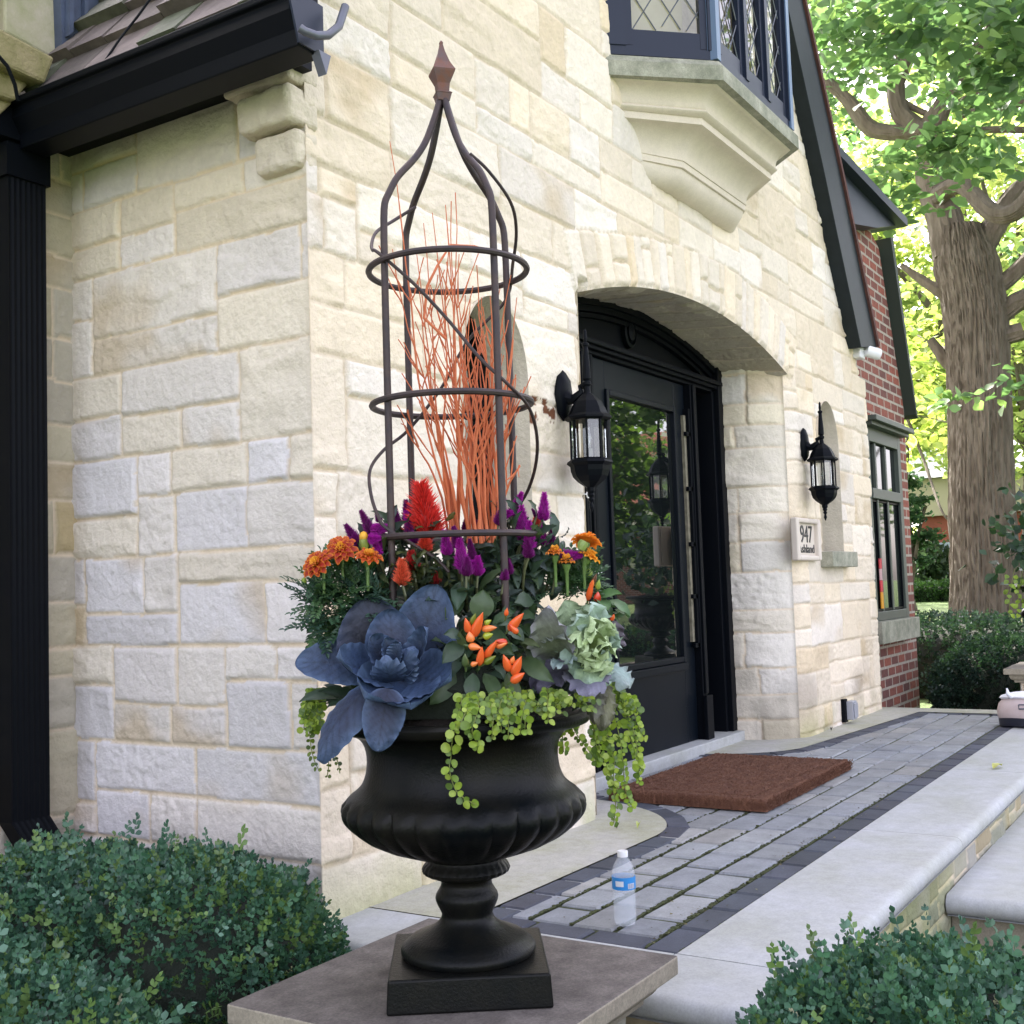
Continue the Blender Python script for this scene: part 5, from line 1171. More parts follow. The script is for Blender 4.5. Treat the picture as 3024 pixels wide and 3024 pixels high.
for lab, L, (cx, cy, sx, sy, n), pl in (('purple celosia with short dark spikes rising behind the marigolds on the left', LFT, (500, 530, 90, 80, 110), Q(480, 550)), ('purple celosia with spikes in front of the trellis ring at the centre', CEN, (900, 640, 130, 70, 190), Q(900, 600)), ('tall bright purple celosia between the branches and the doorway', RGT, (1210, 560, 85, 110, 210), Q(1230, 520))):
    t = thing('celosia', lab, 'celosia', pl, 'celosia plants in the urn')
    for x0, y0, x1, y1, W, c, b in L:
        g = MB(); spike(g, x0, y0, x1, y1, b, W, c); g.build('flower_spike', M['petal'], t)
    g = MB(); stems(g, L); narrow(g, cx, cy, sx, sy, n, .0, DG); g.build('foliage', M['leaf'], t)
for lab, L, (cx, cy, sx, sy, n), b in (('scarlet plume celosia with one large feathery red head left of the branches', [(722, 395, 688, 138, 158, (.85, .045, .035), .04)], (720, 420, 40, 30, 10), .03),
                                ('small red celosia with three little plumes above the cabbage', [(710, 480, 715, 400, 56, (.72, .07, .04), .1), (648, 575, 640, 490, 52, (.5, .03, .03), .1), (592, 650, 592, 535, 62, (.80, .13, .06), .14), (770, 650, 760, 600, 40, (.4, .03, .03), .08)], (690, 620, 90, 70, 90), .08),
                                ('coral celosia tucked behind the tall purple spikes', [(1290, 400, 1292, 308, 62, (.8, .12, .09), -.03)], (1290, 440, 30, 30, 8), -.04)):
    t = thing('celosia', lab, 'celosia', Q(cx, cy), 'celosia plants in the urn')
    for x0, y0, x1, y1, W, c, bb in L:
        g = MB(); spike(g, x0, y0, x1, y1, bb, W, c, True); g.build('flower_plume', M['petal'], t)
    g = MB(); stems(g, [l for l in L]); narrow(g, cx, cy, sx, sy, n, b, [(.06, .08, .03), (.04, .06, .035), (.10, .12, .04)], 50); g.build('foliage', M['leaf'], t)

# --- dark green leaves over a solid dark core, filling the middle of the urn
t = thing('filler_plant', 'dark green leafy plant filling the middle of the urn behind the cabbage and peppers', 'plant', Q(950, 900))
g = MB()
for i in range(900):
    a = pr.uniform(0, 2*PI); r = .245*math.sqrt(pr.random()); z = zp(1352)+pr.uniform(-.01, .29)*(1-(r/.32)**2); p = cyl(a, r, z)
    if math.sin(a) < -.15 and r > .12: continue
    d = dirv(math.cos(a)*.8+pr.uniform(-.5, .5), -math.sin(a)*.8+pr.uniform(-.2, .5), pr.uniform(-.2, .8)); d /= np.linalg.norm(d); L = pr.uniform(.06, .115); c = pr.choice(DG)
    g.leaf(p, p+d*L, dirv(0, .6, .8), L*.36, .15, .15, .002, 3, .95, c, (c[0]*1.3, c[1]*1.3, c[2]*1.3, .3), 7, 5, .2)
g.build('foliage', M['leaf'], t)
g = MB(); g.lathe([(.0, 0), (.20, 0), (.19, .06), (.14, .13), (.08, .17), (.0, .18)], (AX[0], AX[1], zp(1356)+.02), 20, lambda i, a, z: 1+.12*math.sin(a*5+z*30)); g.build('stems', M['core_twig'], t)  # solid dome coloured dark as the shaded inside of the foliage

# --- creeping jenny
JC = [(.20, .31, .028), (.27, .38, .04), (.15, .24, .03), (.33, .43, .06), (.10, .17, .03)]
def strand(mb, pts, b, step=13, R=11, cols=JC, bright=1.0):
    P = [Q(x, y, bb) for (x, y), bb in zip(pts, b)]; S = []
    for i in range(len(P)-1):
        p0, p1, p2, p3 = P[max(i-1, 0)], P[i], P[i+1], P[min(i+2, len(P)-1)]
        for q in np.linspace(0, 1, 10)[:-1]: S.append(.5*((2*p1)+(-p0+p2)*q+(2*p0-5*p1+4*p2-p3)*q*q+(-p0+3*p1-3*p2+p3)*q**3))
    S.append(P[-1]); mb.tube(S, .0012, 5, (.22, .26, .06))
    s = 0; nx = 0; st = step*.3638*K
    for i in range(1, len(S)):
        d = np.linalg.norm(S[i]-S[i-1]); s += d
        while nx < s:
            t = S[i]-S[i-1]; t /= np.linalg.norm(t)+1e-9; p = S[i]
            for sg in (1, -1):
                o = TR*sg*pr.uniform(.5, 1)+TC*pr.uniform(-.3, .9)+t*.3+V3(0, 0, pr.uniform(-.4, .2)); o /= np.linalg.norm(o)
                r = R*.3638*K*pr.uniform(.55, 1.35); c = pr.choice(cols); c = tuple(v*bright for v in c); n = dirv(sg*.3+pr.uniform(-.8, .8), 1, pr.uniform(-.4, 1.0)); n /= np.linalg.norm(n)
                cc = p+o*r*1.25; u = n*0+np.cross(n, o); u /= np.linalg.norm(u)+1e-9; w_ = np.cross(u, n)
                V = [cc]+[cc+(u*math.cos(a)+w_*math.sin(a))*r*(1 if k_ else 1)+n*r*.12*math.cos(2*a) for k_, a in enumerate(np.linspace(0, 2*PI, 11)[:-1])]
                mb.add(V, [(0, k_+1, (k_+1) % 10+1) for k_ in range(10)], [tuple(v*1.08 for v in c)]+[tuple(v*.92 for v in c)]*10)
            nx += st
jn = thing('creeping_jenny', 'lime green trailing creeping jenny spilling over the front rim of the urn', 'trailing plant', Q(1100, 1250, .25), 'creeping jenny trailing over the urn rim')
g = MB(); B = .29
strand(g, [(905, 1230), (895, 1300), (870, 1390), (852, 1480), (845, 1560), (838, 1620), (855, 1690), (880, 1740), (925, 1775), (975, 1802)], [.24, .28, .30, .28, .27, .27, .27, .27, .27, .27], 38, 19)
strand(g, [(950, 1220), (930, 1300), (905, 1360), (885, 1400)], [.24, .29, .30, .30], 20, 17)
strand(g, [(985, 1230), (990, 1290), (975, 1350), (955, 1420), (975, 1470), (985, 1510)], [.24, .29, .30, .3, .29, .29], 22, 16)
for i in range(11):
    x = pr.uniform(1070, 1420); y0 = 1190+pr.uniform(-20, 60); y1 = pr.uniform(1330, 1500)-(abs(x-1250)*.10); dx = pr.uniform(-50, 40)
    strand(g, [(x, y0), (x+dx*.3, y0+60), (x+dx*.8, (y0+y1)/2+20), (x+dx, y1)], [.2, .26, .29, .285], 31, 15)
for i in range(14):
    x = pr.uniform(1200, 1560); y = pr.uniform(1200, 1290); strand(g, [(x, y), (x+40, y+30), (x+80+pr.uniform(-20, 20), y+45)], [.2, .25, .27], 22, 13, bright=.75)
g.build('trailing_stems', M['leaf'], jn)
jr = thing('creeping_jenny', 'long lime green creeping jenny strands hanging down beyond the kale on the right', 'trailing plant', Q(1700, 1300, .05), 'creeping jenny trailing over the urn rim')
g = MB()
for pts in ([(1640, 1150), (1700, 1230), (1760, 1330), (1800, 1450), (1815, 1560), (1820, 1680)], [(1660, 1180), (1730, 1280), (1770, 1420), (1800, 1540), (1830, 1640)], [(1620, 1250), (1650, 1400), (1665, 1560), (1680, 1700), (1700, 1790), (1690, 1900)], [(1680, 1300), (1720, 1450), (1740, 1600), (1750, 1720), (1790, 1820)],
            [(1600, 1350), (1610, 1450), (1620, 1560), (1640, 1600)], [(1640, 1200), (1690, 1260), (1740, 1260), (1800, 1290)], [(1700, 1240), (1780, 1300), (1820, 1400), (1840, 1450)], [(1580, 1380), (1600, 1500), (1600, 1580)], [(1650, 1420), (1690, 1560), (1690, 1680), (1720, 1760)],
            [(1430, 1380), (1425, 1440), (1430, 1530)], [(1470, 1380), (1500, 1440), (1560, 1520), (1590, 1560)]):
    strand(g, pts, [.04]*len(pts), 23, 15)
for i in range(13):
    x = pr.uniform(1630, 1780); y = 1140+(x-1630)*.55+pr.uniform(-20, 40); strand(g, [(x, y), (x+20, y+40), (x+30+pr.uniform(-15, 20), y+90)], [.05, .07, .07], 20, 15)
g.build('trailing_stems', M['leaf'], jr)
jl = thing('creeping_jenny', 'small lime green creeping jenny tuft hanging below the cabbage leaves on the left', 'trailing plant', Q(120, 1400), 'creeping jenny trailing over the urn rim')
g = MB()
for i in range(11):
    x = pr.uniform(110, 200); strand(g, [(x, 1200), (x-20, 1280), (x-35+pr.uniform(-20, 15), 1340+pr.uniform(0, 90))], [0, .02, .02], 20, 14)
strand(g, [(110, 1400), (120, 1500), (140, 1580), (165, 1630)], [.02]*4, 30, 12, bright=.6)
strand(g, [(215, 1480), (205, 1540), (212, 1600), (203, 1660)], [.0]*4, 27, 8, bright=.35)
strand(g, [(232, 1490), (245, 1545), (262, 1590), (270, 1640)], [.03]*4, 31, 9, bright=.35)
g.build('trailing_stems', M['leaf'], jl)
# ================================================================== LANTERNS AND SMALL THINGS
def lantern(label, px, pz, yb, s=1.0):
    """wall lantern: octagonal back plate on the wall at (px, pz), body hanging from an arm at depth yb"""
    t = thing('wall_lantern', label, 'lantern', (px, YF, pz), 'black wall lanterns beside the door')
    g = MB()
    g.lathe([(.0, .03), (.03, .03), (.052, .022), (.060, .008), (.060, .0)], (0, 0, 0), 8)
    g.V = [(px+x*1.0, YF-.008-z, pz+y*1.75) for x, y, z in g.V]
    bx = px; by = yb; bz = pz+.035
    g.tube([(px, YF-.03, pz-.01), (px, YF-.06, pz-.02), (px, YF-.10, pz+.005), (bx, by+.03, bz-.01), (bx, by, bz)], [.034, .020, .015, .013, .014], 8)
    g.build('bracket', M['black'], t)
    g = MB(); R_ = lambda L: [(r, z) for r, z in L]
    # finial post above, roof, floor, cup and drop finial
    g.lathe([(.0, .225), (.006, .215), (.008, .185), (.006, .170), (.0145, .164), (.0145, .156), (.010, .150), (.0165, .06), (.0175, .02), (.012, .012), (.018, .005), (.018, -.004), (.012, -.012), (.014, -.035), (.02, -.045)], (bx, by, bz), 14)
    g.lathe([(.020, -.040), (.034, -.052), (.056, -.074), (.070, -.100), (.079, -.124), (.096, -.136), (.096, -.143), (.084, -.150), (.074, -.150)], (bx, by, bz), 8, rot=PI/8)
    g.build('lantern_top', M['black'], t, False)
    zt, zb = bz-.149, bz-.307
    g = MB(); r0, r1 = .073, .073
    for i in range(8):
        a = PI/8+i*PI/4; p = np.array((math.cos(a), math.sin(a), 0)); q = np.array((-p[1], p[0], 0)); w_ = .004
        A_, B_ = np.array((bx, by, zb))+p*r0, np.array((bx, by, zt))+p*r1
        g.hexa([A_+q*w_+p*w_, A_-q*w_+p*w_, A_-q*w_-p*w_, A_+q*w_-p*w_, B_+q*w_+p*w_, B_-q*w_+p*w_, B_-q*w_-p*w_, B_+q*w_-p*w_])
    g.build('cage', M['black'], t, False)
    g = MB(); g.lathe([(.070, zb), (.070, zt)], (bx, by, 0), 8, rot=PI/8); g.F = [f for f in g.F if len(f) == 4]; g.build('glass_panes', M['glass'], t, False)
    g = MB(); g.lathe([(.074, zb+.004), (.090, zb-.006), (.094, zb-.014), (.080, zb-.026), (.078, zb-.045), (.070, zb-.068), (.052, zb-.088), (.030, zb-.104), (.018, zb-.112), (.018, zb-.125), (.012, zb-.135), (.015, zb-.142), (.008, zb-.152), (.013, zb-.160), (.006, zb-.172), (.010, zb-.190), (.003, zb-.208), (.0, zb-.212)], (bx, by, 0), 8, rot=PI/8)
    g.build('lantern_base', M['black'], t, False)
    g = MB(); g.lathe([(.014, zb), (.013, zb+.045), (.0, zb+.046)], (bx, by, 0), 12, c=(.25, .25, .24)); g.build('candle_tube', M['petal'], t)
    g = MB(); g.lathe([(.006, zb+.046), (.013, zb+.065), (.014, zb+.078), (.008, zb+.10), (.002, zb+.118), (.0, zb+.12)], (bx, by, 0), 14); g.build('bulb', M['glass'], t)
    return t
pl = onY(1057, 745, YF)
lantern('black octagonal wall lantern on the stone pier left of the door, nearest the urn', pl[0]+.0, pl[2]-.005, 2.215)
pl = onY(1513, 838, YF)
lantern('black octagonal wall lantern on the stone pier right of the door, above the number plaque', pl[0]+.0, pl[2]-.005, 2.215)

# number plaque with raised frame
a, b = onY(1494, 976, YF-.02), onY(1543, 1055, YF-.02)
x0, x1, z0, z1 = a[0], b[0], b[2]-.01, a[2]
t = thing('number_plaque', 'pale framed house number plaque reading 947 Ashland on the stone right of the door', 'house number', ((x0+x1)/2, YF, (z0+z1)/2))
g = MB(); g.box((x0+.02, YF-.022, z0+.02), (x1-.02, YF+.0, z1-.02)); g.build('plate', M['plaque'], t, False)
g = MB(); fw = .052
for (p, q, r_, s_) in ((x0, x0+fw, z0, z1), (x1-fw, x1, z0, z1)): g.box((p, YF-.050, r_), (q, YF-.005, s_))
g.box((x0+fw+.0005, YF-.049, z0), (x1-fw-.0005, YF-.005, z0+.03)); g.box((x0+fw+.0005, YF-.049, z1-.03), (x1-fw-.0005, YF-.005, z1))
o = g.build('frame', M['plaque'], t, False); bevel(o, .010, 3)
def text(s, name, x, z, y, size, sx, mt, parent):
    cu = bpy.data.curves.new(name, 'FONT'); cu.body = s; cu.size = size; cu.extrude = .002; cu.align_x = 'LEFT'
    tmp = bpy.data.objects.new(name, cu); C.objects.link(tmp)
    dg = bpy.context.evaluated_depsgraph_get(); me = bpy.data.meshes.new_from_object(tmp.evaluated_get(dg)); bpy.data.objects.remove(tmp)
    o = bpy.data.objects.new(name, me); C.objects.link(o); me.materials.clear(); me.materials.append(mt)
    me.transform(Matrix.Translation((x, y, z)) @ Matrix.Rotation(PI/2, 4, 'X') @ Matrix.Diagonal((sx, 1, 1, 1)))
    o.parent = parent; o.matrix_parent_inverse = parent.matrix_world.inverted(); return o
text('947', 'house_number', x0+.125, z0+.112, YF-.0235, .150, 1.02, M['ink'], t)
text('Ashland', 'street_name', x0+.078, z0+.048, YF-.0235, .075, 1.28, M['ink'], t)

# outdoor socket box low on the wall
p = onY(1605, 1335, YF-.04); x_ = p[0]
t = thing('outlet_box', 'grey weatherproof outlet cover low on the stone wall right of the door', 'outlet', (x_, YF, .12))
g = MB(); g.box((x_-.075, YF-.025, .015), (x_-.02, YF+.0, .165)); g.build('back_box', M['black'], t, False)
g = MB(); g.box((x_-.050, YF-.070, .030), (x_+.045, YF-.026, .150)); g.box((x_-.038, YF-.080, .042), (x_+.034, YF-.0705, .138)); bevel(g.build('cover', mat('grey_plastic', (.30, .31, .34), .45), t, False), .006, 3)
# security camera at the foot of the barge board
p = onY(1632, 664, YF-.06); x_, z_ = p[0]-.02, p[2]-.0
t = thing('security_camera', 'small white bullet security camera on the wall at the foot of the dark barge board', 'camera', (x_, YF, z_))
g = MB(); g.box((x_-.10, YF-.06, z_-.055), (x_+.02, YF+.0, z_+.055)); bevel(g.build('mount_box', M['whiteplastic'], t, False), .008)
g = MB(); ax_ = np.array((.75, -.62, -.22)); ax_ /= np.linalg.norm(ax_); b0 = np.array((x_+.045, YF-.10, z_-.005))
g.tube([b0-ax_*.06, b0-ax_*.055, b0+ax_*.06, b0+ax_*.062], [.03, .042, .042, .036], 20); g.tube([(x_-.01, YF-.06, z_), b0], .012, 8); g.build('camera_body', M['whiteplastic'], t)
g = MB(); g.tube([b0+ax_*.0625, b0+ax_*.066], [.027, .022], 18); g.build('lens', M['black'], t)
# little eye hook hanging by the left lantern
for nm, lab, (u, v) in (('screw_eye', 'tiny white screw eye on the doorway edge under the left lantern', (1110, 933)), ('screw_eye', 'tiny white screw eye on the doorway edge behind the orange marigolds', (1132, 1079))):
    p = onY(u, v, YF+.02); g = MB(); n = 14
    g.tube([p+np.array((math.cos(a)*.014, 0, math.sin(a)*.014)) for a in np.linspace(0, 2*PI, n)], .003, 6); g.tube([p+np.array((-.014, 0, 0)), p+np.array((-.05, .0, 0))], .0025, 6)
    tag(g.build(nm, M['whiteplastic']), lab, 'hook', 'screw eyes on the doorway edge')

# door mat
P = [onZ(1452, 1512, .05), onZ(1601, 1433, .05), onZ(1395, 1404, .05)]
mx1 = P[1][0]; my0 = (P[0][1]+P[1][1])/2; my1 = P[2][1]-.0; ml_ = mx1-P[0][0]
mx0 = onZ(1452, 1512, .05)[0]
t = thing('door_mat', 'thick brown coir door mat lying in front of the black door', 'door mat', ((mx0+mx1)/2, (my0+my1)/2, 0))
nx, ny = 190, 130
XX, YY = np.meshgrid(np.linspace(0, 1, nx), np.linspace(0, 1, ny), indexing='ij')
ex = np.minimum(np.minimum(XX*(mx1-mx0), (1-XX)*(mx1-mx0)), np.minimum(YY*(my1-my0), (1-YY)*(my1-my0)))
top = .048*np.clip(ex/.018, 0, 1)**.4; groove = np.exp(-((ex-.085)/.006)**2)*.012
zz = .004+top-groove+(rg.random(XX.shape)-.5)*.007*(ex > .002)
jit = (rg.random(XX.shape)-.5)*.008
V = np.stack([mx0+XX*(mx1-mx0)+jit, my0+YY*(my1-my0)+(rg.random(XX.shape)-.5)*.008, zz], -1)
mk('coir_pile', V.reshape(-1, 3), grid_faces(nx, ny), M['mat'], t, False)
N = 9000; px_ = rg.uniform(mx0, mx1, N); py_ = np.where(rg.random(N) < .5, my0+rg.normal(0, .004, N), rg.uniform(my0, my1, N)); side = rg.random(N) < .18; px_ = np.where(side, mx0+rg.normal(0, .004, N), px_); py_ = np.where(side, rg.uniform(my0, my1, N), py_)
pz_ = rg.uniform(.005, .05, N); pz_ = np.where((py_ > my0+.012) & (px_ > mx0+.012), .05, pz_)
Tn = np.stack([rg.normal(0, .5, N), rg.normal(-.3, .5, N), rg.uniform(.1, 1, N)], -1)
V, F, _ = scatter([(-.12, 0, 0), (.12, 0, 0), (0, 1, 0)], [(0, 1, 2)], np.stack([px_, py_, pz_], -1), Tn, rg.normal(0, 1, (N, 3)), rg.uniform(.007, .013, N))
mk('fibres', V, F, M['mat'], t, False)

# water bottle
bp = onZ(1180, 1746, .0)
t = thing('water_bottle', 'clear plastic water bottle with blue label standing on the pavers', 'bottle', (bp[0], bp[1], 0))
def clearp(name, c, a, r):
    m = mat(name, c, r, spec=.8); m.node_tree.nodes['Principled BSDF'].inputs['Alpha'].default_value = a; return m
plast = clearp('clear_plastic', (.82, .87, .93), .20, .06)
pf = [(.0, .003), (.022, .001), (.030, .006), (.0325, .02)]
for i in range(14): z = .024+i*.0062; pf.append((.0325-(.0016 if i % 2 else 0), z))
pf += [(.0325, .112), (.0325, .142), (.0318, .150), (.028, .165), (.020, .180), (.0135, .190), (.0130, .198)]
g = MB(); g.lathe(pf, (bp[0], bp[1], 0), 36, lambda i, a, z: 1-(.07*abs(math.cos(a*2.5)) if z < .008 else 0)); g.F = [f for f in g.F if len(f) == 4]+[f for f in g.F if len(f) > 4][:1]; g.build('bottle_body', plast, t)
wm = clearp('water', (.70, .76, .82), .14, .05)
g = MB(); g.lathe([(.0, .005), (.021, .004), (.028, .008), (.0305, .02)]+[(.0303-(.0010 if i % 2 else 0), .026+i*.0062) for i in range(14)]+[(.0306, .113), (.0306, .150), (.0, .150)], (bp[0], bp[1], 0), 32); g.build('water', wm, t)
g = MB(); g.lathe([(.0333, .104), (.0334, .106), (.0334, .136), (.0333, .138)], (bp[0], bp[1], 0), 40); g.F = [f for f in g.F if len(f) == 4]; lb = g.build('label', mat('blue_label', (.02, .22, .55), .4), t)
dcam = math.atan2(-bp[1], -bp[0])
def patch(a0, a1, z0, z1, name, mt, r=.0337):
    g = MB(); n = 8; V = []
    for z in (z0, z1): V += [(bp[0]+r*math.cos(a), bp[1]+r*math.sin(a), z) for a in np.linspace(a0, a1, n)]
    g.add(V, [(i, i+1, n+i+1, n+i) for i in range(n-1)]); return g.build(name, mt, lb)
wl = mat('label_white', (.6, .62, .65), .5)
patch(dcam-.75, dcam-.02, .114, .129, 'white_panel', wl); patch(dcam+.35, dcam+1.0, .108, .122, 'barcode_panel', wl)
for i in range(7): patch(dcam+.39+i*.085, dcam+.39+i*.085+(.045 if i % 2 else .025), .109, .121, 'barcode_line', mat('label_blue_line', (.02, .08, .25), .5) if i == 0 else bpy.data.materials['label_blue_line'], .0339)
g = MB(); g.lathe([(.0138, .190), (.0148, .1905), (.0150, .205), (.0142, .207), (.0, .2072)], (bp[0], bp[1], 0), 28, lambda i, a, z: 1+.02*math.sin(a*28)); g.build('cap', M['whiteplastic'], t)

# handbag lying at the far end of the edging
q0 = onZ(1880, 1374, .0)
bx0, by1 = q0[0], q0[1]
t = thing('handbag', 'pinkish white leather handbag with dark base at the right end of the patio edging', 'handbag', (bx0+.05, by1-.25, 0))
g = MB(); n = 28; c0 = np.array((bx0+.12, by1-.30, 0.0)); rx, ry = .13, .30
def ringp(z, e, sh=0): return [(c0[0]+sh+(rx+e)*math.copysign(abs(math.cos(a))**.75, math.cos(a)), c0[1]+(ry+e)*math.copysign(abs(math.sin(a))**.75, math.sin(a)), z+.006*math.sin(a*3)) for a in np.linspace(0, 2*PI, n+1)[:-1]]
def rings(mb, L, c=None):
    V = []
    for z, e in L: V += ringp(z, e)
    mb.add(V, [(i*n+k_, i*n+(k_+1) % n, (i+1)*n+(k_+1) % n, (i+1)*n+k_) for i in range(len(L)-1) for k_ in range(n)]+[tuple((len(L)-1)*n+k_ for k_ in range(n))], c)
g = MB(); rings(g, [(.004, -.01), (.012, 0), (.055, .004), (.06, .0)]); g.build('base', mat('dark_rubber', (.012, .014, .025), .45), t)
g = MB(); rings(g, [(.058, .0), (.075, .008), (.11, .010), (.15, .0), (.185, -.03), (.20, -.06)]); g.build('body', mat('pale_leather', (.58, .49, .48), .5, var=.5, vscale=12, var2=(.48, .36, .33), bump=.2, bscale=60), t)
g = MB(); rings(g, [(.176, -.018), (.186, -.006), (.198, -.016), (.208, -.05), (.205, -.08)]); g.tube([(c0[0]-.10, c0[1]+.20, .19), (c0[0]-.105, c0[1]+.225, .215), (c0[0]-.10, c0[1]+.23, .245)], [.016, .012, .004], 8); g.tube([(c0[0]-.10, c0[1]+.12, .20), (c0[0]-.10, c0[1]+.10, .228)], [.012, .006], 8); g.build('flap', M['white'], t)
g = MB(); g.tube([(c0[0]-rx-.014, c0[1]+yy, zz_) for yy, zz_ in ((.16, .150), (.10, .150), (.10, .125), (.16, .125), (.16, .150))], .005, 6); g.build('clasp', M['galv'], t)

# fallen yellow leaf on the edging, small debris
p = onZ(1882, 1449, .006); g = MB(); g.leaf(p+np.array((-.05, .01, .004)), p+np.array((.06, -.01, .002)), (0, 0, 1), .04, .1, .25, .002, 2, .9, (.50, .50, .12), None, 8, 5)
tag(g.build('fallen_leaf', M['leaf']), 'yellow fallen leaf lying on the pale patio edging', 'leaf', 'fallen leaves')
for (u, v), lab, c in (((1168, 1561), 'small dark curled leaf on the pale apron behind the urn', (.04, .035, .03)), ((1570, 1378), 'dark dead leaf on the apron near the right door pier', (.04, .03, .03)), ((1332, 1510), 'dark dead leaf on the pavers in front of the mat', (.02, .02, .025)), ((1207, 1561), 'pale yellow-green fallen petal on the apron', (.4, .45, .12))):
    p = onZ(u, v, .010); g = MB(); g.leaf(p+np.array((-.02, 0, .0)), p+np.array((.02, .012, .004)), (.2, 0, 1), .018, .35, .5, .002, 2, .9, c, None, 6, 5); tag(g.build('fallen_leaf', M['leaf']), lab, 'leaf', 'fallen leaves')

# moss pads in the near joints of the paving
g = MB()
for i in range(1500):
    x = 2.92+abs(pr.gauss(0, .9)); row = pr.randint(0, 4)
    if x > 6: continue
    y = 1.425+row*.138+pr.gauss(0, .003) if pr.random() < .75 else pr.uniform(1.42, 1.97)
    if y > 1.98: continue
    if abs(((y-1.425)/.138) % 1) > .06 and abs(((y-1.425)/.138) % 1) < .94: continue
    r = pr.uniform(.003, .0075)*(1 if x < 4 else .8); g.ball((x, y, -.002), r, None, 6, (1.5, .9, .55))
for i in range(260):
    x = pr.uniform(2.82, 5.5); g.ball((x, 1.417+pr.gauss(0, .002), -.001), pr.uniform(.003, .007), None, 6, (1.6, .8, .6)); g.ball((x, 1.319+pr.gauss(0, .002), -.001), pr.uniform(.003, .007), None, 6, (1.6, .8, .6))
mo = g.build('moss', M['moss'], patio); mo['kind'] = 'stuff'

# leaf litter and grit on the paving and in the beds
lr = np.random.default_rng(5); n_ = 420
px_ = lr.uniform(2.85, 8.4, n_); py_ = np.where(lr.random(n_) < .5, lr.uniform(1.32, 2.0, n_), lr.uniform(1.0, 1.32, n_)*0+1.418+lr.normal(0, .02, n_))
P_ = np.stack([px_, py_, np.full(n_, .006)], -1); C_ = np.array([(.05, .035, .02), (.09, .07, .03), (.03, .025, .02), (.15, .13, .05)])[lr.integers(0, 4, n_)]
V, F, cc = scatter(LEAF4[0], LEAF4[1], P_, lr.normal(0, 1, (n_, 3))*(1, 1, .08), lr.normal(0, .2, (n_, 3))+(0, 0, 1), lr.uniform(.004, .014, n_), C_)
o = mk('leaf_litter', V, F, M['leaf'], patio, False, cc); o['kind'] = 'stuff'
# ================================================================== HEDGES
SPR = None
def sprig_template(n=4):
    V = []; F = []
    tv, tf = LEAF; tv = np.array(tv)
    def put(P): b = len(V); V.extend([tuple(p) for p in P]); F.extend([tuple(j+b for j in f) for f in tf])
    for i in range(n):
        y = i/n
        for sg in (1, -1):
            k_ = .40*(1-.25*i/n); a = math.radians(60-8*i)*sg; ca_, sa_ = math.cos(a), math.sin(a)
            P = tv*k_; P2 = np.stack([P[:, 0]*ca_+P[:, 1]*sa_, -P[:, 0]*sa_+P[:, 1]*ca_, P[:, 2]+P[:, 1]*.3], -1)
            if i % 2: P2 = np.stack([-P2[:, 2]+.0, P2[:, 1], P2[:, 0]], -1)
            P2[:, 1] += y; put(P2)
    P = tv*.30; P[:, 1] += .9; put(P); P = tv*.22; P = np.stack([P[:, 2], P[:, 1]+.92, P[:, 0]], -1); put(P)
    return V, F
SPR = sprig_template()
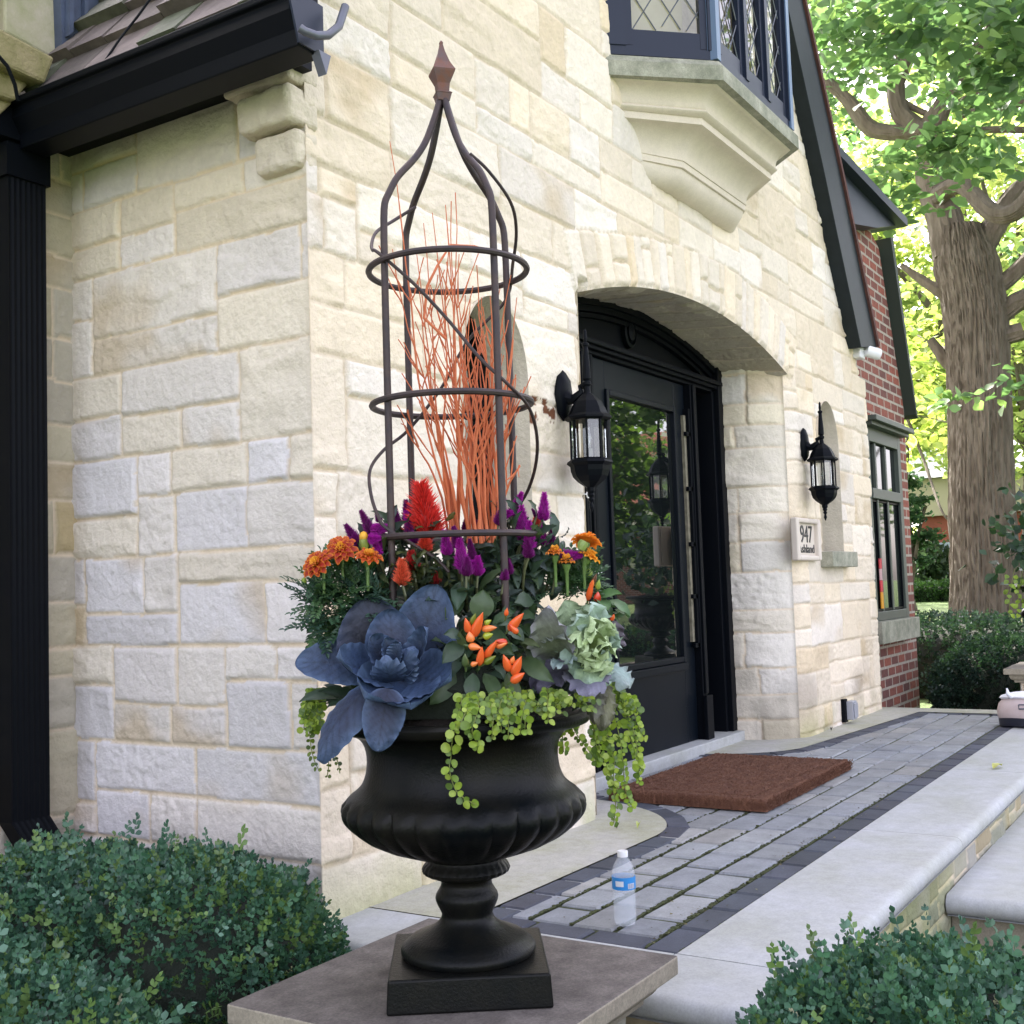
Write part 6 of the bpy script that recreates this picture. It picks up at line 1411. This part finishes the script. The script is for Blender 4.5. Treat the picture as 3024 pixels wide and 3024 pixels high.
def hedge(label, c, s, n, L=.05, cols=None, seed=1, ground=-.56, wob=.10, power=3.2, group=None, front=None, sprays=0):
    """clipped shrub: box-like superellipsoid of sprigs; c = centre of the top, s = half sizes (x, y) and height"""
    r = np.random.default_rng(seed)
    t = thing('boxwood_hedge', label, 'hedge', (c[0], c[1], ground), group)
    hz = s[2]/2; cz = c[2]-hz
    d = r.normal(0, 1, (n*2, 3)); d /= np.linalg.norm(d, axis=1, keepdims=True); d = d[d[:, 2] > -.75][:n]
    def surf(d):
        q = (np.abs(d)**power).sum(1)**(-1/power); return d*q[:, None]
    u = surf(d); nrm = np.sign(u)*np.abs(u)**(power-1); nrm /= np.linalg.norm(nrm, axis=1, keepdims=True)
    P = u*np.array((s[0], s[1], hz))
    w_ = (fbm(P[:, 0]*5+seed, P[:, 1]*5+P[:, 2]*4, 3, seed)-.5)*wob*2
    P = P+nrm*(w_-np.abs(r.normal(0, .035, len(P))))[:, None]+np.array((c[0], c[1], cz))
    T = nrm*.8+np.array((0, 0, .55))+r.normal(0, .38, P.shape)
    N = nrm+r.normal(0, .5, P.shape)+np.array((0, 0, .6))
    cols = cols or [(.042, .11, .068), (.058, .14, .080), (.075, .165, .095), (.030, .075, .050), (.12, .20, .06), (.085, .18, .12)]
    ci = np.array(cols)[r.integers(0, len(cols), len(P))]*r.uniform(.75, 1.25, (len(P), 1))
    S = L*r.uniform(.7, 1.35, len(P))
    out_ = r.random(len(P)) < .035; P[out_] += (nrm*.35+np.array((0, 0, .65)))[out_]*r.uniform(.02, .06, (out_.sum(), 1)); S[out_] *= 1.25
    pale = r.random(len(P)) < .006; ci[pale] = (.40, .38, .26); S[pale] *= .5
    V, F, cc = scatter(SPR[0], SPR[1], P-T/np.linalg.norm(T, axis=1, keepdims=True)*L*.5, T, N, S, ci)
    mk('foliage', V, F, M['box'], t, False, cc)
    g = MB(); m_ = 26; V = []  # solid core coloured dark for the shaded inside, stops see-through; thin stems follow
    th = np.linspace(0, PI, 14); ph = np.linspace(0, 2*PI, m_+1)[:-1]
    D = np.array([[math.sin(a)*math.cos(b), math.sin(a)*math.sin(b), math.cos(a)] for a in th for b in ph]); Q_ = surf(D)*(np.array((s[0], s[1], hz))-.055)
    Q_ = Q_+np.array((c[0], c[1], cz)); g.add([tuple(q) for q in Q_], [(i*m_+k_, (i+1)*m_+k_, (i+1)*m_+(k_+1) % m_, i*m_+(k_+1) % m_) for i in range(13) for k_ in range(m_)])
    for _ in range(14):
        x, y = c[0]+pr.uniform(-.7, .7)*s[0], c[1]+pr.uniform(-.7, .7)*s[1]; g.tube([(x*.9+c[0]*.1, y*.9+c[1]*.1, ground-.02), (x, y, c[2]-.12)], .006, 5)
    g.build('stems', M['core_twig'], t)
    return t
hedge('clipped boxwood against the stone return wall left of the urn, taller of the two', (2.13, 2.66, .265), (.38, .68, .86), 9500, L=.038, seed=3, wob=.06)
hedge('boxwood shrub in the bottom left corner, nearest the camera', (1.42, 2.32, .17), (.40, .52, .78), 8200, L=.038, seed=4, wob=.07)
hedge('boxwood shrub right of the stone pedestal in front of the steps', (2.22, .575, .245), (.355, .32, .85), 8200, seed=5, wob=.05, L=.035)
hedge('boxwood shrub in the bottom right corner in front of the lower landing', (2.52, .10, .265), (.30, .26, .85), 7800, seed=6, wob=.05, L=.035)
DK = [(.018, .042, .028), (.024, .055, .034), (.015, .035, .026), (.035, .07, .04)]
hedge('dark rounded hedge beyond the far end of the patio', (10.5, 1.62, .44), (.85, .72, 1.0), 9500, L=.055, seed=7, ground=-.45, wob=.13, cols=DK, power=2.5)
hedge('long dark hedge behind the rounded one, below the big tree', (12.7, 2.35, .50), (.75, 2.0, 1.1), 8000, L=.075, seed=8, ground=-.4, wob=.12, cols=DK)
hedge('low clipped hedge in front of the far red building', (34.5, 5.6, .72), (.6, 7.5, .6), 9000, L=.16, seed=9, ground=.2, wob=.10, cols=[(.03, .07, .02), (.05, .11, .03)])

# ================================================================== TREES
def limb_tree(name, label, cat, trunk, limbs, clusters, leafsize, nleaf, cols, lm, seed, group=None, flat=.55, tmpl=LEAF4, droop=.35, trunkmod=None):
    r = np.random.default_rng(seed); t = thing(name, label, cat, trunk[0][0], group)
    g = MB()
    for pts, rad in [trunk]+limbs: 
        P = [np.array(p, float) for p in pts]; S = []; R_ = []
        for i in range(len(P)-1):
            p0, p1, p2, p3 = P[max(i-1, 0)], P[i], P[i+1], P[min(i+2, len(P)-1)]
            for q in np.linspace(0, 1, 9)[:-1]: S.append(.5*((2*p1)+(-p0+p2)*q+(2*p0-5*p1+4*p2-p3)*q*q+(-p0+3*p1-3*p2+p3)*q**3)); R_.append(rad[i]*(1-q)+rad[i+1]*q)
        S.append(P[-1]); R_.append(rad[-1])
        if rad[0] > .35:                       # the big bole: fine rings, deep upright furrows
            S2 = [S[0]]; 
            ns = 260; idx = np.linspace(0, len(S)-1, ns); A_ = np.array(S); c3 = np.stack([np.interp(idx, range(len(S)), A_[:, k_]) for k_ in range(3)], -1); r3 = np.interp(idx, range(len(S)), R_)
            m_ = 200; th_ = np.linspace(0, 2*PI, m_+1)[:-1]; TH, ZZ = np.meshgrid(th_, c3[:, 2])
            sx = np.cos(TH)*9; sy2 = np.sin(TH)*9
            fur = np.abs(fbm(sx*2.1+40+ZZ*1.1, sy2*2.1+ZZ*1.9+60, 4, 4)-.5)*2; f2 = fbm(sx*4+90, sy2*4+ZZ*3, 2, 9)
            big = fbm(sx*.22+7, sy2*.22+ZZ*.6, 2, 3)-.5
            flare = .10*np.exp(-(ZZ-c3[0, 2])/.5)*(1+.5*np.cos(TH*5))
            RR_ = r3[:, None]*(1+.14*big)+.036*np.clip(fur*2.2, 0, 1)**.6-.025+.014*f2+flare
            VV = np.stack([c3[:, 0:1]+RR_*np.cos(TH), c3[:, 1:2]+RR_*np.sin(TH), ZZ+0*RR_], -1)
            g.add([tuple(v) for v in VV.reshape(-1, 3)], [(i*m_+k_, i*m_+(k_+1) % m_, (i+1)*m_+(k_+1) % m_, (i+1)*m_+k_) for i in range(ns-1) for k_ in range(m_)]); continue
        if rad[0] > .10:
            A_ = np.array(S); R0 = np.array(R_); L_ = np.concatenate([[0], np.cumsum(np.linalg.norm(np.diff(A_, axis=0), axis=1))]); m_ = max(12, int(L_[-1]/.04)); q_ = np.linspace(0, L_[-1], m_)
            A2 = np.stack([np.interp(q_, L_, A_[:, k_]) for k_ in range(3)], -1); R2 = np.interp(q_, L_, R0); b0 = len(g.V); g.tube(list(A2), list(R2), 44, None, True); VV = np.array(g.V[b0:]); th_ = np.tile(np.linspace(0, 2*PI, 45)[:-1], m_); zz_ = np.repeat(q_, 44)
            fu = np.abs(fbm(np.cos(th_)*7+40+zz_*1.2, np.sin(th_)*7+zz_*2+60, 3, 4)-.5)*2; bg_ = fbm(np.cos(th_)*1.2+9, np.sin(th_)*1.2+zz_*.8, 2, 8)-.5; cn = np.repeat(A2, 44, axis=0); VV = cn+(VV-cn)*(1+.16*np.clip(fu*2, 0, 1)-.09+.25*bg_)[:, None]
            g.V[b0:] = [tuple(v) for v in VV]; continue
        g.tube(S, R_, 8, None, True, .06)
    # furrowed bark
    V = np.array(g.V); a = V[:, 0]*3+V[:, 1]*5; g.V = [tuple(v) for v in V]
    tk = g.build('trunk', M['bark'], t)
    P = []; N = []; T = []; K_ = []
    for (cx, cy_, cz, rx, ry, rz, n) in clusters:
        m_ = max(3, n//9); cc = r.normal(0, 1, (m_, 3)); cc /= np.linalg.norm(cc, axis=1, keepdims=True); cc *= r.random((m_, 1))**.4; cc = cc*np.array((rx, ry, rz))+np.array((cx, cy_, cz))
        for q in cc:
            k_ = 9; ang = r.uniform(0, 2*PI); dr = np.array((math.cos(ang), math.sin(ang), r.uniform(-.3, .25)))
            s_ = (np.arange(k_)/k_-.5)[:, None]*dr*leafsize*5+q+r.normal(0, leafsize*.35, (k_, 3)); P.append(s_)
            side = np.cross(dr, (0, 0, 1)); sg = np.where(np.arange(k_) % 2 == 0, 1, -1)[:, None]
            T.append(side*sg*.8+dr*.6+np.array((0, 0, -droop))+r.normal(0, .3, (k_, 3))); N.append(np.array((0, 0, 1.))+r.normal(0, flat, (k_, 3)))
            K_.append(np.full(k_, r.random()))
    P, T, N, K_ = map(np.concatenate, (P, T, N, K_))
    ci = np.array(cols)[(K_*len(cols)).astype(int) % len(cols)]*r.uniform(.8, 1.2, (len(P), 1))
    V, F, cc = scatter(tmpl[0], tmpl[1], P, T, N, leafsize*r.uniform(.65, 1.3, len(P)), ci)
    mk('crown', V, F, lm, t, False, cc); return t
D0 = 15.0
def td(u, v, D=D0): return onD(u, v, D)
gz0 = float(ground_z(14.6, 2.8))
base = td(1850, 1155); base = np.array((base[0], base[1], gz0-.1))
trunk = ([base, td(1862, 1120), td(1852, 950), td(1846, 760), td(1840, 600), td(1824, 500), td(1812, 430)], [.50, .40, .365, .350, .355, .36, .26])
limbs = [([td(1800, 480), td(1778, 400), td(1757, 330), td(1752, 270), td(1735, 240)], [.24, .20, .17, .14, .12]),
         ([td(1830, 500), td(1868, 440), td(1915, 370), td(1960, 330)], [.20, .15, .13, .10]),
         ([td(1770, 370, 14.8), td(1815, 350, 14.5), td(1870, 400, 14.3), td(1915, 400, 14.2), td(1960, 350, 14.2)], [.12, .10, .10, .10, .09]),
         ([td(1750, 260), td(1775, 200), td(1830, 120), td(1870, 60), td(1900, -40)], [.15, .13, .11, .10, .08]),
         ([td(1740, 250), td(1700, 215), td(1690, 160), td(1705, 110), td(1660, 40)], [.14, .12, .11, .09, .07]),
         ([td(1735, 245), td(1685, 250), td(1640, 240), td(1600, 190), td(1555, 150)], [.11, .10, .10, .08, .06]),
         ([td(1815, 215), td(1880, 205), td(1950, 190)], [.06, .05, .04]), ([td(1700, 190), td(1760, 215), td(1830, 180), td(1900, 150)], [.04, .04, .03, .02]),
         ([td(1760, 300), td(1830, 250), td(1940, 245)], [.06, .05, .04]),
         ([td(1880, 600), td(1920, 570), td(1960, 555)], [.14, .12, .11]), ([td(1875, 545), td(1910, 520), td(1955, 470)], [.12, .10, .08]), ([td(1880, 640), td(1930, 625)], [.12, .11]),
         ([td(1815, 700), td(1785, 680), td(1755, 640)], [.10, .08, .05]), ([td(1800, 560), td(1772, 548), td(1742, 530), td(1700, 500)], [.10, .08, .06, .03])]
cl = []
rr_ = random.Random(2)
for i in range(105):
    u = rr_.uniform(1500, 2200); v = rr_.uniform(-420, 270); D = rr_.uniform(12.0, 19)
    if 1560 < u < 1720 and 120 < v < 290 and rr_.random() < .85: continue
    if 1600 < u < 1830 and 50 < v < 300 and rr_.random() < .75: continue
    if u > 1800 and v > 200: continue
    if v > 150 and 1700 < u < 1800 and D < 15: continue
    p = onD(u, v, D); q = rr_.uniform(.5, .95); cl.append((*p, q, q, q*.5, 130))
for (u, v, D, q, n) in ((1650, 340, 12.5, .40, 110), (1690, 395, 12.5, .42, 110), (1760, 290, 12, .40, 110), (1800, 310, 11.5, .36, 90), (1820, 270, 12, .5, 100), (1895, 290, 13, .4, 50), (1905, 210, 12, .4, 60), (1850, 250, 17, .6, 50), (1910, 480, 17, .5, 60), (1920, 560, 18, .6, 70), (1900, 720, 13.5, .25, 20), (1820, 725, 12.5, .28, 26), (1600, 60, 10.5, .5, 90), (1660, 20, 10.5, .6, 120), (1560, 25, 10.5, .5, 90), (1700, 60, 10.5, .5, 100), (1780, 30, 11, .6, 130), (1860, 60, 10.5, .6, 130), (1920, 30, 10.5, .6, 130), (1860, 130, 11, .5, 110), (1920, 120, 11, .5, 110), (1740, 120, 11.5, .35, 70)): 
    p = onD(u, v, D); cl.append((*p, q, q, q*.55, n))
for i in range(60):
    a = rr_.uniform(0, 2*PI); r_ = rr_.uniform(3, 7.5); cl.append((base[0]+r_*math.cos(a), base[1]+r_*math.sin(a), rr_.uniform(6.5, 12), 1.3, 1.3, .7, 160))
limb_tree('big_tree', 'big furrowed-bark shade tree with forked trunk and backlit leaves right of the house', 'tree', trunk, limbs, cl, .155, 0, [(.060, .12, .045), (.075, .14, .055), (.05, .10, .045), (.10, .17, .055)], M['tleaf'], 5, tmpl=LEAF, flat=.5)
# low branches with bright leaves between the house and the trunk
lo = []
for i in range(16):
    u, v = rr_.uniform(1650, 1800), rr_.uniform(540, 850); p = onD(u, v, rr_.uniform(17, 21)); lo.append((*p, .7, .7, .5, 40))
b2 = np.array(td(1706, 1150, 24)); b2[2] = float(ground_z(b2[0], b2[1]))-.05
limb_tree('young_tree', 'slender tree with drooping bright yellow-green leaves between the brick gable and the big trunk', 'tree', ([b2, td(1704, 1000, 24), td(1712, 850, 23), td(1722, 700, 22)], [.06, .05, .04, .03]),
          [([td(1850, 700, 16), td(1790, 660, 18), td(1740, 640, 19), td(1700, 590, 20)], [.03, .025, .02, .01]), ([td(1700, 760, 19), td(1740, 860, 19), td(1775, 960, 18), td(1800, 990, 18)], [.028, .024, .018, .01]), ([td(1705, 780, 19), td(1760, 790, 19), td(1800, 800, 18)], [.012, .01, .008])],
          lo, .19, 0, [(.17, .24, .05), (.14, .22, .045), (.22, .28, .07)], M['fleaf'], 6, tmpl=LEAF, group='background trees')
def btree(label, u, D, v_top, rw, seed, n=90, cols=((.20, .28, .09), (.26, .33, .12), (.15, .22, .07)), ls=.26, v_bot=900, tr_=.22):
    p = onD(u, 1000, D); z0_ = float(ground_z(p[0], p[1])); zt_ = onD(u, v_top, D)[2]; zb_ = onD(u, v_bot, D)[2]; r = random.Random(seed); cl = []
    for i in range(int(n*.62)):
        a = r.uniform(0, 2*PI); h = r.random(); rr2 = rw*math.sqrt(r.random())*(1.15-abs(h-.45)*1.1); cl.append((p[0]+rr2*math.cos(a), p[1]+rr2*math.sin(a), zb_+(zt_-zb_)*h, rw*.24, rw*.24, rw*.14, 120))
    tk = ([(p[0], p[1], z0_-.1), (p[0], p[1]+.1, z0_+(zb_-z0_)*.6), (p[0]+.2, p[1], zb_+.5), (p[0], p[1], zt_-1)], [tr_*1.3, tr_, tr_*.8, tr_*.2])
    lb = [([(p[0], p[1], zb_), (p[0]+rw*.5*math.cos(a), p[1]+rw*.5*math.sin(a), zb_+(zt_-zb_)*.5), (p[0]+rw*.8*math.cos(a), p[1]+rw*.8*math.sin(a), zb_+(zt_-zb_)*.7)], [tr_*.5, tr_*.3, .03]) for a in (0.4, 1.9, 3.1, 4.6, 5.5)]
    return limb_tree('background_tree', label, 'tree', tk, lb, cl, ls, 0, list(cols), M['fleaf'], seed, 'background trees')
btree('bright sunlit tree directly beyond the brick wing', 1690, 27, 330, 3.4, 31, 75, v_bot=820, ls=.24)
btree('sunlit lime tree seen through the fork of the big tree', 1850, 30, 160, 5.0, 32, 110, v_bot=760, ls=.26)
btree('tall sunlit tree on the right edge behind the big trunk', 1960, 26, 220, 4.0, 33, 90, v_bot=860, ls=.24)
btree('high tree behind, filling the gap left of the fork', 1640, 44, 300, 6.0, 34, 90, v_bot=820, ls=.34)
btree('distant tree to the right of the far building', 1905, 52, 560, 6.0, 35, 80, v_bot=1020, ls=.36)
btree('darker evergreen standing beside the far building', 1716, 30, 900, .55, 36, 26, cols=((.02, .05, .025), (.03, .07, .03)), v_bot=1090, ls=.16, tr_=.1)
btree('broad tree closing the view far beyond the building', 1790, 75, 620, 10, 37, 90, v_bot=860, ls=.5)

# shrub with vine leaves rising at the right edge, second urn planter beyond the far pedestal
ux_, uy_ = 9.16, 1.19
u2 = urn.copy(); C.objects.link(u2); u2['label'] = 'second black cast-iron urn on the far pedestal at the right edge'; u2['category'] = 'urn'
dx = Vector((ux_-AX[0], uy_-AX[1], .283-ZC+.0)); u2.location = Vector(urn.location)+dx
for ch in urn.children:
    c = ch.copy(); C.objects.link(c); c.parent = u2; c.matrix_parent_inverse = ch.matrix_parent_inverse.copy()
urn['group'] = 'black urns on the pedestals'; u2['group'] = 'black urns on the pedestals'
tv = thing('trailing_plant', 'leafy plant spilling over the second urn at the right edge', 'plant', (ux_, uy_, .84))
r = np.random.default_rng(8); N_ = 620
P = r.normal(0, 1, (N_, 3))*np.array((.17, .17, .20))+np.array((ux_-.02, uy_+.04, 1.20)); T = r.normal(0, 1, (N_, 3))+np.array((0, 0, -.3)); Nn = r.normal(0, .6, (N_, 3))+np.array((-.5, -.3, .6))
cc = np.array([(.03, .07, .035), (.04, .09, .04), (.06, .12, .05), (.02, .05, .03)])[r.integers(0, 4, N_)]
V, F, cc = scatter(LEAF[0], LEAF[1], P, T, Nn, r.uniform(.05, .10, N_), cc); mk('foliage', V, F, M['leaf'], tv, False, cc)
g = MB()
for k_ in range(5):
    a = pr.uniform(0, 6); p = np.array((ux_-.18+k_*.04, uy_+.26-k_*.05, .98)); g.tube([p, p+np.array((-.05, .03, -.15)), p+np.array((-.04, .05, -.34))], .002, 5, (.2, .25, .06))
    for j in range(9): q = p+np.array((-.045, .04, -.04-j*.035)); g.leaf(q, q+np.array((pr.uniform(-.05, .05), pr.uniform(-.04, .04), -.03)), (-.8, -.4, .4), .035, .1, .2, 0, 2, .9, pr.choice([(.25, .38, .05), (.3, .42, .06), (.20, .30, .05)]), None, 5, 5)
g.build('trailing_stems', M['leaf'], tv)

# ================================================================== FAR BUILDING
fp_ = lambda u, v: onD(u, v, 40)
t = thing('red_building', 'far low red building with cream fascia and pale roof, seen beyond the lawn', 'building', (38, 9, .5))
a0, a1 = onX(1733, 975, 38.5), onX(1990, 975, 38.5); ya, yb_ = a1[1], a0[1]; zg = .40; ztop = onX(1750, 975, 38.5)[2]; zt2 = onX(1750, 905, 38.5)[2]
g = MB(); g.box((38.5, ya, zg-.3), (44, yb_, ztop)); g.build('wall', mat('red_render', (.30, .085, .05), .85, var=.3, vscale=1.5), t, False)
g = MB(); g.box((38.2, ya-.3, ztop+.003), (44.3, yb_+.3, zt2)); g.build('fascia', mat('cream_fascia', (.38, .34, .22), .8), t, False)
g = MB(); g.add([(37.9, ya-.5, zt2+.01), (37.9, yb_+.5, zt2+.01), (44.5, yb_+.5, zt2+.01), (44.5, ya-.5, zt2+.01), (41, (ya+yb_)/2-1, zt2+1.4), (41, (ya+yb_)/2+2, zt2+1.4)], [(0, 1, 5, 4), (1, 2, 5), (2, 3, 4, 5), (3, 0, 4)]); g.build('roof', mat('pale_roof', (.55, .55, .55), .6), t, False)
dq = onX(1795, 1060, 38.4); g = MB(); g.box((38.42, dq[1]-.5, zg), (38.49, dq[1]+.35, zg+1.6)); g.build('door', mat('pale_door', (.35, .42, .45), .6), t, False)
for k_, u in enumerate((1742, 1765)):
    q = onX(u, 1070, 37.8); b = MB(); rr2 = np.random.default_rng(k_); N_ = 500
    P = rr2.normal(0, .35, (N_, 3))+np.array((q[0], q[1], zg+.9)); V, F, cc = scatter(LEAF4[0], LEAF4[1], P, rr2.normal(0, 1, (N_, 3)), rr2.normal(0, 1, (N_, 3)), rr2.uniform(.15, .3, N_), np.tile([(.03, .06, .025)], (N_, 1)))
    tag(mk('shrub', V, F, M['fleaf'], None, False, cc), ['dark shrub against the far red building, beside its left corner', 'round shrub in the middle of the far red wall'][k_], 'shrub', 'shrubs at the far building')

# ================================================================== STREET SIDE, seen mirrored in the door glass
road = MB(); road.add([(21, -60, -.10), (27, -60, -.10), (27, -1.2, -.10), (21, -1.2, -.10)], [(0, 1, 2, 3)]); road.build('road', mat('asphalt', (.16, .155, .15), .9, var=.4, vscale=.6), None, False, kind='structure')
for i, (x, y, h, rw, lab) in enumerate([(15.5, -3.4, 6.5, 2.0, 'leafy tree in the front garden, mirrored in the door glass, nearest the house'), (19, -7.5, 9, 3.0, 'leafy garden tree, mirrored in the door glass, second from the house'), (31, -5, 11, 4.5, 'leafy garden tree near the road, mirrored in the door glass'), (34, -16, 13, 6.0, 'broad tree across the road, mirrored in the door glass')]):
    z0_ = float(ground_z(x, y)); r = random.Random(50+i); cl = []
    for k_ in range(80):
        a = r.uniform(0, 2*PI); hh_ = r.random(); q = rw*math.sqrt(r.random())*(1.1-abs(hh_-.45)); cl.append((x+q*math.cos(a), y+q*math.sin(a), z0_+1.6+(h-1.6)*hh_, rw*.2, rw*.2, rw*.12, 90))
    limb_tree('garden_tree', lab, 'tree', ([(x, y, z0_-.1), (x+.1, y, z0_+1.5), (x, y+.1, z0_+h*.5), (x, y, z0_+h*.9)], [.24, .18, .12, .03]), [([(x, y, z0_+1.8), (x+rw*.6*math.cos(a), y+rw*.6*math.sin(a), z0_+h*.5)], [.08, .02]) for a in (0, 1.3, 2.6, 4, 5.2)], cl, .22, 0, [(.05, .10, .02), (.07, .13, .02), (.04, .08, .02)], M['tleaf'], 60+i, 'garden trees on the street side')
hedge('clipped hedge along the front garden, mirrored in the door glass', (17.5, -4.2, .25), (.6, 3.4, .8), 5000, L=.09, seed=19, ground=-.5, wob=.15)
t = thing('neighbour_house', 'brick house with red roof across the road, mirrored in the door glass', 'house', (46, -21, 0))
g = MB(); g.box((42, -30, -.5), (50, -12, 4.2)); g.build('wall', M['brick'], t, False)
g = MB(); g.prism([(41.5, -30.5, 4.2), (50.5, -30.5, 4.2), (46, -30.5, 7.6)], (0, 19, 0)); g.build('roof', mat('red_roof', (.35, .13, .08), .8), t, False)
